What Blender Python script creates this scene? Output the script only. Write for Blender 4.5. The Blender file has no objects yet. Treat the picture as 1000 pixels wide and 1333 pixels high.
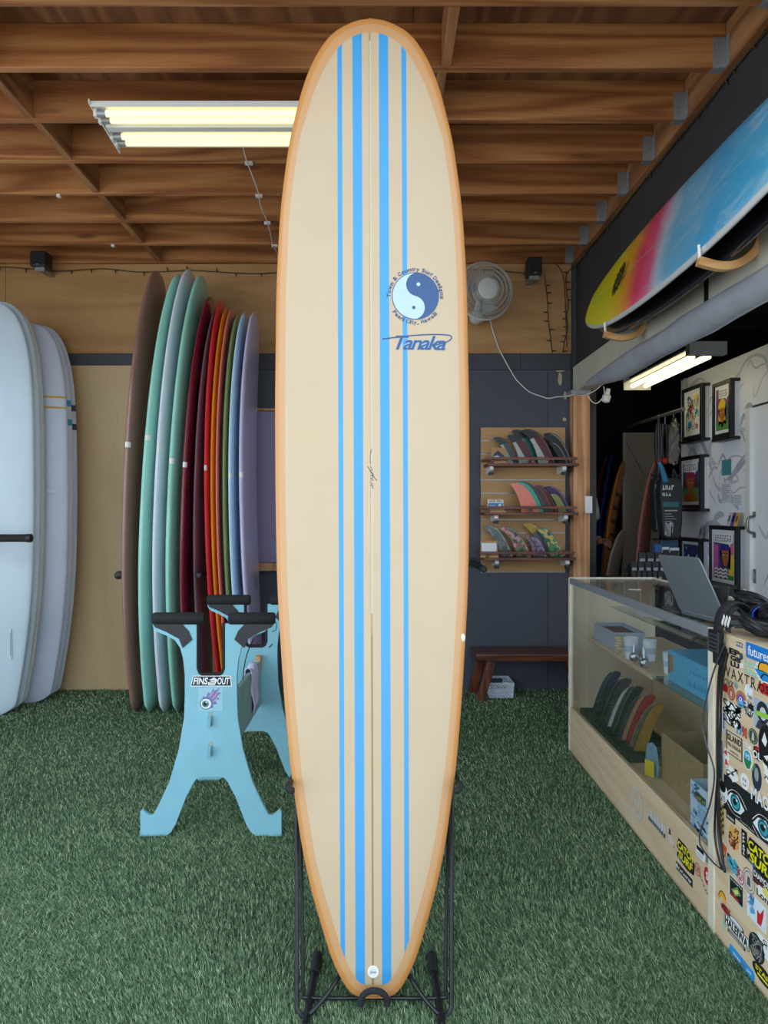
import bpy, bmesh, math, random
import numpy as np
from mathutils import Vector, Matrix
from mathutils.geometry import tessellate_polygon

random.seed(7); np.random.seed(7)
scene = bpy.context.scene
COL = scene.collection

# ---------------------------------------------------------------- camera
FPX, CX, CY, CAMH = 960.0, 493.0, 663.0, 1.35      # focal length in px of the 1000x1333 frame, vanishing point, eye height
cam = bpy.data.cameras.new('camera')
cam.sensor_fit = 'VERTICAL'; cam.sensor_height = 36.0; cam.sensor_width = 27.0
cam.lens = FPX * 36.0 / 1333.0
cam.shift_x = (500.0 - CX) / 1333.0
cam.shift_y = -(666.5 - CY) / 1333.0
cam.clip_start = 0.05; cam.clip_end = 200
camo = bpy.data.objects.new('camera', cam); COL.objects.link(camo)
camo.location = (0, 0, CAMH); camo.rotation_euler = (math.pi / 2, 0, 0)
scene.camera = camo

# ---------------------------------------------------------------- sky, sun, exposure
world = bpy.data.worlds.new('World'); scene.world = world; world.use_nodes = True
wn = world.node_tree.nodes; wl = world.node_tree.links; wn.clear()
wo = wn.new('ShaderNodeOutputWorld'); wb = wn.new('ShaderNodeBackground')
wb.inputs['Color'].default_value = (0.74, 0.88, 1.0, 1); wb.inputs['Strength'].default_value = 1.0
wl.new(wb.outputs[0], wo.inputs[0])
sun = bpy.data.lights.new('sun', 'SUN'); sun.energy = 2.6; sun.angle = 0.02; sun.color = (1.0, 0.94, 0.84)
suno = bpy.data.objects.new('sun', sun); COL.objects.link(suno)
suno.rotation_euler = Vector((-0.25, -0.55, -1.0)).to_track_quat('-Z', 'Y').to_euler()   # from over the roof on to the pavement
scene.view_settings.view_transform = 'Standard'
scene.view_settings.look = 'None'
scene.view_settings.gamma = 1.0
scene.view_settings.use_curve_mapping = False
scene.view_settings.exposure = 1.35

# ---------------------------------------------------------------- helpers
def V(*a): return Vector(a)
def P(px, py, d):
    return Vector(((px - CX) * d / FPX, d, CAMH + (CY - py) * d / FPX))
def PX(px, d): return (px - CX) * d / FPX
def PZ(py, d): return CAMH + (CY - py) * d / FPX
def lin(c):
    return tuple(((x / 255.0) / 12.92 if x / 255.0 <= 0.04045 else ((x / 255.0 + 0.055) / 1.055) ** 2.4) for x in c)

MATS = {}
def nt(name):
    m = bpy.data.materials.new(name); m.use_nodes = True
    t = m.node_tree; t.nodes.clear()
    out = t.nodes.new('ShaderNodeOutputMaterial'); b = t.nodes.new('ShaderNodeBsdfPrincipled')
    t.links.new(b.outputs[0], out.inputs[0])
    return m, t, b, out
def mth(t, op, a, b=None, c=None):
    n = t.nodes.new('ShaderNodeMath'); n.operation = op
    for i, x in enumerate((a, b, c)):
        if x is None: continue
        if isinstance(x, (int, float)): n.inputs[i].default_value = x
        else: t.links.new(x, n.inputs[i])
    return n.outputs[0]
def mixc(t, fac, a, b):
    n = t.nodes.new('ShaderNodeMix'); n.data_type = 'RGBA'
    for i, x in ((0, fac), (6, a), (7, b)):
        if isinstance(x, (int, float)): n.inputs[i].default_value = x
        elif isinstance(x, (tuple, list)): n.inputs[i].default_value = (*x[:3], 1)
        else: t.links.new(x, n.inputs[i])
    return n.outputs[2]
def noise(t, scale, detail=3, rough=0.55, vec=None, dist=0.0):
    n = t.nodes.new('ShaderNodeTexNoise'); n.inputs['Scale'].default_value = scale
    n.inputs['Detail'].default_value = detail; n.inputs['Roughness'].default_value = rough
    n.inputs['Distortion'].default_value = dist
    if vec is not None: t.links.new(vec, n.inputs['Vector'])
    return n.outputs['Fac']
def ocoord(t, scale=(1, 1, 1), loc=(0, 0, 0)):
    c = t.nodes.new('ShaderNodeTexCoord'); m = t.nodes.new('ShaderNodeMapping')
    m.inputs['Scale'].default_value = scale; m.inputs['Location'].default_value = loc
    t.links.new(c.outputs['Object'], m.inputs['Vector'])
    return m.outputs['Vector']
def ramp(t, fac, stops):
    r = t.nodes.new('ShaderNodeValToRGB'); e = r.color_ramp.elements
    while len(e) < len(stops): e.new(0.5)
    for x, (p, c) in zip(e, stops): x.position = p; x.color = (*c[:3], 1)
    t.links.new(fac, r.inputs['Fac'])
    return r.outputs['Color']
def bump(t, b, h, strength=0.2, dist=0.01):
    n = t.nodes.new('ShaderNodeBump'); n.inputs['Strength'].default_value = strength; n.inputs['Distance'].default_value = dist
    t.links.new(h, n.inputs['Height']); t.links.new(n.outputs[0], b.inputs['Normal'])

def mat(name, rgb, rough=0.5, metal=0.0, var=0.06, scale=18.0, coat=0.0, bmp=0.0, emit=0.0, spec=None):
    """plain procedural material: a colour with slight noise variation"""
    if name in MATS: return MATS[name]
    m, t, b, o = nt(name); c = lin(rgb)
    if var > 0:
        f = noise(t, scale, 4, 0.6, ocoord(t))
        lo = tuple(x * (1 - var) for x in c); hi = tuple(min(1, x * (1 + var)) for x in c)
        t.links.new(ramp(t, f, [(0.3, lo), (0.7, hi)]), b.inputs['Base Color'])
        if bmp > 0: bump(t, b, f, bmp, 0.004)
    else: b.inputs['Base Color'].default_value = (*c, 1)
    b.inputs['Roughness'].default_value = rough; b.inputs['Metallic'].default_value = metal
    b.inputs['Coat Weight'].default_value = coat; b.inputs['Coat Roughness'].default_value = 0.08
    if spec is not None: b.inputs['Specular IOR Level'].default_value = spec
    if emit > 0:
        b.inputs['Emission Color'].default_value = (*c, 1); b.inputs['Emission Strength'].default_value = emit
    MATS[name] = m
    return m

def wood(name, dark, mid, light, axis='x', ring=14.0, stretch=16.0, rough=0.6, knots=True, coat=0.0, fine=60.0, amp=0.21):
    """procedural timber with grain running along one axis"""
    if name in MATS: return MATS[name]
    m, t, b, o = nt(name)
    k = {'x': 0, 'y': 1, 'z': 2}[axis]
    sc = [1.0, 1.0, 1.0]; sc[k] = 1.0 / stretch
    vec = ocoord(t, tuple(sc))
    big = noise(t, ring * 0.35, 2, 0.5, vec, 0.4)
    w = t.nodes.new('ShaderNodeMath'); w.operation = 'MULTIPLY'; w.inputs[1].default_value = ring * 1.6
    t.links.new(big, w.inputs[0])
    s = mth(t, 'SINE', mth(t, 'MULTIPLY', w.outputs[0], 3.0))
    sc2 = [1.0, 1.0, 1.0]; sc2[k] = 1.0 / (stretch * 3)
    fn = noise(t, fine * 3, 4, 0.7, ocoord(t, tuple(sc2)))
    f = mth(t, 'ADD', mth(t, 'MULTIPLY', s, amp), mth(t, 'ADD', mth(t, 'MULTIPLY', fn, 0.7), 0.15))
    col = ramp(t, f, [(0.2, lin(dark)), (0.5, lin(mid)), (0.8, lin(light))])
    patch = noise(t, 1.3, 2, 0.5, ocoord(t, tuple(1.0 if i != k else 0.4 for i in range(3))))
    col = mixc(t, mth(t, 'MULTIPLY', mth(t, 'SUBTRACT', patch, 0.42), 1.2), col, lin(dark))
    if knots:
        kv = [7.0, 7.0, 7.0]; kv[k] = 1.6
        v = t.nodes.new('ShaderNodeTexVoronoi'); v.inputs['Scale'].default_value = 1.0
        t.links.new(ocoord(t, tuple(kv)), v.inputs['Vector'])
        kn = t.nodes.new('ShaderNodeMapRange'); kn.inputs[1].default_value = 0.17; kn.inputs[2].default_value = 0.06
        kn.inputs[3].default_value = 0.0; kn.inputs[4].default_value = 0.8
        t.links.new(v.outputs['Distance'], kn.inputs[0])
        col = mixc(t, kn.outputs[0], col, tuple(x * 0.55 for x in lin(dark)))
    t.links.new(col, b.inputs['Base Color'])
    b.inputs['Roughness'].default_value = rough; b.inputs['Coat Weight'].default_value = coat
    bump(t, b, fn, 0.12, 0.003)
    MATS[name] = m
    return m

def thin_glass(name, tint=(0.93, 0.97, 0.96), refl=1.0):
    """thin clear sheet: what passes straight through plus the mirror image that Fresnel gives"""
    if name in MATS: return MATS[name]
    m = bpy.data.materials.new(name); m.use_nodes = True; t = m.node_tree; t.nodes.clear()
    out = t.nodes.new('ShaderNodeOutputMaterial'); mx = t.nodes.new('ShaderNodeMixShader')
    tr = t.nodes.new('ShaderNodeBsdfTransparent'); gl = t.nodes.new('ShaderNodeBsdfGlossy')
    lw = t.nodes.new('ShaderNodeLayerWeight'); lw.inputs['Blend'].default_value = 0.5
    tr.inputs['Color'].default_value = (*tint, 1); gl.inputs['Roughness'].default_value = 0.02
    sch = mth(t, 'MULTIPLY_ADD', mth(t, 'POWER', lw.outputs['Facing'], 5.0), 0.96, 0.04)
    t.links.new(mth(t, 'MINIMUM', mth(t, 'MULTIPLY', sch, refl), 1.0), mx.inputs[0])
    t.links.new(tr.outputs[0], mx.inputs[1]); t.links.new(gl.outputs[0], mx.inputs[2]); t.links.new(mx.outputs[0], out.inputs[0])
    MATS[name] = m
    return m

ORG = {}
def box_vf(x0, x1, y0, y1, z0, z1):
    v = [(x0, y0, z0), (x1, y0, z0), (x1, y1, z0), (x0, y1, z0), (x0, y0, z1), (x1, y0, z1), (x1, y1, z1), (x0, y1, z1)]
    f = [(0, 3, 2, 1), (4, 5, 6, 7), (0, 1, 5, 4), (1, 2, 6, 5), (2, 3, 7, 6), (3, 0, 4, 7)]
    return v, f

class G:
    """collects world-space geometry, several materials, into one mesh"""
    def __init__(s): s.v = []; s.f = []; s.m = []; s.mats = []
    def add(s, v, f, m):
        if m not in s.mats: s.mats.append(m)
        k = s.mats.index(m); o = len(s.v)
        s.v += [tuple(p) for p in v]; s.f += [tuple(i + o for i in q) for q in f]; s.m += [k] * len(f)
        return s
    def box(s, x0, x1, y0, y1, z0, z1, m): return s.add(*box_vf(min(x0, x1), max(x0, x1), min(y0, y1), max(y0, y1), min(z0, z1), max(z0, z1)), m)
    def obox(s, c, ax, ay, az, m):
        """box about c with half-axis vectors ax, ay, az"""
        c = Vector(c); v, f = box_vf(-1, 1, -1, 1, -1, 1)
        return s.add([c + Vector(ax) * p[0] + Vector(ay) * p[1] + Vector(az) * p[2] for p in v], f, m)
    def tube(s, pts, r, m, n=8, closed=False, cap=True):
        pts = [Vector(p) for p in pts]; k = len(pts)
        rs = r if isinstance(r, (list, tuple)) else [r] * k
        tang = []
        for i in range(k):
            a = pts[(i - 1) % k] if (closed or i > 0) else pts[0]
            b = pts[(i + 1) % k] if (closed or i < k - 1) else pts[-1]
            d = (b - a); tang.append(d.normalized() if d.length > 1e-9 else Vector((0, 0, 1)))
        up = Vector((0, 0, 1)) if abs(tang[0].z) < 0.9 else Vector((1, 0, 0))
        nrm = (up - tang[0] * up.dot(tang[0])).normalized()
        v = []
        for i in range(k):
            nrm = (nrm - tang[i] * nrm.dot(tang[i]))
            nrm = nrm.normalized() if nrm.length > 1e-6 else tang[i].orthogonal().normalized()
            bi = tang[i].cross(nrm)
            for j in range(n):
                a = 2 * math.pi * j / n
                v.append(pts[i] + (nrm * math.cos(a) + bi * math.sin(a)) * rs[i])
        f = []
        for i in range(k if closed else k - 1):
            for j in range(n):
                a, b = i * n + j, i * n + (j + 1) % n
                c, d = ((i + 1) % k) * n + (j + 1) % n, ((i + 1) % k) * n + j
                f.append((a, b, c, d))
        if not closed and cap:
            f.append(tuple(range(n - 1, -1, -1))); f.append(tuple((k - 1) * n + j for j in range(n)))
        return s.add(v, f, m)
    def cyl(s, a, b, r, m, n=14, r2=None): return s.tube([a, b], [r, r if r2 is None else r2], m, n)
    def lathe(s, o, axis, prof, m, n=20):
        """prof: (distance along axis, radius)"""
        o = Vector(o); axis = Vector(axis).normalized(); x = axis.orthogonal().normalized(); y = axis.cross(x)
        v = []; f = []
        for h, r in prof:
            for j in range(n):
                a = 2 * math.pi * j / n; v.append(o + axis * h + (x * math.cos(a) + y * math.sin(a)) * r)
        for i in range(len(prof) - 1):
            for j in range(n):
                f.append((i * n + j, i * n + (j + 1) % n, (i + 1) * n + (j + 1) % n, (i + 1) * n + j))
        f.append(tuple(range(n - 1, -1, -1))); f.append(tuple((len(prof) - 1) * n + j for j in range(n)))
        return s.add(v, f, m)
    def ell(s, c, rx, ry, rz, m, n=16, k=10):
        c = Vector(c); v = [c + Vector((0, 0, -rz))]; f = []
        for i in range(1, k):
            a = math.pi * i / k - math.pi / 2
            for j in range(n):
                b = 2 * math.pi * j / n
                v.append(c + Vector((rx * math.cos(a) * math.cos(b), ry * math.cos(a) * math.sin(b), rz * math.sin(a))))
        v.append(c + Vector((0, 0, rz))); t = len(v) - 1
        for j in range(n):
            f.append((0, 1 + (j + 1) % n, 1 + j)); f.append((t, 1 + (k - 2) * n + j, 1 + (k - 2) * n + (j + 1) % n))
        for i in range(k - 2):
            for j in range(n):
                f.append((1 + i * n + j, 1 + i * n + (j + 1) % n, 1 + (i + 1) * n + (j + 1) % n, 1 + (i + 1) * n + j))
        return s.add(v, f, m)
    def prism(s, poly, fn, w0, w1, m):
        """poly: 2-D points; fn(u, v, w) -> world; extruded from w0 to w1"""
        n = len(poly)
        v = [fn(u, q, w0) for u, q in poly] + [fn(u, q, w1) for u, q in poly]
        f = [tuple(range(n - 1, -1, -1)), tuple(range(n, 2 * n))]
        f += [(i, (i + 1) % n, n + (i + 1) % n, n + i) for i in range(n)]
        return s.add(v, f, m)
    def make(s, name, parent=None, smooth=False, bevel=0.0, seg=2, origin=None, label=None, subsurf=0):
        if parent is not None: o = ORG[parent.name]
        elif origin is not None: o = Vector(origin)
        else:
            xs = [p[0] for p in s.v]; ys = [p[1] for p in s.v]; zs = [p[2] for p in s.v]
            o = Vector(((min(xs) + max(xs)) / 2, (min(ys) + max(ys)) / 2, min(zs)))
        me = bpy.data.meshes.new(name)
        me.from_pydata([(p[0] - o.x, p[1] - o.y, p[2] - o.z) for p in s.v], [], s.f)
        for m in s.mats: me.materials.append(m)
        if len(s.mats) > 1: me.polygons.foreach_set('material_index', s.m)
        bm = bmesh.new(); bm.from_mesh(me); bmesh.ops.recalc_face_normals(bm, faces=bm.faces); bm.to_mesh(me); bm.free()
        if smooth:
            me.polygons.foreach_set('use_smooth', [True] * len(me.polygons))
            try: me.set_sharp_from_angle(angle=math.radians(42))
            except Exception: pass
        ob = bpy.data.objects.new(name, me); COL.objects.link(ob)
        if parent is not None: ob.parent = parent
        else: ob.location = o
        ORG[ob.name] = o
        if bevel > 0:
            b = ob.modifiers.new('bevel', 'BEVEL'); b.width = bevel; b.segments = seg; b.limit_method = 'ANGLE'
        if label: ob['label'] = label
        return ob

def thing(name, label, cat, loc, group=None):
    o = bpy.data.objects.new(name, None); COL.objects.link(o); o.location = loc
    o.empty_display_size = 0.1
    ORG[o.name] = Vector(loc); tag(o, label, cat, group)
    return o
def tag(o, label, cat, group=None, kind=None):
    o['label'] = label
    if cat: o['category'] = cat
    if group: o['group'] = group
    if kind: o['kind'] = kind
    return o
def struct(o, label, cat): return tag(o, label, cat, None, 'structure')
def dup(ob, parent, offset=(0, 0, 0)):
    c = ob.copy(); COL.objects.link(c); c.parent = parent; c.location = Vector(ob.location) + Vector(offset)
    ORG[c.name] = ORG[ob.name]
    return c

def bez(p0, p1, p2, n=8):
    p0, p1, p2 = Vector(p0), Vector(p1), Vector(p2)
    return [p0 * (1 - t) ** 2 + p1 * 2 * t * (1 - t) + p2 * t * t for t in [i / n for i in range(n + 1)]]
def smoothpath(pts, n=6, closed=False):
    pts = [Vector(p) for p in pts]; k = len(pts); out = []
    for i in range(k if closed else k - 1):
        if closed: a, b, c, d = (pts[(i + j) % k] for j in (-1, 0, 1, 2))
        else: a, b, c, d = pts[max(i - 1, 0)], pts[i], pts[i + 1], pts[min(i + 2, k - 1)]
        for j in range(n):
            t = j / n
            out.append(0.5 * ((2 * b) + (c - a) * t + (2 * a - 5 * b + 4 * c - d) * t * t + (3 * b - a - 3 * c + d) * t ** 3))
    if not closed: out.append(pts[-1])
    return out

# ---- flat print: shapes and lettering in unit coordinates, stacked in thin layers
def ink(rgb):
    return mat('ink_%02x%02x%02x' % tuple(int(c) for c in rgb), rgb, 0.45, var=0.03)
TXT = {}
def text_vf(body, shear=0.0, bold=0.0, space=1.0):
    key = (body, shear, bold, space)
    if key in TXT: return TXT[key]
    cu = bpy.data.curves.new('lettering', 'FONT'); cu.body = body; cu.shear = shear; cu.offset = bold; cu.space_character = space
    cu.resolution_u = 3; cu.fill_mode = 'FRONT'
    ob = bpy.data.objects.new('lettering', cu); COL.objects.link(ob)
    bpy.context.view_layer.update()
    me = bpy.data.meshes.new_from_object(ob.evaluated_get(bpy.context.evaluated_depsgraph_get()))
    v = [(p.co.x, p.co.y) for p in me.vertices]; f = [tuple(q.vertices) for q in me.polygons]
    bpy.data.objects.remove(ob); bpy.data.curves.remove(cu); bpy.data.meshes.remove(me)
    xs = [p[0] for p in v]; ys = [p[1] for p in v]
    w, h = max(xs) - min(xs), max(ys) - min(ys)
    v = [((p[0] - min(xs)) / w, (p[1] - min(ys)) / h) for p in v]
    TXT[key] = (v, f, w / h)
    return TXT[key]

class Art:
    def __init__(s): s.items = []
    def poly(s, pts, rgb, layer=1):
        f = [tuple(q) for q in tessellate_polygon([[Vector((p[0], p[1], 0)) for p in pts]])]
        s.items.append(([tuple(p) for p in pts], f, rgb, layer)); return s
    def rect(s, x0, y0, x1, y1, rgb, layer=1): return s.poly([(x0, y0), (x1, y0), (x1, y1), (x0, y1)], rgb, layer)
    def oval(s, cx, cy, rx, ry, rgb, layer=1, n=24): return s.poly([(cx + rx * math.cos(2 * math.pi * i / n), cy + ry * math.sin(2 * math.pi * i / n)) for i in range(n)], rgb, layer)
    def text(s, body, x0, y0, x1, y1, rgb, layer=2, shear=0.0, bold=0.0, space=1.0):
        v, f, _ = text_vf(body, shear, bold, space)
        s.items.append(([(x0 + p[0] * (x1 - x0), y0 + p[1] * (y1 - y0)) for p in v], f, rgb, layer)); return s
    def stroke(s, pts, w, rgb, layer=2, smooth=True, taper=False, aspect=1.0):
        """w in u units; aspect = width/height of the unit square in metres"""
        pts = [Vector((p[0], p[1] / aspect, 0)) for p in pts]
        if smooth and len(pts) > 2: pts = smoothpath(pts, 5)
        n = len(pts); L = []; R = []
        for i in range(n):
            d = (pts[min(i + 1, n - 1)] - pts[max(i - 1, 0)])
            d = d.normalized() if d.length > 1e-9 else Vector((1, 0, 0))
            q = Vector((-d.y, d.x, 0)); ww = w / 2 * ((1 - abs(2 * i / (n - 1) - 1) ** 3 * 0.85) if taper else 1)
            a = pts[i] + q * ww; b = pts[i] - q * ww
            L.append((a.x, a.y * aspect)); R.append((b.x, b.y * aspect))
        f = [(i, i + 1, n + i + 1, n + i) for i in range(n - 1)]
        s.items.append((L + R, f, rgb, layer)); return s
    def ring(s, cx, cy, rx, ry, w, rgb, layer=2, n=32):
        o = [(cx + rx * math.cos(2 * math.pi * i / n), cy + ry * math.sin(2 * math.pi * i / n)) for i in range(n)]
        k = [(cx + rx * (1 - w) * math.cos(2 * math.pi * i / n), cy + ry * (1 - w) * math.sin(2 * math.pi * i / n)) for i in range(n)]
        s.items.append((o + k, [(i, (i + 1) % n, n + (i + 1) % n, n + i) for i in range(n)], rgb, layer)); return s
    def make(s, name, parent, fn, dh=0.0003, base=0.0004, label=None, fine=None):
        """fn(u, v, h) -> world; fine: longest edge allowed, so that print can follow a curved surface"""
        g = G()
        for pts, f, rgb, layer in s.items:
            if fine:
                pts = list(pts); todo = [t for q in f for t in ([q] if len(q) == 3 else [(q[0], q[k], q[k + 1]) for k in range(1, len(q) - 1)])]; f = []
                mid = {}
                def half(i, j):
                    k = (min(i, j), max(i, j))
                    if k not in mid: mid[k] = len(pts); pts.append(((pts[i][0] + pts[j][0]) / 2, (pts[i][1] + pts[j][1]) / 2))
                    return mid[k]
                while todo:
                    i, j, k = todo.pop()
                    e = [(math.dist(pts[i], pts[j]), i, j, k), (math.dist(pts[j], pts[k]), j, k, i), (math.dist(pts[k], pts[i]), k, i, j)]
                    d, i, j, k = max(e)
                    if d <= fine: f.append((i, j, k)); continue
                    m = half(i, j); todo += [(i, m, k), (m, j, k)]
            g.add([fn(p[0], p[1], base + dh * layer) for p in pts], f, ink(rgb))
        return g.make(name, parent, label=label)

# ================================================================ materials of the place
joist_wood = wood('joist_wood', (126, 73, 36), (164, 104, 57), (190, 134, 82), 'x', 11, 14, 0.7)
block_wood = wood('block_wood', (122, 74, 40), (156, 103, 61), (180, 130, 84), 'y', 11, 10, 0.7)
deck_wood = wood('deck_wood', (98, 57, 30), (126, 79, 45), (146, 98, 60), 'y', 9, 8, 0.75, knots=False)
ply_wood = wood('ply_wood', (158, 114, 70), (180, 136, 86), (198, 158, 108), 'x', 8, 7, 0.6, knots=False, amp=0.10)
ply_pale = wood('ply_pale', (186, 156, 112), (206, 178, 134), (222, 198, 156), 'z', 7, 9, 0.55, knots=False, amp=0.10)
post_wood = wood('post_wood', (176, 118, 76), (206, 150, 106), (226, 176, 132), 'z', 12, 12, 0.65)
case_wood = wood('case_wood', (206, 178, 142), (222, 197, 162), (234, 212, 180), 'y', 9, 12, 0.5, knots=False, amp=0.10)
case_wood_z = wood('case_wood_z', (214, 196, 168), (226, 210, 184), (236, 222, 200), 'z', 9, 14, 0.5, knots=False, amp=0.10)
walnut = wood('walnut', (58, 26, 16), (92, 44, 26), (130, 66, 38), 'x', 16, 9, 0.35, coat=0.3)
walnut_leg = wood('walnut_leg', (58, 26, 16), (96, 46, 28), (134, 68, 40), 'z', 16, 6, 0.35, coat=0.3)
shelf_wood = wood('shelf_wood', (78, 42, 30), (108, 62, 46), (132, 82, 62), 'x', 14, 10, 0.5, knots=False)
slat_wood = wood('slat_wood', (176, 134, 84), (190, 148, 98), (204, 164, 114), 'x', 5, 10, 0.6, knots=False, amp=0.10)
arm_wood = wood('arm_wood', (186, 132, 76), (214, 164, 106), (230, 186, 130), 'x', 12, 4, 0.5, knots=False)
wall_dark = mat('wall_dark', (74, 78, 89), 0.7, var=0.08, scale=3.0, bmp=0.05)
wall_dark2 = mat('wall_dark_band', (66, 69, 78), 0.65, var=0.08, scale=5.0)
header_dark = mat('header_dark', (52, 48, 50), 0.75, var=0.10, scale=4.0, bmp=0.08)
black_room = mat('black_room', (26, 26, 29), 0.8, var=0.15, scale=2.0)
white_wall = mat('white_wall', (236, 238, 244), 0.6, var=0.03, scale=2.0)
steel = mat('galvanised_steel', (150, 152, 156), 0.45, 0.35, var=0.15, scale=60)
alu = mat('aluminium', (160, 164, 170), 0.35, 0.4, var=0.05)
white_metal = mat('white_enamel', (226, 226, 224), 0.4, var=0.03)
black_metal = mat('black_metal', (24, 25, 29), 0.4, var=0.1)
black_foam = mat('black_foam', (30, 31, 35), 0.85, var=0.25, scale=90, bmp=0.3)
black_plastic = mat('black_plastic', (22, 22, 25), 0.45, var=0.1)
cream_paint = mat('cream_paint', (196, 190, 172), 0.6, var=0.08, scale=5)
concrete = mat('concrete', (176, 170, 160), 0.85, var=0.12, scale=3, bmp=0.1)
glass = thin_glass('case_glass', (0.97, 0.985, 0.98))
cable_white = mat('cable_white', (222, 220, 216), 0.5, var=0.03)
cable_black = mat('cable_black', (28, 28, 32), 0.4, var=0.08)
cable_green = mat('cable_green', (46, 44, 32), 0.6, var=0.1)
clear_plastic = thin_glass('clear_plastic', (0.88, 0.88, 0.86), 3.0)
paper_white = mat('paper_white', (236, 236, 234), 0.6, var=0.02)
cardboard = mat('cardboard', (176, 142, 100), 0.8, var=0.06, scale=12)

XL, XR = -3.4, 1.48           # left wall, plane of the right-hand header
YB, YF, YFL = 5.51, 1.5, 0.9           # back wall, open shop front
ZJ, ZC = 3.18, 3.366          # underside and top of the joists

# ================================================================ setting
# ---- floor and turf
turf_base, tt, tb, _ = nt('turf_base')
f1 = noise(tt, 130, 4, 0.7, ocoord(tt)); f2 = noise(tt, 2.2, 3, 0.6, ocoord(tt))
cc = ramp(tt, f1, [(0.3, lin((44, 74, 54))), (0.72, lin((84, 118, 90)))])
tt.links.new(mixc(tt, mth(tt, 'MULTIPLY', f2, 0.5), cc, lin((44, 74, 54))), tb.inputs['Base Color'])
tb.inputs['Roughness'].default_value = 0.9; bump(tt, tb, f1, 0.6, 0.01)
floor = struct(G().box(XL, XR + 0.1, YFL, 5.6, -0.06, 0.0, turf_base).make('floor'), 'shop floor under the green artificial turf', 'floor')
SF = G().box(XR + 0.1, 4.4, YFL, 5.6, -0.06, 0.0, mat('side_floor', (120, 116, 110), 0.7, var=0.1, scale=3)).box(1.08, 4.4, 5.6, 8.0, -0.06, 0.0, mat('side_floor', (120, 116, 110), 0.7, var=0.1, scale=3))
struct(SF.make('floor_side'), 'grey concrete floor of the side room behind the counter', 'floor')
struct(G().box(-14, 14, -16, YFL, -0.1, -0.015, concrete).make('floor_pavement'), 'concrete pavement in front of the open shop', 'pavement')

blade_m, bt, bb, _ = nt('turf_blade')
at = bt.nodes.new('ShaderNodeAttribute'); at.attribute_name = 'tone'
bt.links.new(ramp(bt, at.outputs['Fac'], [(0.0, lin((60, 90, 62))), (0.45, lin((110, 142, 102))), (0.8, lin((168, 188, 144))), (1.0, lin((222, 226, 190)))]), bb.inputs['Base Color'])
bb.inputs['Roughness'].default_value = 0.55
def make_turf():
    N = 620000
    u = np.random.rand(N)
    y0, y1 = 1.2, YB
    y = 1.0 / (1 / y0 + u * (1 / y1 - 1 / y0))
    xl = np.maximum(XL, -0.60 * y - 0.25); xr = np.where(y > 4.17, 1.42, np.minimum(1.062, 0.62 * y + 0.1))
    x = xl + np.random.rand(N) * (xr - xl)
    patch = np.sin(x * 3.1 + 1.3 * np.sin(y * 2.3)) * np.sin(y * 3.7 + x)       # pile brushed this way and that
    a = np.random.rand(N) * 2 * np.pi
    h = 0.011 + 0.008 * np.random.rand(N); lean = (0.25 + 0.8 * np.random.rand(N)) * h
    la = a * 0.75 + patch * 0.8
    w = 0.0009 + 0.0007 * np.random.rand(N) + 0.00025 * y
    px_, py_ = np.cos(a) * w, np.sin(a) * w
    tx, ty = x + np.cos(la) * lean, y + np.sin(la) * lean
    co = np.empty((N, 3, 3), np.float32)
    co[:, 0] = np.stack([x - px_, y - py_, np.full(N, 0.001)], 1)
    co[:, 1] = np.stack([x + px_, y + py_, np.full(N, 0.001)], 1)
    co[:, 2] = np.stack([tx, ty, h], 1)
    me = bpy.data.meshes.new('turf')
    me.vertices.add(N * 3); me.vertices.foreach_set('co', co.reshape(-1))
    me.loops.add(N * 3); me.loops.foreach_set('vertex_index', np.arange(N * 3, dtype=np.int32))
    me.polygons.add(N); me.polygons.foreach_set('loop_start', np.arange(0, N * 3, 3, dtype=np.int32))
    me.update(calc_edges=True)
    tone = np.repeat(np.clip(np.random.rand(N) ** 1.6 * 0.9 + 0.06 * patch + 0.03, 0, 1), 3).astype(np.float32)
    at_ = me.attributes.new('tone', 'FLOAT', 'POINT'); at_.data.foreach_set('value', tone)
    me.materials.append(blade_m)
    ob = bpy.data.objects.new('turf', me); COL.objects.link(ob)
    tag(ob, 'short green artificial turf covering the shop floor', 'turf', None, 'stuff')
make_turf()

# ---- back wall: dark base, plywood above, pale plywood behind the boards, dark battens
g = G().box(XL, XR + 0.07, YB + 0.02, YB + 0.14, 0, ZC, wall_dark)
wall_back = struct(g.make('wall_back', origin=(0, YB, 0)), 'back wall, warm plywood above and charcoal paint below', 'wall')
zt = 2.515
for a, b in ((XL, -2.79), (-2.787, -0.35), (-0.347, 1.44)):
    G().box(a, b, YB, YB + 0.02, zt, ZC, ply_wood).make('plywood_sheet', wall_back, bevel=0.001)
for a, b in ((XL, -2.49), (-2.487, -1.02)):
    G().box(a, b, YB, YB + 0.02, 0, 2.425, ply_pale).make('plywood_panel', wall_back, bevel=0.001)
G().box(XL, -1.02, YB - 0.004, YB + 0.02, 2.427, zt - 0.002, wall_dark2).make('batten', wall_back, bevel=0.002)
for a, b in ((-1.018, 1.06), (1.063, 1.435)):
    G().box(a, b, YB - 0.004, YB + 0.02, 2.392, zt - 0.002, wall_dark2).make('batten', wall_back, bevel=0.002)
for a, b in ((-1.018, 0.05), (0.053, 1.262), (1.265, 1.435)):
    G().box(a, b, YB, YB + 0.02, 0, 2.39, wall_dark).make('wall_panel', wall_back, bevel=0.001)
chip = mat('chipped_plaster', (190, 172, 142), 0.8, var=0.1)
g = G()   # bare patches where paint has come off, near the post
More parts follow.
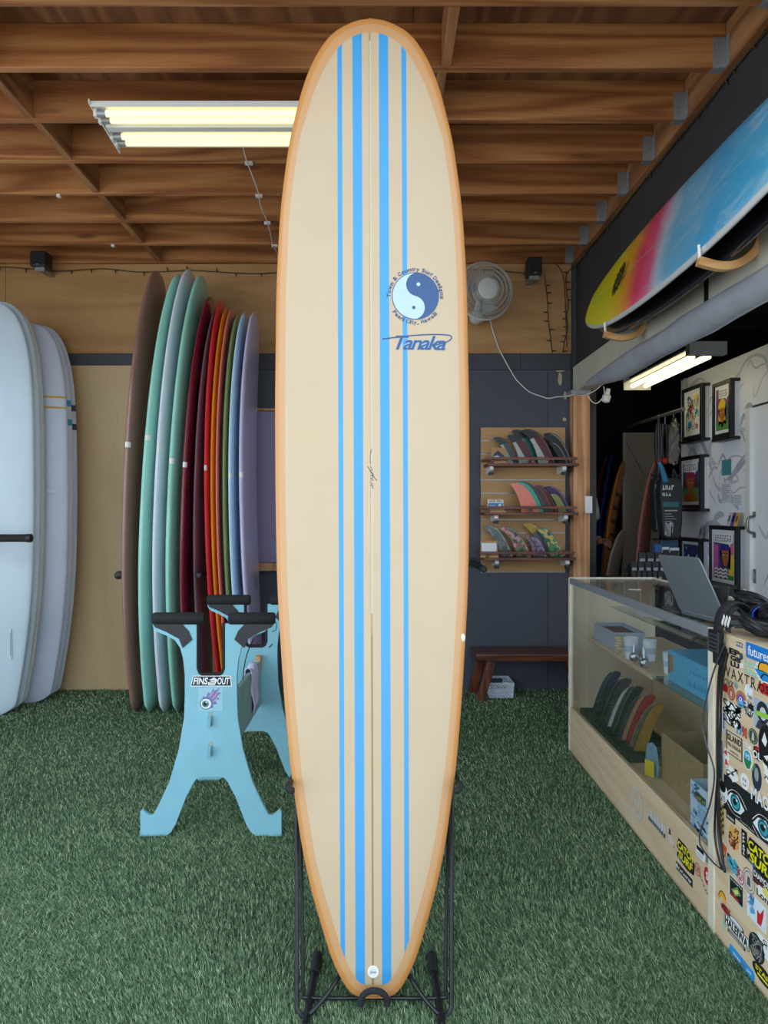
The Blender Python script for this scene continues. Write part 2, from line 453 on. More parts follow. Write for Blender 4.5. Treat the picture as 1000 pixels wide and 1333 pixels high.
for px_, py_, w_, h_ in ((729, 493, 3, 9), (736, 515, 2.5, 6), (735, 546, 2.4, 2.6), (729, 483, 6, 1)):
    c = P(px_, py_, YB)
    r = [(c.x + w_ * 0.0057 * math.cos(i * 0.63) * random.uniform(.8, 1.1), c.z + h_ * 0.0057 * math.sin(i * 0.63) * random.uniform(.8, 1.1)) for i in range(10)]
    g.prism(r, lambda u, v, w: (u, w, v), YB - 0.002, YB + 0.001, chip)
g.make('bare_patch', wall_back)

# ---- left wall and the right-hand header wall
struct(G().box(XL - 0.12, XL, 4.0, YB + 0.14, 0, ZC, ply_wood).box(XL - 0.12, XL, YF, 4.0, 3.05, ZC, ply_wood).make('wall_left'), 'plywood wall on the left with a wide open doorway', 'wall')   # the roll-up door on this side stands open too
wr = struct(G().box(XR, XR + 0.12, YF, YB + 0.02, 2.41, 3.18, header_dark).make('wall_right'), 'dark painted wall above the opening on the right', 'wall')
G().box(XR - 0.0012, XR + 0.001, 2.42, 2.4225, 2.62, 3.18, mat('seam_pale', (150, 132, 112), 0.7)).make('seam', wr)
G().box(XR + 0.0, XR + 0.12, YF, YB, 3.18, ZC, wall_dark).make('upper_panel', wr)

# ---- ceiling: sheathing sheets, joists, blocking, ledger, hangers
ceiling = struct(G().box(XL - 0.1, XR + 0.14, YF, YB + 0.14, ZC + 0.018, ZC + 0.12, header_dark).make('ceiling', origin=(0, 3, ZC)), 'open timber ceiling with joists', 'ceiling')
for i, a in enumerate((YF, 2.72, 3.94, 5.16)):
    for x0, x1 in ((XL, -2.3), (-2.297, 0.14), (0.143, 1.48)):
        G().box(x0, x1, a + 0.0015, min(a + 1.2185, YB), ZC, ZC + 0.018, deck_wood).make('sheathing_sheet', ceiling)
S0, SP = 3.055, 0.406
ys = [S0 + SP * k for k in range(-3, 7)]
for k, y in enumerate(ys):
    if y + 0.038 > YB: y = YB - 0.038
    G().box(XL, 1.438, y, y + 0.038, ZJ, ZC, joist_wood).make('joist', ceiling, bevel=0.003)
    if y > 2.3:
        h = G()      # joist hanger: side flanges, face flange on the ledger, seat
        h.box(1.385, 1.4365, y - 0.0018, y, ZJ, ZJ + 0.125, steel).box(1.385, 1.4365, y + 0.038, y + 0.0398, ZJ, ZJ + 0.125, steel)
        h.box(1.385, 1.4365, y - 0.0018, y + 0.0398, ZJ - 0.002, ZJ, steel).box(1.4362, 1.4385, y - 0.035, y, ZJ, ZJ + 0.125, steel)
        h.make('joist_hanger', ceiling)
    if k < len(ys) - 1:
        for bx in (-1.655, 0.249):
            o = 0.0 if k % 2 else 0.012
            G().box(bx + o, bx + o + 0.038, y + 0.039, y + SP - 0.001 if k < len(ys) - 2 else YB - 0.04, ZJ + 0.003, ZC - 0.001, block_wood).make('blocking', ceiling, bevel=0.003)
G().box(1.44, 1.478, YF, YB, ZJ - 0.004, ZC, block_wood).make('ledger', ceiling, bevel=0.003)
G().box(XL, XL + 0.038, YF, YB, ZJ - 0.001, ZC - 0.001, block_wood).make('ledger', ceiling)
# roof over the whole shop and the side room
struct(G().box(XL - 0.6, 4.8, YF - 0.15, 8.4, ZC + 0.13, ZC + 0.25, concrete).make('ceiling_roof'), 'flat roof above the shop', 'roof')

# ---- opening to the side room: post, beam
struct(G().box(1.425, 1.545, 5.39, 5.505, 0, 2.215, post_wood).make('trim_1', bevel=0.004), 'pale timber post beside the opening', 'post')
beam = struct(G().box(1.45, 1.575, YF, 5.505, 2.22, 2.41, cream_paint).make('trim_2', bevel=0.004), 'cream painted beam over the counter opening', 'beam')
G().box(1.449, 1.4505, 3.24, 3.285, 2.235, 2.409, black_plastic).make('strap_plate', beam)
G().box(1.4, 1.545, 5.36, 5.5, 2.188, 2.219, steel).make('saddle_plate', beam, bevel=0.002)
struct(G().box(1.552, 1.60, 5.42, 5.6, 0, 2.215, black_metal).make('trim_3'), 'black jamb strip behind the timber post', 'trim')

# ---- side room shell
struct(G().box(1.08, 4.4, 7.6, 7.72, 0, 3.36, black_room).make('wall_far'), 'dark far wall of the side room', 'wall')
struct(G().box(4.3, 4.42, YF, 7.6, 0, 3.36, black_room).make('wall_side'), 'dark outer wall of the side room', 'wall')
struct(G().box(1.08, 1.2, 5.66, 7.6, 0, 3.36, black_room).make('wall_partition'), 'dark partition between shop and side room', 'wall')
side_ceiling = struct(G().box(1.602, 4.4, YF, 5.66, 2.9, 2.96, black_room).box(1.2, 4.4, 5.66, 7.6, 2.9, 2.96, black_room).make('ceiling_side', origin=(2.8, 4, 2.9)), 'black ceiling of the side room', 'ceiling')
for k in range(14):
    y = 1.2 + 0.45 * k
    G().box(1.602, 4.3, y, y + 0.04, 2.74, 2.899, mat('black_joist', (36, 34, 34), 0.7)).make('joist', side_ceiling)
struct(G().box(2.55, 4.3, YF, YF + 0.12, 0, 2.9, white_wall).make('wall_front'), 'front wall of the side room', 'wall')

# art wall with the mural, door
XW = 2.40
wall_art = struct(G().box(XW, XW + 0.1, YF, 5.85, 0, 2.37, white_wall).make('wall_art', origin=(XW, 4, 0)), 'white wall with faint grey brush mural and framed prints', 'wall')
ar = Art(); rr = random.Random(11)
GR = [(186, 190, 202), (200, 203, 212), (172, 177, 190)]
def mur(pts, w): ar.stroke(pts, w, rr.choice(GR), 1 + len(ar.items), taper=True, aspect=1.0)
for _ in range(150):
    y = rr.uniform(3.6, 5.78); z = rr.uniform(0.75, 2.32)
    k = rr.random()
    if k < 0.35:
        r = rr.uniform(0.08, 0.26); a0 = rr.uniform(0, 6.28); sp = rr.uniform(1.2, 4.2)
        pts = [(y + r * math.cos(a0 + sp * i / 7), z + r * 0.8 * math.sin(a0 + sp * i / 7)) for i in range(8)]
    elif k < 0.7:
        a = rr.uniform(-0.9, 0.9); L = rr.uniform(0.15, 0.5); b = rr.uniform(-0.1, 0.1)
        pts = [(y + L * t * math.cos(a) + b * math.sin(3.14 * t), z + L * t * math.sin(a) + b * math.cos(5 * t)) for t in (0, .25, .5, .75, 1)]
    else:
        L = rr.uniform(0.05, 0.16)
        pts = [(y, z), (y + L * 0.5, z + L * rr.uniform(.2, .9)), (y + L, z + L * rr.uniform(-.3, .3))]
    pts = [(min(max(a, 2.2), 5.83), min(max(b, 0.1), 2.36)) for a, b in pts]
    mur(pts, rr.choice([0.012, 0.02, 0.034, 0.05]))
ar.make('mural', wall_art, lambda u, v, h: (XW - h, u, v), 0.00001, 0.0006)

# door in the art wall: casing, leaf with the same mural, pull handle, latch
d0 = XW * FPX / (976 - CX)         # far edge of the door opening
door = struct(G().box(XW - 0.006, XW + 0.004, d0 - 0.84, d0 - 0.06, 0.01, 2.0, white_wall).make('door_1', origin=(XW, d0, 0)), 'white painted door with grey brush strokes at the right edge', 'door')
g = G().box(XW - 0.03, XW + 0.002, d0 - 0.06, d0, 0, 2.0, white_metal)
g.make('jamb', door, bevel=0.003)
G().box(XW - 0.012, XW + 0.002, d0 - 0.9, d0 - 0.06, 2.0, 2.012, black_plastic).make('head_gap', door)
a2 = Art()
for i in range(34):
    y = d0 - 0.12 - rr.random() * 0.6; z = rr.uniform(0.8, 1.9); L = rr.uniform(.1, .3)
    a2.stroke([(y, z), (y - L * .5, z + rr.uniform(-.1, .2)), (y - L * .8, z + rr.uniform(-.2, .3))], rr.choice([.012, .025, .04]), rr.choice(GR), 1 + i, taper=True)
a2.make('mural', door, lambda u, v, h: (XW - 0.006 - h, u, v), 0.00001, 0.0006)
hd = mat('brushed_nickel', (126, 124, 116), 0.35, 0.9, var=0.05)
hy = XW * FPX / (984 - CX)
g = G()
zt_, zb_ = PZ(672, hy), PZ(694, hy)
g.tube(smoothpath([(XW - 0.01, hy, zt_), (XW - 0.045, hy, zt_ - 0.012), (XW - 0.055, hy, (zt_ + zb_) / 2), (XW - 0.045, hy, zb_ + 0.012), (XW - 0.01, hy, zb_)], 5), 0.009, hd)
g.box(XW - 0.012, XW - 0.004, hy - 0.014, hy + 0.014, zt_ - 0.004, zt_ + 0.03, hd).box(XW - 0.012, XW - 0.004, hy - 0.014, hy + 0.014, zb_ - 0.03, zb_ + 0.004, hd)
g.make('pull_handle', door, smooth=True)
zl = PZ(750, hy)
g = G().box(XW - 0.011, XW - 0.005, hy - 0.016, hy + 0.012, zl - 0.045, zl + 0.045, hd).box(XW - 0.016, XW - 0.009, hy - 0.008, hy + 0.003, zl - 0.02, zl + 0.02, alu)
g.make('latch_plate', door, bevel=0.001)

# ================================================================ surfboards
class Board:
    """a foiled surfboard: outline hw(s), thickness th(s), rocker along a chord from tail tip T to nose tip N; deck looks along deckdir"""
    def __init__(s, T, N, deckdir, hw, th, rn=0.10, rt=0.05, p=2.4, ns=60, nr=28):
        s.T, s.N = Vector(T), Vector(N); s.t = (s.N - s.T); s.L = s.t.length; s.t.normalize()
        d = Vector(deckdir); s.n = (d - s.t * d.dot(s.t)).normalized(); s.w = s.t.cross(s.n)
        s.hwf, s.thf, s.rn, s.rt, s.p, s.ns, s.nr = hw, th, rn, rt, p, ns, nr
    def hw(s, q): return s.hwf(q / s.L)
    def th(s, q):
        e = min(q, s.L - q); return s.thf(q / s.L) * min(1.0, math.sqrt(max(e, 0.002) / 0.07))
    def rock(s, q):
        x = q / s.L
        a = s.rn * max(0, (x - 0.42) / 0.58) ** 2.3 + s.rt * max(0, (0.42 - x) / 0.42) ** 2.0
        return a - (s.rt + (s.rn - s.rt) * x)
    def pos(s, q, u, v): return s.T + s.t * q + s.w * u + s.n * (v + s.rock(q))
    def sec(s, q, a, grow=0.0):
        h, k = s.hw(q), s.th(q) / 2
        c, n = math.cos(a), math.sin(a)
        u = math.copysign(abs(c) ** (2 / s.p), c) * (h + grow); v = math.copysign(abs(n) ** (2 / s.p), n) * (k + grow)
        return u, v
    def deck(s, q, u, lift=0.0):
        h = s.hw(q); r = min(1.0, abs(u) / max(h, 1e-4))
        return s.pos(q, u, s.th(q) / 2 * (1 - r ** s.p) ** (1 / s.p) + lift)
    def under(s, q, u, lift=0.0):
        h = s.hw(q); r = min(1.0, abs(u) / max(h, 1e-4))
        return s.pos(q, u, -s.th(q) / 2 * (1 - r ** s.p) ** (1 / s.p) - lift)
    def build(s, name, parent, m, attrs=None):
        st = [s.L * (0.5 - 0.5 * math.cos(math.pi * i / (s.ns - 1))) for i in range(s.ns)]
        v = []; meta = []
        for q in st:
            for j in range(s.nr):
                u, w = s.sec(q, 2 * math.pi * j / s.nr); v.append(s.pos(q, u, w)); meta.append((q, u, w))
        f = [(i * s.nr + j, i * s.nr + (j + 1) % s.nr, (i + 1) * s.nr + (j + 1) % s.nr, (i + 1) * s.nr + j) for i in range(s.ns - 1) for j in range(s.nr)]
        f.append(tuple(range(s.nr - 1, -1, -1))); f.append(tuple((s.ns - 1) * s.nr + j for j in range(s.nr)))
        g = G(); g.add(v, f, m); ob = g.make(name, parent, smooth=True)
        me = ob.data
        if attrs is None:
            attrs = {'edge': [(s.hw(q) - abs(u)) * (1 if w >= 0 else -1) for q, u, w in meta]}
        else: attrs = attrs(meta)
        for k, vals in attrs.items():
            a = me.attributes.new(k, 'FLOAT', 'POINT'); a.data.foreach_set('value', np.array(vals, np.float32))
        return ob
    def band(s, q0, q1, a0, a1, m, name, parent, n=10):
        """a strip of paint or tape wrapped over part of the section"""
        v = []; f = []
        for q in (q0, q1):
            for j in range(n + 1):
                u, w = s.sec(q, a0 + (a1 - a0) * j / n, 0.0012); v.append(s.pos(q, u, w))
        f = [(j, j + 1, n + 2 + j, n + 1 + j) for j in range(n)]
        return G().add(v, f, m).make(name, parent)

def paint(name, rgb, rail=None, coat=0.5, rough=0.28, railw=0.02):
    if name in MATS: return MATS[name]
    m, t, b, o = nt(name); c = lin(rgb)
    f = noise(t, 3.0, 3, 0.5, ocoord(t))
    col = ramp(t, f, [(0.3, tuple(x * 0.94 for x in c)), (0.7, tuple(min(1, x * 1.05) for x in c))])
    if rail:      # dark lower half of the rail and bottom
        at_ = t.nodes.new('ShaderNodeAttribute'); at_.attribute_name = 'edge'
        col = mixc(t, mth(t, 'LESS_THAN', at_.outputs['Fac'], 0.003), col, lin(rail))
    t.links.new(col, b.inputs['Base Color'])
    b.inputs['Roughness'].default_value = rough; b.inputs['Coat Weight'].default_value = coat; b.inputs['Coat Roughness'].default_value = 0.12
    MATS[name] = m
    return m

def long_outline(W, tail=0.42, a=4.0, b=2.7):
    def f(x):
        if x > 0.5: return W / 2 * max(0.0, 1 - ((x - 0.5) / 0.5) ** a) ** (1 / b) + 0.002
        k = (0.5 - x) / 0.5
        e = tail + (1 - tail) * max(0.0, 1 - k ** 2.2)
        return W / 2 * e * min(1.0, math.sqrt(max(0.0, x) / 0.02) * 0.75 + 0.25)
    return f
def foil(t0): return lambda x: t0 * (0.55 + 0.45 * max(0.0, 1 - abs(2 * x - 1) ** 2.6))

# ---------------------------------------------------------------- the longboard on the stand
ROWS = [(25.0, 479, 487), (27, 466, 500), (33, 451, 515), (43, 434, 530.5), (54, 422, 539.5), (81, 408.5, 559.5), (105, 399, 570), (130, 390.5, 577), (200, 374, 591.5),
        (300, 363.6, 604), (400, 360, 609), (500, 358.5, 610.5), (600, 358.7, 611.5), (690, 360, 611.3), (760, 361.6, 610), (840, 366, 606.2), (890, 369, 603), (945, 373, 598.7),
        (1010, 379.5, 592.5), (1021, 381.5, 591), (1100, 394, 581), (1156, 406, 569.5), (1208, 420, 554.5), (1247, 432, 542), (1273, 444.5, 530.5), (1289, 454.5, 520), (1295, 461, 513), (1298.4, 469, 505)]
T0 = P(487, 1299, 1.985); N0 = P(482.5, 24.5, 2.38)
mainb = Board(T0, N0, (0, -1, 0.14), lambda x: 0.25, lambda x: 0.076 * (0.45 + 0.55 * max(0.0, 1 - abs(2 * x - 1) ** 2.4)), rn=0.09, rt=0.035, p=2.5, ns=150, nr=72)
def proj(p): return CX + p.x * FPX / p.y, CY - (p.z - CAMH) * FPX / p.y
def solve_s(py):
    lo, hi = 0.0, mainb.L
    for _ in range(40):
        m = (lo + hi) / 2
        if proj(mainb.pos(m, 0, 0))[1] > py: lo = m
        else: hi = m
    return (lo + hi) / 2
tab = []
for py, a, b in ROWS:
    q = solve_s(py); tab.append((q / mainb.L, (b - a) / 2 * mainb.pos(q, 0, 0).y / FPX))
tab.sort(); tab = [(0.0, tab[0][1])] + tab + [(1.0, 0.004)]
tx_ = np.array([t[0] for t in tab]); ty_ = np.array([t[1] for t in tab])
def pchip(x):
    # monotone cubic through the measured half widths
    i = int(np.clip(np.searchsorted(tx_, x) - 1, 0, len(tx_) - 2)); h = tx_[i + 1] - tx_[i]
    if h <= 0: return float(ty_[i])
    def sl(k): return (ty_[k + 1] - ty_[k]) / max(tx_[k + 1] - tx_[k], 1e-9)
    def tg(k):
        if k == 0 or k == len(tx_) - 1: return sl(min(k, len(tx_) - 2))
        a, b = sl(k - 1), sl(k)
        return 0.0 if a * b <= 0 else 2 * a * b / (a + b)
    t = (x - tx_[i]) / h; m0, m1 = tg(i) * h, tg(i + 1) * h
    return float((2 * t ** 3 - 3 * t ** 2 + 1) * ty_[i] + (t ** 3 - 2 * t ** 2 + t) * m0 + (-2 * t ** 3 + 3 * t ** 2) * ty_[i + 1] + (t ** 3 - t ** 2) * m1)
mainb.hwf = pchip
def main_attrs(meta):
    ol = []
    for i in range(401):
        q = mainb.L * (0.5 - 0.5 * math.cos(math.pi * i / 400)); h = mainb.hw(q); ol.append((q, h)); ol.append((q, -h))
    for k in range(9): ol.append((0.0, mainb.hw(0) * (k / 4 - 1)))
    ol = np.array(ol); e = []; st = []; al = []
    for q, u, w in meta:
        d = math.sqrt(((ol[:, 0] - q) ** 2 + (ol[:, 1] - u) ** 2).min())
        e.append(d if w >= -1e-6 else -d); st.append(-u * FPX / mainb.pos(q, 0, 0).y); al.append(q / mainb.L)
    return {'edge': e, 'st': st, 'al': al}
# sign of the across axis as the camera sees it
SGN = 1.0 if mainb.w.x > 0 else -1.0
lm, lt, lb_, _ = nt('longboard_resin')
def att(t, n):
    a = t.nodes.new('ShaderNodeAttribute'); a.attribute_name = n; return a.outputs['Fac']
E, ST, AL = att(lt, 'edge'), att(lt, 'st'), att(lt, 'al')
if SGN > 0: ST = mth(lt, 'MULTIPLY', ST, -1.0)
cr = noise(lt, 2.2, 4, 0.6, ocoord(lt)); weave = noise(lt, 420, 2, 0.5, ocoord(lt, (1, 1, 1)))
cream = ramp(lt, cr, [(0.3, lin((188, 164, 131))), (0.5, lin((191, 169, 141))), (0.72, lin((194, 170, 134)))])
cream = mixc(lt, mth(lt, 'MULTIPLY', weave, 0.12), cream, lin((168, 144, 106)))
def between(x, a, b):
    return mth(lt, 'MULTIPLY', mth(lt, 'GREATER_THAN', x, a), mth(lt, 'LESS_THAN', x, b))
blue = lin((54, 146, 204))
stripes = between(ST, -23.6, -11.4)
for a, b in ((10.4, 22.6), (-43.2, -37.0), (39.6, 45.8)): stripes = mth(lt, 'MAXIMUM', stripes, between(ST, a, b))
stripes = mth(lt, 'MULTIPLY', stripes, between(AL, 0.0105, 1.0))
col = mixc(lt, stripes, cream, blue)
strg = between(ST, -2.6, 0.0)
col = mixc(lt, strg, col, mixc(lt, between(AL, 0.35, 0.97), lin((168, 139, 93)), lin((191, 180, 157))))
col = mixc(lt, between(ST, -2.6, -1.9), col, lin((161, 134, 95)))
col = mixc(lt, mth(lt, 'MULTIPLY', between(ST, -1.9, 0.0), mth(lt, 'LESS_THAN', AL, 0.33)), col, lin((148, 117, 75)))
bandw = mth(lt, 'ADD', 0.033, mth(lt, 'MULTIPLY', mth(lt, 'MAXIMUM', mth(lt, 'SUBTRACT', AL, 0.86), 0.0), 0.20))
bandw = mth(lt, 'ADD', bandw, mth(lt, 'MULTIPLY', mth(lt, 'MAXIMUM', mth(lt, 'SUBTRACT', 0.16, AL), 0.0), 0.03))
wob = mth(lt, 'MULTIPLY', mth(lt, 'SUBTRACT', noise(lt, 6.0, 2, 0.5, ocoord(lt)), 0.5), 0.004)
E2 = mth(lt, 'ADD', E, wob)
peach = mixc(lt, mth(lt, 'LESS_THAN', E2, mth(lt, 'MULTIPLY', bandw, 0.42)), lin((196, 148, 101)), lin((196, 135, 74)))
rail_m = mth(lt, 'LESS_THAN', E2, bandw)
col = mixc(lt, rail_m, col, peach)
lt.links.new(col, lb_.inputs['Base Color'])
lb_.inputs['Roughness'].default_value = 0.42; lb_.inputs['Coat Weight'].default_value = 0.25; lb_.inputs['Coat Roughness'].default_value = 0.22
bump(lt, lb_, cr, 0.04, 0.02)

longboard = thing('longboard', 'tall cream longboard with blue stripes and orange rails on the black stand', 'surfboard', T0)
mainb.build('hull', longboard, lm, main_attrs)
def inv(px, py):
    q = solve_s(py)
    for _ in range(3):       # correct for the deck being nearer than the chord plane
        c = mainb.deck(q, 0.0); q += (proj(c)[1] - py) * c.y / FPX
    c = mainb.deck(q, 0.0); return q, (px - proj(c)[0]) * c.y / FPX * SGN
def on_deck(px, py, lift):
    q, u = inv(px, py); return mainb.deck(q, u, lift)
NAVY, ICE = (46, 80, 128), (178, 200, 220)
# the yin-yang emblem with ring lettering
lg = Art(); R = 30.8; ccx, ccy = 541.0, 385.3
lg.oval(ccx, ccy, R, R, ICE, 1, 56)
pts = []
tilt = math.radians(12)
def rot(x, y): return (ccx + x * math.cos(tilt) - y * math.sin(tilt), ccy + x * math.sin(tilt) + y * math.cos(tilt))
for i in range(33): a = math.radians(-90 + 180 * i / 32); pts.append(rot(R * math.cos(a), R * math.sin(a)))
for i in range(1, 17): a = math.radians(90 - 180 * i / 16); pts.append(rot(R / 2 * math.cos(a), R / 2 + R / 2 * math.sin(a)))
for i in range(1, 16): a = math.radians(90 + 180 * i / 16); pts.append(rot(R / 2 * math.cos(a), -R / 2 + R / 2 * math.sin(a)))
lg.poly(pts, NAVY, 2)
lg.ring(ccx, ccy, R, R, 0.03, NAVY, 3, 56)
a_, b_ = rot(-1, -R / 2); lg.oval(a_ + 1.5, b_, 2.5, 2.5, ICE, 3, 14)
a_, b_ = rot(0, R / 2); lg.oval(a_ + 1, b_, 2.3, 2.3, NAVY, 3, 14)
def arc_text(s, a0, a1, r0, h, up):
    n = len(s); widths = [0.55 if c in " ," else (1.25 if c in 'MWwm&' else (0.6 if c in 'iltrf,' else 1.0)) for c in s]
    tot = sum(widths); acc = 0
    for c, w in zip(s, widths):
        mid = acc + w / 2; acc += w
        if c == ' ': continue
        a = math.radians(a0 + (a1 - a0) * mid / tot)
        v, f, asp = text_vf(c, 0, 0.032)
        cw = abs(math.radians(a1 - a0)) * r0 * w / tot * 0.86
        hh = h if (c.isupper() or c in 'ltfidkh&') else h * 0.74
        yo = 0.0
        if c in 'yg': hh = h * 0.95; yo = -h * 0.25
        if c == ',': hh = h * 0.35; yo = -h * 0.2
        out = []
        for x, y in v:
            xx = (x - 0.5) * cw; yy = y * hh + yo
            if up: rr_ = r0 + yy; an = a + xx / r0
            else: rr_ = r0 - yy; an = a - xx / r0
            out.append((ccx + rr_ * math.sin(an), ccy - rr_ * math.cos(an)))
        lg.items.append((out, f, (62, 84, 116), 2))
arc_text('Town & Country Surf Designs', -93, 96, 32.3, 5.2, True)
arc_text('Pearl City, Hawaii', 236, 128, 36.8, 5.0, False)
lg.make('emblem', longboard, lambda u, v, h: on_deck(u, v, h), 0.00025, 0.0006, fine=5.0, label='round navy and ice blue yin-yang emblem with ring lettering')
sg = Art()
sg.text('Tanaka', 514.5, 455.5, 581, 437, (130, 172, 206), 1, shear=0.35, bold=0.036, space=0.86)
sg.text('Tanaka', 514.5, 455.5, 581, 437, NAVY, 2, shear=0.35, bold=0.016, space=0.86)
sg.stroke([(498, 441.5), (530, 437.5), (560, 435.2), (580, 435), (588, 436.5), (587, 441), (578, 446), (566, 449)], 1.5, NAVY, 3)
sg.stroke([(498, 441.5), (515, 439.3), (534, 437.2)], 1.1, NAVY, 3)
sg.make('shaper_name', longboard, lambda u, v, h: on_deck(u, v, h), 0.00025, 0.0006, fine=6.0, label='navy script lettering with a long overline')
ps = Art(); INK = (52, 56, 82)
ps.stroke([(484, 584), (482.3, 592), (482, 600), (482.6, 604)], 0.6, INK, 1)
ps.stroke([(478.5, 607), (481, 611), (484, 616), (487, 621), (491, 626)], 0.7, INK, 1)
ps.stroke([(482.5, 607), (484.5, 612), (482.5, 613), (485.5, 617), (484, 619), (487, 618)], 0.6, INK, 1)
ps.stroke([(483, 619), (486, 621), (482.6, 623), (485.6, 624.5), (483, 626)], 0.6, INK, 1)
ps.stroke([(481.6, 628), (485, 630), (483, 632), (486, 633), (484.5, 635), (486.5, 636)], 0.7, INK, 1)
ps.make('pencil_signature', longboard, lambda u, v, h: on_deck(u, v, h), 0.0002, 0.0006)
# leash plug
c = on_deck(486, 1265, 0.0); nn = mainb.n
lp = G().lathe(c - nn * 0.003, nn, [(0, 0.0155), (0.0045, 0.0155), (0.006, 0.0140), (0.006, 0.0085), (0.0035, 0.008)], white_metal, 24).make('leash_plug', longboard, smooth=True)
G().cyl(c + mainb.w * 0.008 + nn * 0.004, c - mainb.w * 0.008 + nn * 0.004, 0.0016, alu, 8).make('leash_pin', lp)
cc_ = on_deck(604, 831, 0.0)
G().ell(cc_ + Vector((0, -0.001, 0)), 0.007, 0.003, 0.012, mat('ding_white', (226, 216, 206), 0.5), 10, 6).make('rail_ding', longboard)

# ---------------------------------------------------------------- the stand under it
stand = thing('board_stand', 'black bent-rod floor stand holding the striped longboard', 'stand', (-0.012, 2.0, 0))
cxs = -0.012
for sg_ in (-1, 1):
    g = G()
    X = lambda v: cxs + sg_ * v
    path = [(X(0.229), 2.16, 0.585), (X(0.222), 2.11, 0.45), (X(0.214), 2.04, 0.24), (X(0.207), 1.972, 0.055), (X(0.203), 1.958, 0.022), (X(0.186), 1.948, 0.012), (X(0.165), 1.948, 0.022), (X(0.125), 1.975, 0.052), (X(0.083), 2.03, 0.082), (X(0.05), 2.05, 0.082), (X(0.02), 2.05, 0.06)]
    g.tube(smoothpath(path, 5), 0.0062, black_metal, 8); g.make('frame_rod', stand, smooth=True)
    g = G(); g.tube(smoothpath([(X(0.224), 2.165, 0.57), (X(0.212), 2.12, 0.42), (X(0.197), 2.03, 0.1), (X(0.194), 2.012, 0.035), (X(0.18), 2.008, 0.02), (cxs, 2.008, 0.02)], 5), 0.0052, black_metal, 8)
    g.make('inner_rod', stand, smooth=True)
    # side clip that hooks round the rail, with a rubber tip
    zc = PZ(1021, 2.06)
    g = G(); g.tube(smoothpath([(X(0.229), 2.16, 0.585), (X(0.236), 2.12, zc + 0.0), (X(0.237), 2.06, zc), (X(0.232), 2.03, zc)], 5), 0.0062, black_metal, 8)
    cl = g.make('side_hook', stand, smooth=True)
    G().tube(smoothpath([(X(0.239), 2.062, zc), (X(0.238), 2.035, zc), (X(0.228), 2.022, zc - 0.002), (X(0.220), 2.024, zc - 0.003)], 5), [0.0088] * 14 + [0.0085, 0.005], black_foam, 10).make('rubber_tip', cl, smooth=True)
    # floor foot
    g = G(); g.tube([(X(0.176), 1.915, 0.0145), (X(0.176), 1.96, 0.0145), (X(0.172), 2.15, 0.0155)], [0.0105, 0.0105, 0.0105], black_metal, 10); ft = g.make('foot', stand, smooth=True)
    G().tube([(X(0.172), 2.12, 0.0175), (X(0.1715), 2.205, 0.0175)], 0.0145, black_foam, 12).make('foot_pad', ft, smooth=True)
# cradle hook in front of the tail
hk = []
for i in range(13):
    a = math.pi * i / 12; hk.append(P(487 - 17 * math.cos(a), 1303 - 13.5 * math.sin(a), 1.95 - 0.0))
G().tube([P(470, 1309, 1.95)] + hk + [P(504, 1309, 1.95)], 0.0082, black_foam, 10).make('tail_hook', stand, smooth=True)
G().tube(smoothpath([P(470, 1308, 1.95), (PX(472, 1.97), 1.99, 0.03), (cxs - 0.02, 2.02, 0.06)], 4), 0.006, black_metal, 8).make('hook_rod', stand, smooth=True)

# ---------------------------------------------------------------- boards on the wall racks
fin_box_m = mat('fin_box', (206, 214, 226), 0.4, var=0.04)
def tall_board(label, rgb, top, bot, dT, dN, W=0.56, t=0.068, deck=1, rn=0.095, rt=0.045, ddir=None, yaw=0.0, tail=0.42, rail=None, group=None, coat=0.45, rough=0.3, tagpos=None, name='surfboard'):
    T = P(bot[0], bot[1], dT); N = P(top[0], top[1], dN)
    T.z = 0.004
    b = Board(T, N, ddir or (deck, yaw, 0), long_outline(W, tail), foil(t), rn, rt, 2.7, 46, 32)
    th_ = thing(name, label, 'surfboard', T, group)
    b.build('hull', th_, paint('paint_%02x%02x%02x%s' % (*rgb, 'r' if rail else ''), rgb, rail, coat, rough))
    if tagpos is not None:
        # price sticker on the rail that looks at the room
        a_mid = math.pi if b.w.y > 0 else 0.0
        da = 0.62
        pt_ = b.band(tagpos * b.L, tagpos * b.L + 0.035, a_mid - da * deck * 0.2 - da * .5, a_mid + da * .5 - da * deck * .2, paper_white, 'price_tag', th_, 6)
    return th_, b
RACK = 'boards standing in the rack behind the blue stand'
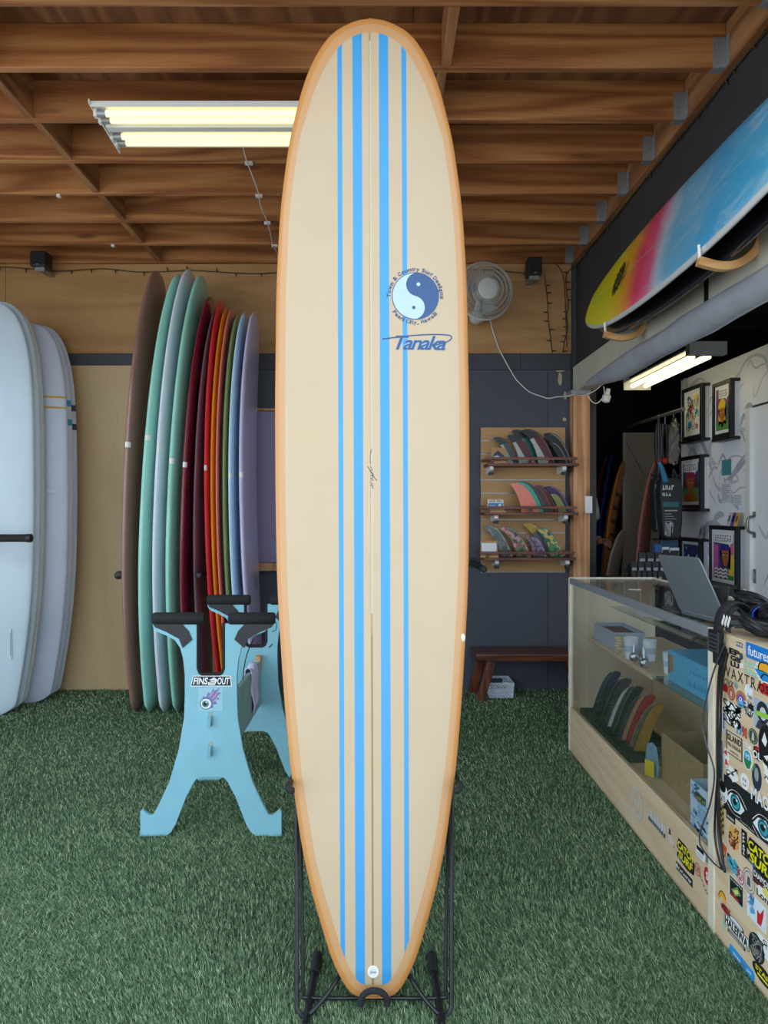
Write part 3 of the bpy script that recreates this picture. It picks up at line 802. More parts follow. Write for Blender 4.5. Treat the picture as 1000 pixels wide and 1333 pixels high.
specs = [
    ('chocolate brown longboard, leftmost in the back rack', (150, 106, 94), (208, 356), (181, 926), dict(tagpos=0.58, W=0.58, t=0.075, yaw=0.0)),
    ('mint green longboard right beside the brown one', (160, 224, 206), (236, 361), (198, 929), dict(tagpos=0.60, W=0.58, t=0.072, yaw=0.0)),
    ('pale grey longboard between the two mint green ones', (224, 230, 246), (249, 354), (217, 928), dict(tagpos=0.57, W=0.58, t=0.066, yaw=0.0)),
    ('mint green longboard between the pale grey and the maroon one', (150, 214, 196), (265, 362), (234, 928), dict(tagpos=0.55, W=0.58, t=0.072, yaw=0.0)),
    ('glossy dark maroon board right of the second mint one', (124, 20, 46), (277.5, 389), (252, 924), dict(coat=1.0, rough=0.12, tagpos=0.57, W=0.56, t=0.058, yaw=0.0)),
    ('dull plum coloured board between the maroon and the red one', (120, 98, 110), (285, 405), (272, 922), dict(W=0.52, t=0.036, yaw=0.0)),
    ('bright red board in the back rack', (232, 52, 66), (291, 394), (294, 920), dict(W=0.54, t=0.034, tagpos=0.57, yaw=0.0)),
    ('mustard yellow board tucked between the red and coral ones', (236, 166, 40), (297.5, 403), (301, 918), dict(W=0.50, t=0.031, yaw=0.0)),
    ('coral pink board right of the mustard one', (250, 136, 118), (304.5, 404), (308, 918), dict(W=0.52, t=0.032, yaw=0.0)),
    ('olive green board with a black rail in the back rack', (190, 194, 124), (311, 413), (315, 918), dict(W=0.51, t=0.032, rail=(28, 28, 32), yaw=0.0)),
    ('light blue board next to the lavender one', (190, 228, 248), (320.5, 410), (325, 918), dict(W=0.53, t=0.046, tagpos=0.57, yaw=0.0)),
    ('lavender board, rightmost of the back rack row', (196, 188, 226), (333, 409), (341, 918), dict(W=0.54, t=0.058, tagpos=0.57, yaw=0.0)),
]
rack_boards = []
for lab, rgb, top, bot, kw in specs:
    rack_boards.append(tall_board(lab, rgb, top, bot, 4.93, 5.1, group=RACK, **kw))
# small badge low on the lavender board
th_, b = rack_boards[-1]
bd = Art().poly([(0, .75), (.5, 1), (1, .75), (1, .25), (.5, 0), (0, .25)], (128, 120, 154), 1).poly([(.1, .7), (.5, .9), (.9, .7), (.9, .3), (.5, .1), (.1, .3)], (158, 150, 186), 2).text('ROD', .2, .4, .8, .6, (110, 102, 136), 3)
sgn = -1 if b.w.y > 0 else 1
bd.make('badge', th_, lambda u, v, h: b.deck(0.30 * b.L + v * 0.09, (0.02 + (u - 0.5) * -0.16) * sgn * -1, h), 0.0003, 0.0006)

WH = (206, 216, 230)
LEFT = 'white boards standing at the left edge'
wl_ = [
    ('white board with black rail squares, furthest right of the left group', WH, 93, 423, 911, 5.29, 5.33),
    ('white board with blue rail squares at the left', (210, 219, 232), 86.5, 422, 912, 5.21, 5.25),
    ('white board with two yellow stripes at the left', (204, 212, 230), 80, 420, 913, 5.13, 5.17),
    ('cream white longboard left of the yellow striped one', (214, 220, 212), 47, 396, 921, 4.97, 5.01),
    ('pale blue-white longboard with a fin box beside the black rack arm', (198, 214, 226), 41, 392, 923, 4.89, 4.93),
    ('white longboard with a fin box, nearest the camera at the left edge', (200, 216, 228), 32, 393, 926, 4.81, 4.85),
]
wb_ = []
for lab, rgb, pr, yt_, yb_, dT, dN in wl_:
    w_ = 0.53; half = w_ / 2 * FPX / 5.05
    wb_.append(tall_board(lab, rgb, (pr - half + 6, yt_), (pr - half + 8, yb_), dT, dN, W=w_, t=0.05, deck=-1, rn=0.06, rt=0.03, tail=0.5, group=LEFT, coat=0.3, rough=0.35, ddir=(-0.30, 0.954, 0)))
def near_a(b):      # section angle of the rail on the right as seen from the room
    return 0.0 if b.w.x > 0 else math.pi
for (th_, b), rgb in ((wb_[0], (58, 58, 64)), (wb_[1], (64, 148, 196))):
    for q in (0.775, 0.724):
        q_ = q + (0.005 if rgb[0] > 60 else -0.008)
        a0 = near_a(b); b.band(q_ * b.L, (q_ + 0.017) * b.L, a0 - 0.9, a0 + 0.9, mat('tape_%d' % rgb[0], rgb, 0.5), 'rail_square', th_, 8)
th_, b = wb_[2]
for q in (0.800, 0.772):
    b.band(q * b.L, (q + 0.0055) * b.L, math.pi, 2 * math.pi, mat('stripe_yellow', (206, 168, 62), 0.5), 'stripe', th_, 30)
for (th_, b), u_ in ((wb_[4], 0.165), (wb_[5], 0.12)):
    bx = G(); q0 = 0.135 * b.L; s_ = 1 if b.w.x > 0 else -1
    pts = [b.under(q0 + 0.20 * k / 8, s_ * u_, 0.0006) for k in range(9)]
    o_ = bx.tube(pts, 0.0085, fin_box_m, 8).make('fin_box', th_, smooth=True)
    G().tube([p + Vector((0, -0.0065, 0)) for p in pts[1:-1]], 0.0032, mat('slot_grey', (150, 160, 176), 0.5), 6).make('slot', o_)
th_, b = wb_[2]
s_ = 1 if b.w.x > 0 else -1
pa = Art().rect(0, 0, 1, 1, (218, 222, 230), 1).rect(.05, .1, .95, .2, (170, 176, 190), 2).rect(.3, .45, .95, .9, (226, 230, 238), 2)
pa.make('price_label', th_, lambda u, v, h: b.under(b.L * .545 + v * .035, s_ * (0.12 + u * .07), h), .0003, .0006)

# rack arms
def rack_arm(label, a, b, r):
    t_ = thing('rack_arm', label, 'rack arm', a)
    a, b = Vector(a), Vector(b); d = (b - a).normalized()
    G().tube([a, b - d * 0.03], r, black_foam, 12).make('padded_bar', t_, smooth=True)
    G().tube([b - d * 0.032, b - d * 0.006, b], [r * 1.12, r * 1.12, r * 0.8], black_plastic, 12).make('end_cap', t_, smooth=True)
    G().lathe(a - d * 0.0, d, [(0, r * 1.9), (0.008, r * 1.9)], black_metal, 16).make('wall_flange', t_)
rack_arm('black padded rack arm in front of the white boards', (XL, 4.56, 1.172), (PX(42, 4.56), 4.56, 1.172), 0.024)
rack_arm('black rack peg just left of the brown board', (-1.675, YB, 0.925), (-1.675, 4.74, 0.925), 0.024)
rack_arm('black rack peg between the plum and red boards', (-1.150, YB, 0.93), (-1.150, 4.70, 0.93), 0.018)
rack_arm('black rack peg under the fin display left corner', (0.70, YB, 0.952), (0.70, 4.9, 0.952), 0.021)

# lavender panel between timber ledges, seen between the rack and the longboard
pn = thing('notice_board', 'lavender panel between timber ledges behind the longboard', 'panel', (-0.8, YB, 0.92))
G().box(-1.0, -0.45, YB - 0.02, YB - .006, 0.955, 2.08, mat('lavender_panel', (150, 138, 172), 0.6)).make('board', pn)
G().box(-1.02, -0.43, YB - 0.045, YB - .005, 2.082, 2.10, post_wood).make('ledge', pn, bevel=0.002)
G().box(-1.02, -0.43, YB - 0.07, YB - .005, 0.895, 0.953, post_wood).make('ledge', pn, bevel=0.003)

# ================================================================ the light blue work stand
blue_paint = mat('pale_blue_paint', (138, 196, 212), 0.55, var=0.05, scale=9)
blue_edge = mat('blue_edge_ply', (128, 160, 160), 0.7, var=0.15, scale=40)
ws = thing('shaping_stand', 'pale blue plywood board stand with black padded arms', 'stand', (-0.66, 3.3, 0))
HALF = [(0, 1011), (-12, 1011), (-18, 1013), (-22, 1018), (-32, 1037), (-46, 1073), (-52, 1083), (-58, 1088), (-92, 1088.5), (-92, 1056), (-89, 1053), (-86, 1057), (-80, 1061), (-75, 1060.5),
        (-67, 1045), (-54, 1017), (-42, 976), (-35, 934), (-34, 905), (-34, 878), (-36, 858), (-40, 843), (-47, 833), (-58, 827), (-70, 822), (-75, 817), (-76, 811), (-12.5, 811), (-12.5, 815)]
SLOT = [(-17.5, 811), (-17.5, 870), (-15, 876), (-11, 878.5), (0, 878.5)]
def stand_outline():
    L = [p for p in HALF[:-2]] + SLOT
    k = 3.035 / FPX
    left = [(x * k, (1089.5 - y) * k) for x, y in L]
    right = [(-x, z) for x, z in reversed(left) if abs(x) > 1e-6]
    return left + right
SO = stand_outline()
KS = 3.035 / FPX
panels = []
for cx_, y_, nm in ((PX(274.5, 3.035), 3.035, 'front'), (-0.61, 3.66, 'rear')):
    g = G(); g.prism(SO, lambda u, v, w: (cx_ + u, y_ + w, v), 0.0, 0.018, blue_paint)
    pnl = g.make('stand_panel', ws, bevel=0.0015)
    panels.append((pnl, cx_, y_))
    ztop = (1089.5 - 805) * KS
    for s_ in (-1, 1):
        xa, xb = cx_ + s_ * 76 * KS, cx_ + s_ * 9.5 * KS
        if s_ > 0: xa, xb = cx_ + 83 * KS, cx_ + 23 * KS
        if s_ < 0: xa, xb = cx_ - 76 * KS, cx_ - 9 * KS
        pd = G().tube([(xa, y_ + 0.009, ztop), (xa + (xb - xa) * .04, y_ + 0.009, ztop), (xb - (xb - xa) * .04, y_ + 0.009, ztop), (xb, y_ + 0.009, ztop)], [0.022, 0.0255, 0.0255, 0.022], black_foam, 14).make('pad', pnl, smooth=True)
        # black tape gusset wrapped round arm and neck
        gus = [(xa, ztop - 0.018), (xa - s_ * 0.012, ztop - 0.035), (xa - s_ * 0.055, ztop - 0.052), (xa - s_ * 0.11, ztop - 0.082), (xa - s_ * 0.125, ztop - 0.12), (xa - s_ * 0.165, ztop - 0.085), (xa - s_ * 0.15, ztop - 0.05), (xa - s_ * 0.12, ztop - 0.018)]
        gg = G().prism(gus, lambda u, v, w: (u, y_ + w, v), -0.0035, 0.0215, mat('black_tape', (36, 38, 46), 0.4, var=0.2, scale=30, bmp=0.3))
        gg.make('tape_wrap', pnl)
fp, fcx, fy = panels[0]
# black lining of the yoke
lin_pts = [(fcx + x * KS * s, (1089.5 - y) * KS) for s, seq in ((1, SLOT), (-1, list(reversed(SLOT)))) for x, y in seq]
G().tube([(x, fy + 0.009, z) for x, z in lin_pts], 0.0105, black_foam, 8).make('yoke_lining', fp, smooth=True)
rp, rcx, ry = panels[1]
G().tube([(x - fcx + rcx, ry + 0.009, z) for x, z in lin_pts], 0.0105, black_foam, 8).make('yoke_lining', rp, smooth=True)
# the two braces between the panels; their ends show in the slots with a wedge
g = G().box(-0.600, -0.582, fy + 0.018, ry + 0.03, 0.385, 0.605, mat('brace_paint', (150, 186, 186), 0.6, var=0.08)).make('brace', ws, bevel=0.001)
G().box(-0.602, -0.580, ry - 0.05, ry + 0.045, 0.56, 0.628, mat('raw_ply', (206, 160, 106), 0.7, var=0.1)).make('tenon', ws)
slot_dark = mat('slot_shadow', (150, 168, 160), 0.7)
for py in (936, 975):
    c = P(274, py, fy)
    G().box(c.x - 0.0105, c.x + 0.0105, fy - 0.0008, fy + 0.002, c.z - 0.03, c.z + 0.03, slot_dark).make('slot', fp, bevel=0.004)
    G().obox((c.x - 0.002, fy - 0.012, c.z - 0.006), (0.008, 0, 0), (0, 0.014, 0), (0.0022, -0.004, 0.02), blue_paint).make('wedge', fp, bevel=0.001)
# FINS OUT sticker and the flaming eyeball sticker
def on_panel(x0, x1, y0, y1, d):
    a, b = P(x0, y1, d), P(x1, y0, d)
    return lambda u, v, h: (a.x + u * (b.x - a.x), d - h, a.z + v * (b.z - a.z))
s1 = Art().poly([(.03, 0), (1, 0), (.98, 1), (0.08, 1)], (236, 240, 242), 1).poly([(.05, .07), (.975, .07), (.955, .93), (.1, .93)], (34, 36, 44), 2)
s1.text('FINS', .09, .17, .44, .84, (240, 242, 244), 3, shear=.2, bold=.03).text('OUT', .66, .17, .95, .84, (240, 242, 244), 3, shear=.2, bold=.03)
s1.poly([(.44, .12), (.60, .12), (.66, .62), (.58, .86), (.52, .70), (.46, .62), (.53, .46), (.44, .38)], (240, 242, 244), 3)
for i in range(4): s1.rect(.47, .22 + .12 * i, .6, .26 + .12 * i, (90, 96, 106), 4)
s1.make('lettered_sticker', fp, on_panel(246.5, 302, 879.5, 893.5, fy), label='black and white slanted FINS OUT sticker')
s2 = Art(); FL = (122, 128, 186)
s2.rect(0, 0, 1, 1, (160, 206, 222), 1)
s2.poly([(.12, .3), (.2, .62), (.32, .58), (.42, .82), (.5, .72), (.62, .98), (.66, .86), (.9, 1.0), (.78, .8), (.95, .78), (.76, .62), (.88, .5), (.7, .46), (.78, .28), (.6, .26), (.62, .12), (.44, .1), (.3, .06)], FL, 2)
for p in ([(.4, .6), (.55, .7), (.62, .88)], [(.55, .5), (.68, .62), (.82, .86)], [(.58, .36), (.7, .46), (.84, .66)]):
    s2.stroke(p, .05, (206, 160, 190), 3, taper=True)
s2.oval(.32, .3, .25, .25, (232, 240, 246), 3).ring(.32, .3, .25, .25, .12, (60, 70, 120), 4).oval(.30, .29, .14, .14, (84, 140, 132), 4).oval(.29, .29, .075, .075, (16, 20, 24), 5).oval(.34, .36, .03, .03, (250, 250, 250), 6)
s2.make('eyeball_sticker', fp, on_panel(258, 290, 895, 925, fy), label='flaming eyeball sticker')
# thin cord hanging from the right pad
G().tube(smoothpath([P(330, 832, fy - 0.004), P(324, 845, fy + 0.02), P(319, 862, fy + 0.03), P(316, 885, fy + 0.03)], 5), 0.0022, cable_black, 6).make('cord', ws)
G().tube(smoothpath([P(355, 806, fy - 0.03), P(360, 812, fy - 0.01), P(359, 820, fy), P(354, 822, fy - 0.005)], 5), 0.0016, cable_black, 6).make('cord', ws)
G().obox(P(352.5, 840.5, ry - 0.002), (0.009, 0, 0.009), (0, 0.0015, 0), (-0.0016, 0, 0.0016), black_plastic).make('bolt_slot', rp)
# towel over the brace
tw = thing('towel', 'small lilac white towel hanging over the brace of the blue stand', 'towel', (-0.591, 3.42, 0.4))
g = G(); nU, nV = 14, 22; vv = []
prof = [(-0.022 - 0.003 * math.sin(k), 0.608 - 0.012 * k) for k in range(8)][::-1] + [(-0.014, 0.619), (0.0, 0.622), (0.012, 0.619)] + [(0.019 + 0.004 * math.sin(k * .9), 0.606 - 0.0165 * k) for k in range(12)]
for i, (ox, oz) in enumerate(prof):
    for j in range(nU):
        t = j / (nU - 1); vv.append((-0.591 + ox + 0.005 * math.sin(t * 9 + i * .35), 3.42 + 0.13 * (t - .5) + 0.01 * math.sin(i * .4), oz + 0.008 * math.sin(t * 6 + i * .2)))
ff = [(i * nU + j, i * nU + j + 1, (i + 1) * nU + j + 1, (i + 1) * nU + j) for i in range(len(prof) - 1) for j in range(nU - 1)]
tob = g.add(vv, ff, mat('towel_cloth', (206, 204, 236), 0.95, var=0.08, scale=80, bmp=0.5)).make('cloth', tw, smooth=True)
sm = tob.modifiers.new('solid', 'SOLIDIFY'); sm.thickness = 0.005

# ================================================================ bench and basket
bench = thing('bench', 'dark stained timber bench against the charcoal wall', 'bench', (1.05, 5.3, 0))
G().box(0.682, 1.52, 5.15, 5.46, 0.288, 0.336, walnut).make('seat', bench, bevel=0.006)
def leg(xt, xb, yt, yb):
    g = G(); a = Vector((xt, yt, 0.289)); b = Vector((xb, yb, 0.0))
    v = []
    for c, k in ((b, 0.028), (a, 0.034)):
        v += [(c.x - k, c.y - 0.022, c.z), (c.x + k, c.y - 0.022, c.z), (c.x + k, c.y + 0.022, c.z), (c.x - k, c.y + 0.022, c.z)]
    g.add(v, [(0, 3, 2, 1), (4, 5, 6, 7), (0, 1, 5, 4), (1, 2, 6, 5), (2, 3, 7, 6), (3, 0, 4, 7)], walnut_leg); g.make('leg', bench, bevel=0.004)
leg(0.80, 0.715, 5.20, 5.19); leg(0.755, 0.69, 5.41, 5.43); leg(1.36, 1.455, 5.20, 5.19); leg(1.38, 1.45, 5.41, 5.43)

white_plastic = mat('white_plastic', (222, 228, 240), 0.4, var=0.03)
def basket(label, x0, x1, y0, y1, z0, h, cell, name='storage_basket', labelplate=False):
    """open basket whose sides are a real diagonal lattice"""
    t_ = thing(name, label, 'basket', ((x0 + x1) / 2, (y0 + y1) / 2, z0))
    fl = 0.010
    G().box(x0 + fl, x1 - fl, y0 + fl, y1 - fl, z0, z0 + 0.004, white_plastic).make('base', t_)
    g = G()
    for zz, e in ((z0 + h, 0), (z0 + 0.006, fl)):
        g.tube([(x0 + e, y0 + e, zz), (x1 - e, y0 + e, zz), (x1 - e, y1 - e, zz), (x0 + e, y1 - e, zz)], 0.005, white_plastic, 6, closed=True)
    for sx, sy in ((x0, y0), (x1, y0), (x1, y1), (x0, y1)):
        cx_, cy_ = (x0 + x1) / 2, (y0 + y1) / 2
        g.tube([(sx, sy, z0 + h), (sx + math.copysign(fl, cx_ - sx), sy + math.copysign(fl, cy_ - sy), z0 + 0.005)], 0.005, white_plastic, 6)
    g.make('rim', t_, smooth=True)
    def side(p0, p1, inw):
        g = G(); p0, p1 = Vector(p0), Vector(p1); L = (p1 - p0).length; d = (p1 - p0) / L; inw = Vector(inw)
        def at(a, z): return p0 + d * a + Vector((0, 0, z)) + inw * (fl * (1 - z / h))
        n = max(3, int(round(L / cell))); c = L / n; hh = h - 0.008
        for i in range(-int(hh / c) - 1, n + 1):
            for sg in (1, -1):
                a0 = i * c if sg > 0 else L - i * c
                # clip the diagonal to 0..L
                ta, tb = 0.0, hh
                a1 = a0 + sg * hh
                lo, hi = 0.0, 1.0
                dd = a1 - a0
                for bound, s in ((0.0, 1), (L, -1)):
                    fa, fb = s * (a0 - bound), s * (a1 - bound)
                    if fa < 0 and fb < 0: lo = 2
                    elif fa < 0: lo = max(lo, fa / (fa - fb))
                    elif fb < 0: hi = min(hi, fa / (fa - fb))
                if hi - lo > 0.05:
                    q0 = at(a0 + dd * lo, 0.006 + hh * lo * 0.98); q1 = at(a0 + dd * hi, 0.006 + hh * hi * 0.98)
                    g.tube([q0, q1], cell * 0.2, white_plastic, 4, cap=False)
        g.make('lattice_side', t_)
    side((x0, y0, z0), (x1, y0, z0), (0, 1, 0)); side((x1, y1, z0), (x0, y1, z0), (0, -1, 0))
    side((x0, y1, z0), (x0, y0, z0), (1, 0, 0)); side((x1, y0, z0), (x1, y1, z0), (-1, 0, 0))
    if labelplate:
        G().box((x0 + x1) / 2 - 0.035, (x0 + x1) / 2 + 0.035, y0 + 0.0, y0 + 0.004, z0 + h * .68, z0 + h * .86, mat('plate_grey', (120, 122, 120), 0.6)).make('label_plate', t_)
    return t_
bk = basket('white lattice storage basket under the dark bench', PX(637, 5.26), PX(669, 5.26), 5.26, 5.48, 0.0, 0.108, 0.022, labelplate=True)
G().box(PX(634, 5.4), PX(651, 5.4), 5.30, 5.33, 0.075, 0.13, mat('navy_block', (44, 50, 66), 0.6)).make('card_pack', bk)

# ================================================================ slatwall fin display
SW = thing('slatwall_display', 'tan slatwall panel with three dark timber shelves', 'display', (PX(681, 5.49), 5.5, PZ(745, 5.49)))
sx0, sx1 = PX(626, 5.49), PX(736, 5.49)
G().box(sx0, sx1, 5.497, 5.508, PZ(745, 5.49), PZ(556, 5.49), mat('slat_groove', (120, 110, 104), 0.6)).make('backing', SW)
zz0, zz1 = PZ(745, 5.49), PZ(556, 5.49); nsl = 11; hs = (zz1 - zz0) / nsl
for i in range(nsl):
    G().box(sx0, sx1, 5.484, 5.4972, zz0 + i * hs + 0.004, zz0 + (i + 1) * hs - 0.004, slat_wood).make('slat', SW, bevel=0.002)
    G().box(sx0, sx1, 5.4925, 5.496, zz0 + i * hs - 0.003, zz0 + i * hs + 0.003, alu).make('groove_rail', SW)
shelves = []
for (a, b, ytop, ybr, brx) in ((630, 750, 604, 617, (633, 727)), (625, 749, 667, 680, (639, 729)), (624, 746, 725, 737, (640, 731))):
    z = PZ(ytop, 5.36); x0, x1 = PX(a + 3, 5.36), PX(b, 5.36)
    sh = G().box(x0, x1, 5.27, 5.483, z - 0.019, z, shelf_wood).make('shelf', SW, bevel=0.002)
    G().box(x0 - 0.025, x1 - 0.01, 5.276, 5.29, z + 0.0245, z + 0.044, shelf_wood).make('lip_rail', sh, bevel=0.002)
    G().box(x0 - 0.02, x1 - 0.015, 5.46, 5.474, z + 0.0215, z + 0.041, shelf_wood).make('lip_rail', sh, bevel=0.002)
    for q in (0.05, 0.5, 0.95):
        G().box(x0 + (x1 - x0) * q - 0.012, x0 + (x1 - x0) * q + 0.012, 5.2905, 5.302, z, z + 0.04, shelf_wood).make('lip_post', sh)
    for bxp in brx:
        bx = PX(bxp + 3, 5.36)
        g = G().prism([(5.483, z - 0.02), (5.30, z - 0.02), (5.30, z - 0.045), (5.33, z - 0.06), (5.483, z - 0.075)], lambda u, v, w: (bx + w, u, v), 0, 0.028, white_metal)
        br = g.make('bracket', sh, bevel=0.002)
        G().box(bx - 0.002, bx + 0.03, 5.30, 5.33, z - 0.082, z - 0.0605, black_plastic).make('bracket_foot', br)
    shelves.append((z, x0, x1))
def fin_poly(bx0, bx1, tipx, h):
    lead = bez((bx1, 0, 0), (tipx + (bx1 - tipx) * 0.62, h * 1.06, 0), (tipx + (bx1 - tipx) * 0.14, h, 0), 9)
    tip = bez((tipx + (bx1 - tipx) * 0.14, h, 0), (tipx, h * 1.0, 0), (tipx, h * 0.94, 0), 3)[1:]
    trail = bez((tipx, h * 0.94, 0), (tipx + (bx0 - tipx) * 0.86, h * 0.60, 0), (bx0, 0, 0), 8)[1:]
    return [(p.x, p.y) for p in lead + tip + trail]
def clip_poly(poly, ax, ay, c):
    out = []; n = len(poly)
    for i in range(n):
        p, q = poly[i], poly[(i + 1) % n]; a = p[0] * ax + p[1] * ay - c; b = q[0] * ax + q[1] * ay - c
        if a >= 0: out.append(p)
        if a * b < 0: t = a / (a - b); out.append((p[0] + (q[0] - p[0]) * t, p[1] + (q[1] - p[1]) * t))
    return out
def shelf_fin(label, z, y, tip, bx0, bx1, basey, col, tipc=None, leadc=None, line=None, spots=None, group=None, thick=0.007, pattern=None):
    d = y
    X0, X1, XT = PX(bx0, d), PX(bx1, d), PX(tip[0], d)
    h = PZ(tip[1], d) - z
    t_ = thing('surfboard_fin', label, 'fin', ((X0 + X1) / 2, y, z), group)
    poly = fin_poly(X0 - X0, X1 - X0, XT - X0, h)
    fn = lambda u, v, w: (X0 + u, y + w + (u * 0.10), z + v)
    m = pattern or mat('fin_%02x%02x%02x' % col, col, 0.3, var=0.1, scale=30, coat=0.1)
    bl = G().prism(poly, fn, -thick / 2, thick / 2, m).make('blade', t_, bevel=0.001)
    if leadc:
        sh = [(p[0] * 1.0, p[1]) for p in poly]
        cen = [(p[0] + (X1 - X0) * 0.45, p[1] - h * 0.10) for p in poly]
        q = [p for p in poly]
        a = clip_poly(q, 1.0, 0.62 * (X1 - XT) / h, ((X1 - X0) * 0.62))
        if len(a) > 3: G().prism(a, fn, -thick / 2 - 0.0008, -thick / 2 + 0.001, mat('fin_%02x%02x%02x' % leadc, leadc, 0.3, coat=0.1)).make('panel', t_)
    if tipc:
        a = clip_poly(poly, -0.35, 1.0, h * 0.80)
        if len(a) > 2: G().prism(a, fn, -thick / 2 - 0.0012, thick / 2 + 0.0004, mat('fin_%02x%02x%02x' % tipc, tipc, 0.3, coat=0.1)).make('tip', t_)
    if line:
        lead = poly[:10]
        G().tube([fn(p[0] - 0.006, p[1] * 0.97, -thick / 2 - 0.0006) for p in lead[:-1]], 0.0013, mat('fin_%02x%02x%02x' % line, line, 0.4), 5).make('pinline', t_)
    if spots:
        g = Art(); g.ring(0, 0, 1, 1, .25, spots, 1, 18).oval(0, 0, .45, .45, spots, 1, 12)
        cx_, cz_ = (X1 - X0) * 0.5, h * 0.14
        g.make('logo', t_, lambda u, v, h_: fn(cx_ + u * 0.017, cz_ + v * 0.017, -thick / 2 - 0.0012 - h_), 0.0001, 0.0)
    return t_
def pattern_mat(name, cols, sc):
    if name in MATS: return MATS[name]
    m, t, b, o = nt(name)
    v = t.nodes.new('ShaderNodeTexVoronoi'); v.inputs['Scale'].default_value = sc; t.links.new(ocoord(t), v.inputs['Vector'])
    r = ramp(t, v.outputs['Color'], [(i / max(1, len(cols) - 1) * 0.7 + 0.15, lin(c)) for i, c in enumerate(cols)])
    r.node.color_ramp.interpolation = 'CONSTANT'
    t.links.new(r, b.inputs['Base Color']); b.inputs['Roughness'].default_value = 0.3; b.inputs['Coat Weight'].default_value = 0.4
    MATS[name] = m; return m
GREY, BLK, MAR, TEAL = (176, 180, 176), (26, 27, 30), (84, 22, 32), (24, 92, 88)
z1 = shelves[0][0]; FG = 'fins on the top shelf'
shelf_fin('white fin with charcoal front edge and black tip, leftmost on the top shelf', z1, 5.40, (642, 569), 661, 675, 598, GREY, BLK, (62, 66, 78), group=FG)
shelf_fin('maroon and grey fin with round logo, second from left on the top shelf', z1, 5.385, (660, 566), 676, 697, 598, GREY, BLK, MAR, None, (196, 186, 188), FG)
shelf_fin('grey fin with teal panel and pale line on the top shelf', z1, 5.415, (666, 559.5), 688, 706, 598, GREY, BLK, TEAL, (220, 224, 220), group=FG)
shelf_fin('tall maroon and grey fin in the middle of the top shelf', z1, 5.37, (680, 559), 701, 724, 598, GREY, BLK, MAR, (150, 146, 140), (196, 186, 188), FG)
shelf_fin('black fin with double white pinline, rightmost on the top shelf', z1, 5.40, (708, 563.5), 724, 746, 598, (32, 34, 40), None, None, (214, 214, 214), group=FG)
shelf_fin('smaller black fin with white outline right of centre on the top shelf', z1, 5.375, (714, 576), 728, 740, 598, (30, 32, 36), None, None, (214, 214, 214), group=FG)
shelf_fin('black fin behind the middle maroon one on the top shelf', z1, 5.43, (704, 570), 716, 730, 598, (38, 38, 42), None, None, (180, 180, 180), group=FG)
z2 = shelves[1][0]; FG = 'fins on the middle shelf'
shelf_fin('coral pink fin at the front of the middle shelf', z2, 5.345, (664, 629), 679, 703, 663, (234, 132, 112), None, None, None, (240, 190, 170), FG, 0.009)
shelf_fin('turquoise fin just behind the coral one', z2, 5.362, (671, 628), 687, 708, 663, (52, 172, 152), group=FG, thick=0.009)
shelf_fin('slate grey fin behind the turquoise one', z2, 5.38, (673, 627), 692, 714, 663, (66, 70, 80), group=FG)
shelf_fin('maroon fin left of two on the middle shelf', z2, 5.395, (692, 633), 704, 720, 663, (90, 26, 34), None, None, (176, 150, 146), group=FG)
shelf_fin('maroon fin right of two on the middle shelf', z2, 5.41, (696, 632), 712, 726, 663, (96, 28, 36), None, None, (176, 150, 146), group=FG)
shelf_fin('small olive fin near the right end of the middle shelf', z2, 5.375, (716, 643), 727, 738, 663, (136, 138, 74), group=FG)
shelf_fin('deep purple fin, rightmost on the middle shelf', z2, 5.40, (709, 633), 727, 744, 663, (54, 36, 84), None, None, (190, 180, 200), group=FG)
z3 = shelves[2][0]; FG = 'fins on the bottom shelf'
leaf = pattern_mat('fin_leaf', [(46, 60, 58), (96, 108, 104), (64, 78, 74), (140, 148, 142)], 34)
floral = pattern_mat('fin_floral', [(40, 66, 44), (160, 60, 84), (84, 110, 60), (196, 130, 140), (40, 48, 44)], 42)
tropic = pattern_mat('fin_tropic', [(20, 92, 70), (60, 130, 76), (196, 176, 96), (24, 70, 60)], 40)
violet = pattern_mat('fin_violet', [(96, 74, 104), (140, 116, 140), (60, 56, 76)], 46)
shelf_fin('grey leaf patterned fin, leftmost on the bottom shelf', z3, 5.385, (629, 684), 652, 668, 717, (90, 100, 96), None, None, (210, 212, 206), None, FG, pattern=leaf)
shelf_fin('red and green floral fin on the bottom shelf', z3, 5.37, (650, 685), 672, 692, 717, (120, 70, 80), None, None, (206, 206, 200), None, FG, pattern=floral)
shelf_fin('small mauve patterned fin left of two on the bottom shelf', z3, 5.40, (684, 698), 694, 705, 717, (120, 100, 120), None, None, (206, 206, 210), None, FG, pattern=violet)
shelf_fin('small mauve patterned fin right of two on the bottom shelf', z3, 5.385, (690, 699), 701, 712, 717, (120, 100, 120), None, None, (206, 206, 210), None, FG, pattern=violet)
shelf_fin('slate fin with mustard yellow tip on the bottom shelf', z3, 5.42, (681, 681), 704, 718, 717, (84, 92, 104), (176, 146, 34), None, (206, 206, 210), None, FG)
shelf_fin('green tropical patterned fin, rightmost on the bottom shelf', z3, 5.37, (699, 687.5), 717, 734, 717, (40, 110, 76), None, None, (206, 210, 200), None, FG, pattern=tropic)
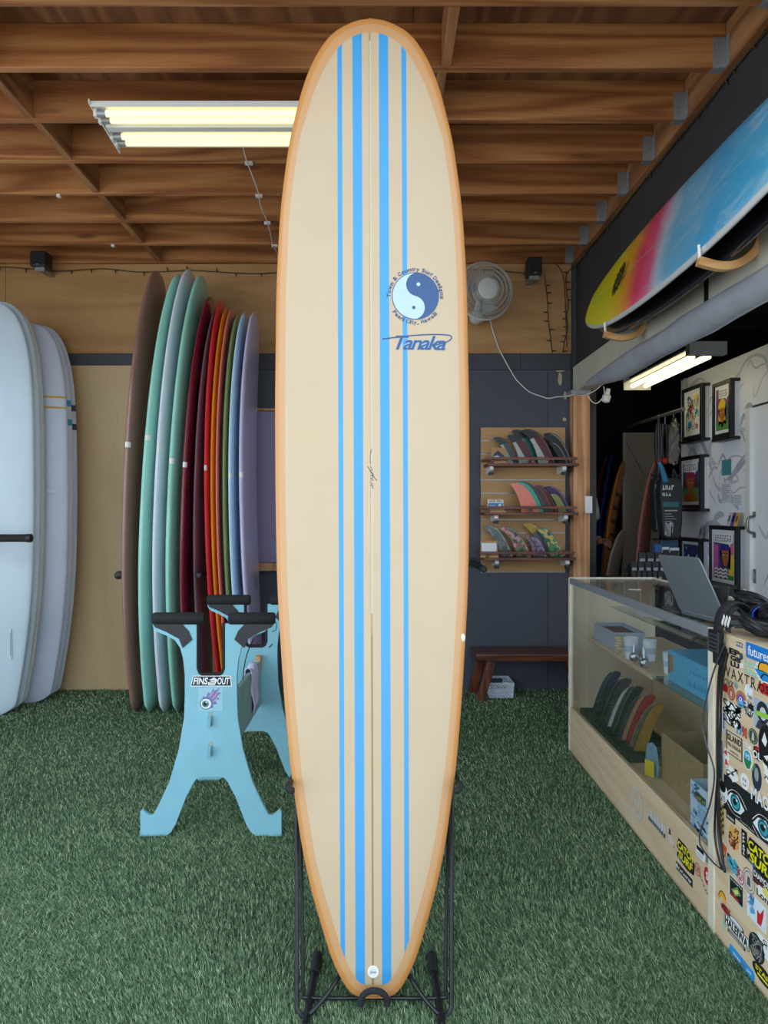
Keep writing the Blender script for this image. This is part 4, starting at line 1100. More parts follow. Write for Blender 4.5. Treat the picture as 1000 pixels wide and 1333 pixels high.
def card(label, z, px0, px1, pyt, frame_h, face, art=None, slant=0.02):
    y = 5.315; x0, x1 = PX(px0, y), PX(px1, y); zt = PZ(pyt, y)
    t_ = thing('card_holder', label, 'card holder', ((x0 + x1) / 2, y, z))
    G().obox(((x0 + x1) / 2, y + slant / 2, (z + zt) / 2), ((x1 - x0) / 2, 0, 0), (0, 0.004, 0), (0, slant / 2, (zt - z) / 2), slat_wood).make('back_plate', t_, bevel=0.001)
    G().box(x0 - 0.004, x1 + 0.004, y - 0.02, y + 0.0, z, z + 0.012, slat_wood).make('foot', t_)
    if art: art.make('card', t_, lambda u, v, h: (x0 + (x1 - x0) * (0.06 + u * 0.88), y - 0.006 - h + slant * (0.2 + v * 0.7), z + (zt - z) * (0.2 + v * 0.66)), 0.0004, 0.0)
a = Art().poly([(0, 0), (1, 0), (.9, .5), (.45, 1), (.1, .6)], (70, 76, 92), 1).poly([(.1, .1), (.6, .3), (.4, .5), (.12, .4)], (216, 220, 226), 2).poly([(.4, .55), (.6, .7), (.45, .85)], (40, 44, 70), 2)
card('small card holder with dark mountain picture on the top shelf', z1, 640, 659, 583, 0, None, a)
a = Art().rect(0, 0, 1, 1, (226, 230, 234), 1).rect(.03, .03, .97, .66, (54, 128, 176), 2).text('SIZE FIN', .08, .74, .9, .95, (40, 44, 50), 2, bold=.02).text('chart', .1, .34, .5, .52, (220, 234, 244), 3).poly([(.55, .1), (.9, .1), (.85, .6), (.7, .56)], (206, 224, 238), 3)
card('card holder with a blue and white card on the middle shelf', z2, 634, 657, 648, 0, None, a)
a = Art().rect(0, 0, 1, 1, (224, 228, 234), 1)
card('card holder with a blank white card on the bottom shelf', z3, 626, 648, 704, 0, None, a)

# ================================================================ wall fan
fan = thing('wall_fan', 'white wall mounted fan with wire cage below the joists', 'fan', P(633, 412, 5.45))
fc = P(631, 379, 5.20); fd = Vector((0.14, -1, -0.06)).normalized()
fx = fd.cross(Vector((0, 0, 1))).normalized() * -1; fz = fx.cross(fd) * -1
if fz.z < 0: fz = -fz
FRd = 0.198
fan_white = mat('fan_plastic', (200, 200, 198), 0.45, var=0.04)
wire_m = mat('fan_wire', (178, 178, 176), 0.4, 0.2)
def fcirc(r, off, rr_, m, g, n=36, k=5): g.tube([fc + fd * off + (fx * math.cos(2 * math.pi * i / n) + fz * math.sin(2 * math.pi * i / n)) * r for i in range(n)], rr_, m, k, closed=True)
g = G()
for r, off in ((FRd, 0.0), (FRd * .97, 0.03), (FRd * .86, 0.052), (FRd * .72, 0.066), (FRd * .56, 0.074), (FRd * .40, 0.079)): fcirc(r, off, 0.0026, wire_m, g)
for i in range(110):
    a = 2 * math.pi * i / 110; e = lambda r, o: fc + fd * o + (fx * math.cos(a) + fz * math.sin(a)) * r
    g.tube([e(FRd * .34, .08), e(FRd * .62, .071), e(FRd * .88, .05), e(FRd, .01)], 0.0011, wire_m, 4, cap=False)
g.make('front_cage', fan, smooth=True)
g = G(); fcirc(FRd, -0.004, 0.008, fan_white, g, 40, 8); g.make('rim', fan, smooth=True)
g = G()
for i in range(40):
    a = 2 * math.pi * i / 40; e = lambda r, o: fc + fd * o + (fx * math.cos(a) + fz * math.sin(a)) * r
    g.tube([e(FRd, -.005), e(FRd * .8, -.05), e(FRd * .3, -.07)], 0.0012, wire_m, 4, cap=False)
g.make('rear_cage', fan)
G().lathe(fc + fd * 0.074, fd, [(0, FRd * .36), (0.008, FRd * .36), (0.012, FRd * .30), (0.013, FRd * .1)], fan_white, 28).make('badge', fan, smooth=True)
g = G()
for i in range(3):
    a = 2 * math.pi * i / 3 + .4
    def bp(r, t): 
        an = a + t * 0.75
        return fc + fd * (0.01 + 0.022 * (t - .5)) + (fx * math.cos(an) + fz * math.sin(an)) * r
    vs = [bp(r, t) for r in (0.03, 0.08, 0.13, 0.155) for t in (0, .5, 1)]
    g.add(vs, [(j * 3 + k, j * 3 + k + 1, (j + 1) * 3 + k + 1, (j + 1) * 3 + k) for j in range(3) for k in range(2)], mat('fan_blade', (150, 150, 150), 0.4))
g.make('blades', fan, smooth=True)
G().lathe(fc - fd * 0.14, fd, [(0, 0.03), (0.01, 0.045), (0.1, 0.05), (0.14, 0.035)], fan_white, 18).make('motor', fan, smooth=True)
base_p = P(622, 411, 5.40)
g = G(); g.tube([fc - fd * 0.12, (fc.x - .02, 5.38, fc.z - .06), (base_p.x, 5.42, base_p.z + 0.05)], [0.022, 0.024, 0.03], fan_white, 10); g.ell((base_p.x, 5.44, base_p.z), 0.06, 0.07, 0.055, fan_white); g.make('wall_bracket', fan, smooth=True)
fcord = thing('fan_cord', 'white power cord drooping from the fan to the post', 'cord', P(640, 412, 5.48))
cpts = [(638, 412), (640, 425), (645, 441), (650, 455), (658, 470), (664, 481), (672, 494), (676, 498), (684, 506), (691, 511), (702, 515), (714, 518.5), (726, 516.5), (738, 516), (748, 513)]
g = G(); g.tube(smoothpath([P(a, b, 5.49 if i < 13 else 5.37) for i, (a, b) in enumerate(cpts)], 4), 0.0042, cable_white, 6); g.make('cable', fcord, smooth=True)
# plug adapter and loose socket hanging at the beam end
sk = thing('cord_socket', 'white cord with plug and pendant socket hanging from the beam end', 'socket', P(788, 516, 5.2))
g = G(); g.tube(smoothpath([P(748, 513, 5.33), P(757, 515, 5.25), P(768, 512, 5.2), P(778, 506, 5.2), P(785, 499, 5.2)], 4), 0.0035, cable_white, 6)
g.tube(smoothpath([P(765, 515, 5.2), P(771, 523, 5.2), P(777, 525, 5.2), P(783, 520, 5.2), P(787, 513, 5.2), P(786, 503, 5.2)], 4), 0.0035, cable_white, 6); g.make('cable', sk, smooth=True)
c = P(786, 497, 5.2); G().box(c.x - .018, c.x + .018, 5.17, 5.23, c.z - .01, c.z + .018, white_metal).make('outlet_block', sk, bevel=0.003)
c = P(788, 516, 5.2); G().lathe((c.x, 5.2, c.z - .045), (0.2, -0.15, 1), [(0, .012), (.01, .028), (.05, .03), (.06, .018), (.1, .014)], white_metal, 14).make('lamp_socket', sk, smooth=True)

# ================================================================ speakers
def speaker(label, px0, px1, py0, py1, d):
    a, b = P(px0, py1, d), P(px1, py0, d); c = (a + b) / 2
    t_ = thing('loudspeaker', label, 'speaker', (c.x, d + .07, a.z))
    G().box(a.x, b.x, d, d + 0.12, a.z, b.z, black_plastic).make('cabinet', t_, bevel=0.008)
    G().box(a.x + .008, b.x - .008, d - 0.004, d + 0.001, a.z + .02, b.z - .008, black_foam).make('grille', t_, bevel=0.003)
    G().box(c.x - .008, c.x + .008, d - 0.006, d - 0.003, a.z + .008, a.z + .014, alu).make('badge', t_)
    g = G().box(c.x - .02, c.x + .02, d + 0.06, YB, a.z - .012, a.z + .004, steel).box(c.x - .035, c.x + .035, d + 0.03, d + 0.045, a.z - .028, a.z, steel); g.make('bracket', t_)
speaker('small black loudspeaker under the joists at the left', 38.5, 59, 326, 346, 5.28)
speaker('small black loudspeaker under the joists right of the fan', 687.5, 706, 334, 357, 5.28)

# ================================================================ strings of small lights
bulb_m = mat('bulb_glass', (58, 52, 30), 0.3, var=0.1)
def light_string(label, pts, step, seed, drop=(0, 0, -1), blen=0.035):
    r = random.Random(seed); path = smoothpath(pts, 6)
    t_ = thing('light_string', label, 'string lights', path[0])
    G().tube(path, 0.0035, cable_green, 5).make('wire', t_)
    proto = {}
    acc = 0
    for i in range(1, len(path)):
        acc += (path[i] - path[i - 1]).length
        if acc >= step:
            acc -= step * r.uniform(.7, 1.3)
            k = r.randint(0, 3)
            d = Vector(drop) + Vector((r.uniform(-.5, .5), r.uniform(-.3, 0.0), r.uniform(-.3, .3)))
            if r.random() < .35: d = -Vector(drop) + Vector((r.uniform(-.3, .3), 0, 0))
            d.normalize()
            if k not in proto:
                ob = G().lathe(path[i], d, [(0, .0045), (.012, .0055), (.014, .004), (blen - .006, .004), (blen, .001)], bulb_m, 7).make('bulb', t_)
                proto[k] = (ob, path[i].copy())
            else:
                ob, p0 = proto[k]; dup(ob, t_, path[i] - p0)
light_string('string of small dark bulbs along the top of the back wall', [P(a, b, 5.492) for a, b in ((-60, 350), (0, 347.5), (40, 350), (75, 353), (110, 351), (137, 350), (180, 354), (225, 353), (250, 352), (300, 355), (340, 356), (400, 353), (480, 355), (560, 352), (640, 351), (665, 354), (688, 356), (706, 356))], 0.17, 3)
light_string('bulb string hanging straight down right of the fan', [P(a, b, 5.495) for a, b in ((709, 357), (711, 375), (713, 395), (714, 418), (717, 440), (719, 459))], 0.075, 4, (-1, 0, -.1))
light_string('bulb string hanging in the corner beside the post', [P(a, b, 5.49) for a, b in ((750, 347), (741, 352), (737, 362), (738, 380), (740, 396), (738, 412), (739, 428), (735, 445), (733, 459))], 0.07, 5, (-1, 0, -.1))
light_string('bulb string running along the joist ledger on the right', [(1.472, y, 3.165 + 0.006 * math.sin(y * 9)) for y in (5.4, 5.0, 4.6, 4.2, 3.8, 3.4, 3.0, 2.7, 2.3)], 0.11, 6, (0.0, -0.6, -1))
light_string('thin second wire strand beside the corner bulb string', [P(a, b, 5.496) for a, b in ((709, 338), (723, 343), (731, 353), (734, 365), (736, 390), (737, 420), (738, 452))], 0.9, 8)

# ================================================================ fluorescent fittings
tube_m = mat('tube_glow', (255, 238, 178), 0.4, var=0, emit=0.42)
tube_m2 = mat('tube_glow_side', (255, 238, 184), 0.4, var=0, emit=1.3)
fl = thing('fluorescent_fitting', 'four tube fluorescent fitting under the ceiling joists', 'ceiling light', (-0.64, 3.37, 3.10))
fx0, fx1, fy0, fy1, fzb = -1.248, -0.03, 3.19, 3.55, 3.10
G().box(fx0, fx1, fy0, fy1, 3.106, 3.118, white_metal).make('housing', fl, bevel=0.002)
G().box(fx0 + .1, fx1 - .1, 3.33, 3.41, 3.1185, 3.16, white_metal).make('ballast_cover', fl, bevel=0.003)
for xh in (fx0 + .12, fx1 - .12):
    G().tube([(xh, 3.30, 3.118), (xh, 3.30, 3.18)], .003, alu, 6).make('hanger', fl)
    G().tube([(xh, 3.48, 3.118), (xh, 3.48, 3.18)], .003, alu, 6).make('hanger', fl)
for y0_, y1_ in ((fy0, fy0 + 0.03), (fy1 - 0.03, fy1)):
    G().prism([(y0_, 3.106), (y1_, 3.106), (y1_ if y0_ > 3.3 else y0_, 3.092)], lambda u, v, w: (w, u, v), fx0, fx1, white_metal).make('reflector_lip', fl)
G().prism([(3.335, 3.106), (3.395, 3.106), (3.385, 3.082), (3.345, 3.082)], lambda u, v, w: (w, u, v), fx0 + .01, fx1 - .01, white_metal).make('centre_channel', fl)
for e in (fx0 - 0.004, fx1):
    G().prism([(fy0 - 0.012, 3.12), (fy1 + 0.012, 3.12), (fy1 + 0.012, 3.068), (fy1 - 0.02, 3.07), (fy0 - 0.012, 3.10)], lambda u, v, w: (e + w, u, v), 0, 0.004, white_metal).make('end_plate', fl)
for y in (3.236, 3.292, 3.436, 3.494):
    tb_ = G().tube([(fx0 + 0.05, y, 3.086), (fx1 - 0.05, y, 3.086)], 0.0140, tube_m, 12).make('tube', fl, smooth=True)
    for x0_, x1_ in ((fx0 + 0.012, fx0 + 0.052), (fx1 - 0.052, fx1 - 0.012)):
        G().tube([(x0_, y, 3.086), (x1_, y, 3.086)], 0.0150, alu, 12).make('tube_cap', tb_, smooth=True)
    G().box(fx0, fx0 + 0.014, y - .012, y + .012, 3.07, 3.106, white_metal).make('lamp_holder', fl)
# its supply wire clipped under the joists
sw = thing('supply_wire', 'thin white wire clipped under the joists behind the fluorescent fitting', 'wire', (-0.68, 3.6, 3.16))
wp = []
for y in [3.6 + i * 0.203 for i in range(10)]: wp.append((-0.675 - (y - 3.6) * 0.03 + 0.006 * math.sin(y * 11), y, 3.172 if abs(((y - S0) / SP) % 1 - .05) < .2 else 3.163))
G().tube(smoothpath(wp, 3), 0.0032, cable_white, 6).make('wire', sw)
for k in range(2, 7):
    y = S0 + SP * k; 
    if y > YB - .05: continue
    G().box(-0.69 - (y - 3.6) * .03 - .006, -0.66 - (y - 3.6) * .03 + .004, y + .008, y + .028, 3.166, 3.18, white_metal).make('clip', sw)
for px_, k in ((75, 3), (146, 5)):
    y = S0 + SP * k
    tag(G().box(PX(px_, y) - .01, PX(px_, y) + .01, y + .005, y + .03, 3.166, 3.18, white_metal).make('wire_clip'), 'empty white wire clip under a joist, %s' % ('nearer the room' if k == 3 else 'nearer the back wall'), 'clip')

fs = thing('twin_tube_fitting', 'twin tube fluorescent fitting hanging in the side room', 'ceiling light', (2.0, 5.1, 2.29))
G().box(1.945, 2.055, 4.52, 5.71, 2.325, 2.365, white_metal).make('housing', fs, bevel=0.003)
G().prism([(-0.11, 2.325), (0.11, 2.325), (0.055, 2.345), (-0.055, 2.345)], lambda u, v, w: (2.0 + u, w, v), 4.52, 5.71, white_metal).make('reflector', fs)
for x in (1.95, 2.05):
    tb_ = G().tube([(x, 4.58, 2.298), (x, 5.66, 2.298)], 0.017, tube_m2, 12).make('tube', fs, smooth=True)
G().box(1.885, 2.115, 4.47, 4.53, 2.29, 2.37, mat('grey_plate', (120, 120, 122), 0.5)).make('end_plate', fs, bevel=0.002)
G().box(1.895, 2.105, 5.70, 5.712, 2.272, 2.366, white_metal).make('end_plate', fs)
for y in (4.7, 5.5):
    G().tube([(2.0, y, 2.365), (2.0, y, 2.9)], 0.003, alu, 6).make('hanger_wire', fs)

# ================================================================ board hung on the right-hand wall, with its wooden arms
def cross_arm(y, label):
    t_ = thing('board_rack', label, 'rack', (1.48, y, 2.46))
    p = smoothpath([(1.478, 0, 2.50), (1.470, 0, 2.42), (1.44, 0, 2.34), (1.38, 0, 2.292), (1.31, 0, 2.282), (1.225, 0, 2.302)], 5)
    inner, outer = [], []
    for i, q in enumerate(p):
        d = (p[min(i + 1, len(p) - 1)] - p[max(i - 1, 0)]).normalized(); nrm = Vector((-d.z, 0, d.x)); w = 0.016
        inner.append((q.x + nrm.x * w, q.z + nrm.z * w)); outer.append((q.x - nrm.x * w, q.z - nrm.z * w))
    G().prism(inner + outer[::-1], lambda u, v, w: (u, y + w, v), -0.016, 0.016, arm_wood).make('curved_arm', t_, bevel=0.002)
    G().tube([(1.233, y, 2.31), (1.229, y, 2.365)], 0.006, paper_white, 8).make('peg', t_, smooth=True)
    G().box(1.4785, 1.4795, y - .03, y + .03, 2.42, 2.58, black_plastic).make('wall_plate', t_)
cross_arm(2.83, 'curved plywood arm under the middle of the rainbow board')
cross_arm(4.01, 'curved plywood arm under the nose of the rainbow board')

def hung(L, W, t, y_nose, lo, hi, lab, m, name, rn=0.03, attrs=None):
    lo, hi = Vector(lo), Vector(hi); c = (lo + hi) / 2; up = (hi - lo).normalized()
    nrm = Vector((-up.z, 0, up.x))
    if nrm.x > 0: nrm = -nrm
    T = Vector((c.x, y_nose - L, c.z)); N = Vector((c.x, y_nose, c.z))
    b = Board(T, N, nrm, long_outline(W, 0.45, 2.6, 2.0), foil(t), rn, 0.015, 2.6, 70, 36)
    th_ = thing(name, lab, 'surfboard', T)
    b.build('hull', th_, m)
    return th_, b
gm, gt, gb, _ = nt('rainbow_resin')
gc = gt.nodes.new('ShaderNodeTexCoord'); gsx = gt.nodes.new('ShaderNodeSeparateXYZ'); gt.links.new(gc.outputs['Object'], gsx.inputs[0])
LR = 2.75
nz = noise(gt, 3.2, 4, 0.6, ocoord(gt, (1, 1, 1)), 1.4)
pos_ = mth(gt, 'ADD', gsx.outputs['Y'], mth(gt, 'MULTIPLY', mth(gt, 'SUBTRACT', nz, .5), 0.16))
pos_ = mth(gt, 'SUBTRACT', pos_, mth(gt, 'MULTIPLY', gsx.outputs['Z'], 0.25))
fr_ = mth(gt, 'DIVIDE', mth(gt, 'SUBTRACT', LR, pos_), LR)      # 0 at the nose
gcol = ramp(gt, fr_, [(0.0, lin((224, 232, 8))), (0.20, lin((244, 226, 20))), (0.285, lin((252, 172, 44))), (0.355, lin((252, 60, 104))), (0.415, lin((244, 96, 146))), (0.46, lin((190, 212, 234))), (0.5, lin((104, 190, 228))), (0.65, lin((54, 176, 228))), (1.0, lin((80, 196, 234)))])
wisp = noise(gt, 5.0, 6, 0.7, ocoord(gt, (1, 0.35, 1)), 2.2)
wf = mth(gt, 'MULTIPLY', mth(gt, 'GREATER_THAN', fr_, 0.40), mth(gt, 'MULTIPLY', mth(gt, 'MAXIMUM', mth(gt, 'SUBTRACT', wisp, 0.5), 0.0), 2.6))
gcol = mixc(gt, wf, gcol, lin((206, 226, 236)))
ge = gt.nodes.new('ShaderNodeAttribute'); ge.attribute_name = 'edge'
gcol = mixc(gt, mth(gt, 'LESS_THAN', ge.outputs['Fac'], 0.016), gcol, lin((214, 216, 218)))
gcol = mixc(gt, mth(gt, 'LESS_THAN', ge.outputs['Fac'], -0.004), gcol, lin((40, 40, 44)))
gt.links.new(gcol, gb.inputs['Base Color']); gb.inputs['Roughness'].default_value = 0.3; gb.inputs['Coat Weight'].default_value = 0.6; gb.inputs['Coat Roughness'].default_value = 0.1
rb, rbb = hung(LR, 0.56, 0.06, 4.62, (1.225, 0, 2.33), (1.40, 0, 2.86), 'board with yellow, pink and blue gradient on the wooden arms', gm, 'gradient_board')
em = Art()
for i in range(16):
    a = 2 * math.pi * i / 16; em.stroke([(.5 + .3 * math.cos(a), .5 + .3 * math.sin(a)), (.5 + .48 * math.cos(a + .3), .5 + .48 * math.sin(a + .3))], .09, (40, 44, 34), 1)
em.ring(.5, .5, .36, .36, .45, (40, 44, 34), 1).oval(.5, .5, .16, .16, (40, 44, 34), 1)
em.stroke([(1.05, .1), (1.05, .9)], .04, (40, 44, 34), 1).stroke([(1.14, .2), (1.14, .8)], .03, (40, 44, 34), 1).text('surf', 1.18, .3, 1.3, .7, (40, 44, 34), 1)
us = 1 if rbb.w.z > 0 else -1
em.make('emblem', rb, lambda u, v, h: rbb.deck(LR - 0.54 - u * 0.16, us * (v - .5) * 0.2, h), 0.0003, 0.0008, label='dark round emblem on the yellow nose')
ctr = [rbb.deck(LR * k / 40, 0, 0.0004) for k in range(1, 39)]
G().tube(ctr, 0.0014, mat('stringer_line', (120, 150, 120), 0.5), 4).make('stringer', rb)
hung(2.6, 0.5, 0.055, 4.58, (1.325, 0, 2.335), (1.43, 0, 2.74), 'black board stored behind the gradient one on the wooden arms', paint('paint_black_board', (26, 26, 30), None, 0.8, 0.2), 'black_board')

# rolled tarpaulin under the beam
tp = G(); ring = []; rt_ = random.Random(5)
ysq = [5.05, 4.95, 4.8, 4.6, 4.3] + [4.0 - .2 * i for i in range(18)]
vv = []; nR = 18
for i, y in enumerate(ysq):
    k = min(1.0, 0.22 + 0.78 * (5.05 - y) / 0.6)
    cxr, czr = 1.425 + 0.004 * math.sin(y * 5), 2.215 - 0.035 * k
    for j in range(nR):
        a = 2 * math.pi * j / nR
        r = (0.064 + 0.004 * math.sin(y * 7 + 2 * a) + 0.003 * math.sin(y * 19 + 3 * a)) * k
        vv.append((cxr + r * 0.78 * math.cos(a), y, czr + r * 1.05 * math.sin(a)))
ff = [(i * nR + j, i * nR + (j + 1) % nR, (i + 1) * nR + (j + 1) % nR, (i + 1) * nR + j) for i in range(len(ysq) - 1) for j in range(nR)]
ff += [tuple(range(nR)), tuple((len(ysq) - 1) * nR + j for j in range(nR - 1, -1, -1))]
tag(tp.add(vv, ff, mat('tarp_grey', (170, 174, 184), 0.38, 0.15, var=0.12, scale=8, bmp=0.25)).make('rolled_tarp', smooth=True), 'long grey rolled tarpaulin hanging under the cream beam', 'tarpaulin')

# ================================================================ glass display case
KX0, KX1, KY0, KY1, KH, KB = 1.07, 1.55, 2.372, 4.15, 0.965, 0.235
case = thing('display_case', 'long pale timber and glass display counter on the right', 'counter', (1.31, 3.25, 0))
G().box(KX0, KX0 + 0.016, KY0, KY1, 0.0, KB, case_wood).make('plinth_front', case, bevel=0.002)
G().box(KX0, KX0 + 0.022, KY0, KY1 - 0.002, KB, KB + 0.012, case_wood).make('sill', case, bevel=0.002)
G().box(KX0 + 0.016, KX1, KY0, KY1 - 0.018, KB - 0.016, KB, case_wood).make('case_floor', case)
G().box(KX0 + 0.004, KX1, KY1 - 0.018, KY1, 0.0, KH - 0.02, case_wood_z).make('end_panel', case, bevel=0.001)
G().box(KX0 - 0.002, KX0 + 0.02, KY1 - 0.03, KY1 + 0.002, 0.0, KH - 0.002, mat('pale_edge', (226, 216, 196), 0.5)).make('corner_strip', case, bevel=0.002)
G().box(KX1 - 0.012, KX1, KY0, KY1 - 0.018, 0.0, 0.60, case_wood).make('back_panel', case)
G().box(KX0 + 0.006, KX0 + 0.011, KY0, KY1 - 0.03, KB + 0.012, KH - 0.022, glass).make('front_glass', case)
G().box(KX0 + 0.004, KX1 - 0.004, KY0, KY1 - 0.004, KH - 0.008, KH - 0.002, glass).make('top_glass', case)
G().box(KX0 - 0.003, KX0 + 0.014, KY0, KY1 - 0.03, KH - 0.03, KH + 0.002, alu).make('top_rail', case, bevel=0.002)
G().box(KX1 - 0.014, KX1 + 0.002, KY0, KY1, KH - 0.03, KH + 0.002, mat('pale_edge', (226, 216, 196), 0.5)).make('top_rail', case, bevel=0.002)
G().box(KX0, KX1, KY1 - 0.014, KY1 + 0.002, KH - 0.02, KH + 0.003, mat('pale_edge', (226, 216, 196), 0.5)).make('top_rail', case, bevel=0.002)
shelf_glass = thin_glass('shelf_glass', (0.80, 0.92, 0.93), 1.2)
G().box(1.24, KX1 - 0.02, 2.40, 3.95, 0.826, 0.832, shelf_glass).make('glass_shelf', case)
G().box(1.13, KX1 - 0.02, 2.40, 3.05, 0.655, 0.662, shelf_glass).make('glass_shelf', case)
G().box(1.13, KX1 - 0.02, 3.055, 3.98, 0.640, 0.662, case_wood).make('timber_shelf', case, bevel=0.008)
for y in (2.45, 3.2, 3.9):
    for z in (0.826, 0.640): G().box(KX1 - 0.03, KX1 - 0.0125, y - .008, y + .008, z - 0.03, z, alu).make('shelf_clip', case)

# ---------------------------------------------------------------- sticker covered counter at the near end
sc_ = thing('sticker_counter', 'pale timber counter end covered in stickers', 'counter', (1.31, 1.8, 0))
G().box(KX0 - 0.002, KX1, 1.15, KY0 - 0.004, 0.0, 0.968, case_wood).make('cabinet', sc_, bevel=0.002)
G().box(KX0 - 0.006, KX0 + 0.02, KY0 - 0.03, KY0 + 0.012, 0.0, 0.97, mat('pale_edge', (226, 216, 196), 0.5)).make('edge_strip', sc_, bevel=0.002)
XS = KX0 - 0.002
W_, K_ = (240, 240, 238), (24, 24, 28)
RECT = [(0, 0), (1, 0), (1, 1), (0, 1)]
OVAL = [(.5 + .5 * math.cos(i * math.pi / 12), .5 + .5 * math.sin(i * math.pi / 12)) for i in range(24)]
def blob(seed, k=.12, n=22):
    r = random.Random(seed); return [(.5 + (.5 - k * r.random()) * math.cos(i * 2 * math.pi / n), .5 + (.5 - k * r.random()) * math.sin(i * 2 * math.pi / n)) for i in range(n)]
def CPT(px, py, x): d = x * FPX / (px - CX); return Vector((x, d, PZ(py, d)))
NST = [0]
def sticker(parent, px0, px1, yt, yb, outline, rgb, art=None, x=XS, label=None):
    NST[0] += 1; off = 0.0004 + 0.00012 * (NST[0] % 6)
    d0, d1 = x * FPX / (px0 - CX), x * FPX / (px1 - CX)
    z1, z0 = PZ(yt, d0), PZ(yb, d0)
    fn = lambda u, v, h: (x - off - h, d0 + (d1 - d0) * u, z0 + (z1 - z0) * v)
    if outline is None:
        return art.make('sticker', parent, fn, 0.00025, 0.0004, label=label)
    st_ = G().prism(outline, lambda u, v, w: fn(u, v, w), 0.0, 0.0006, ink(rgb)).make('sticker', parent, label=label)
    if art: art.make('print', st_, fn, 0.00025, 0.0006)
    return st_
def glyphs(a, x0, y0, x1, y1, n, rgb, seed, layer=2, rows=1):
    """marks standing for print too small to read"""
    r = random.Random(seed)
    for j in range(rows):
        ya, yb = y0 + (y1 - y0) * j / rows, y0 + (y1 - y0) * (j + .75) / rows
        for i in range(n):
            xa = x0 + (x1 - x0) * i / n; w = (x1 - x0) / n * .75
            k = r.randint(0, 3)
            if k == 0: a.rect(xa, ya, xa + w * .4, yb, rgb, layer); a.rect(xa + w * .4, yb - (yb - ya) * .3, xa + w, yb, rgb, layer)
            elif k == 1: a.rect(xa, ya, xa + w * .35, yb, rgb, layer); a.rect(xa + w * .65, ya, xa + w, yb, rgb, layer)
            elif k == 2: a.rect(xa, ya, xa + w, ya + (yb - ya) * .3, rgb, layer); a.rect(xa + w * .3, ya + (yb - ya) * .3, xa + w * .65, yb, rgb, layer)
            else: a.poly([(xa, ya), (xa + w, ya), (xa + w * .5, yb)], rgb, layer)
    return a
def scrawl(a, n, rgb, seed, w=.05, layer=2, box=(.08, .08, .92, .92)):
    r = random.Random(seed)
    for _ in range(n):
        x, y = r.uniform(box[0], box[2]), r.uniform(box[1], box[3])
        p = [(x, y)]
        for _k in range(4):
            x = min(box[2], max(box[0], x + r.uniform(-.2, .2))); y = min(box[3], max(box[1], y + r.uniform(-.2, .2))); p.append((x, y))
        a.stroke(p, w, rgb, layer)
    return a
def catch_surf():
    a = Art(); Y = (238, 226, 30)
    a.poly([(0, .55), (.1, 1), (.5, .98), (.75, .86), (1, .6), (.96, .1), (.6, .0), (.28, .06), (.02, .1), (.02, .3), (.16, .45)], K_, 1)
    a.text('CATCH', .06, .56, .93, .90, Y, 2, bold=.035, shear=.15)
    a.text('SURF', .10, .14, .90, .50, Y, 2, bold=.035, shear=.15)
    a.stroke([(.05, .16), (.3, .12)], .06, (60, 140, 190), 2)
    return a
S = lambda *a, **k: sticker(sc_, *a, **k)
S(938.5, 944, 824, 832, RECT, W_, Art().rect(.08, .1, .92, .9, K_, 1).text('SN', .2, .2, .85, .8, W_, 2))
S(958.5, 968.5, 833.5, 841, RECT, W_, Art().rect(.04, .08, .96, .92, K_, 1).text('FINS', .1, .2, .9, .8, W_, 2, bold=.02))
S(936, 942.5, 834, 849, RECT, K_, Art().oval(.5, .55, .28, .22, (150, 150, 150), 1).rect(.4, .1, .6, .3, (150, 150, 150), 1))
S(972, 1008, 835, 855, RECT, (30, 122, 206), Art().text('futures.', .08, .2, .93, .82, W_, 2, bold=.015))
a = Art().text('EP', .0, .68, .75, 1, K_, 1, bold=.05).text('GB', .1, .35, .8, .64, K_, 1, bold=.05).text('LU', .1, .02, .7, .32, K_, 1, bold=.05).poly([(.75, .5), (.98, .7), (.9, .95), (.7, .9)], (60, 80, 92), 1).poly([(.75, .1), (1, .2), (.96, .42), (.72, .36)], (236, 238, 240), 1)
S(950, 969, 842.5, 866, None, None, a)
a = Art().text('Pulsos', 0, .52, 1, 1, (222, 238, 230), 1, bold=.05).text('Pulsos', 0, .52, 1, 1, (110, 182, 150), 2).text('Pulsos', 0, 0, .95, .46, (222, 238, 230), 1, bold=.05).text('Pulsos', 0, 0, .95, .46, (110, 182, 150), 2)
S(970.5, 988, 856, 876, None, None, a)
S(941, 1004, 864, 878, None, None, Art().text('WAXTRAX', 0, 0, 1, 1, (58, 52, 48), 1, space=1.25))
S(983, 1008, 857, 883, OVAL, (246, 238, 226), Art().poly([(.2, .5), (.3, .9), (.7, .95), (.92, .6), (.7, .5)], (246, 172, 40), 1).poly([(0.0, .5), (.4, .55), (.95, .5), (.8, .1), (.4, .05)], (30, 142, 214), 1).stroke([(.35, .15), (.5, .4), (.75, .4)], .07, K_, 2).stroke([(.2, .5), (.3, .9), (.7, .95), (.92, .6)], .06, K_, 2))
S(985, 1010, 883, 901, blob(4, .2), (206, 36, 40), Art().ring(.3, .5, .16, .28, .4, K_, 1).text('S', .5, .25, .72, .8, K_, 1, bold=.03))
S(940, 956, 880, 889, None, None, Art().text('ROVX', 0, 0, 1, 1, (44, 40, 40), 1, shear=.3))
S(937.5, 948, 887, 896.5, RECT, (190, 36, 38), Art().text('DIVED', .1, .2, .9, .8, (120, 16, 20), 1, bold=.02))
S(947.5, 957.5, 890, 909, OVAL, (170, 84, 58), Art().ring(.5, .5, .38, .38, .15, (214, 160, 130), 1).oval(.5, .45, .14, .2, (222, 190, 170), 1))
S(955.5, 962, 884, 897, [(.5, 0), (1, .5), (.5, 1), (0, .5)], (150, 178, 164), glyphs(Art(), .25, .3, .75, .7, 3, (84, 110, 100), 3, 1, 2))
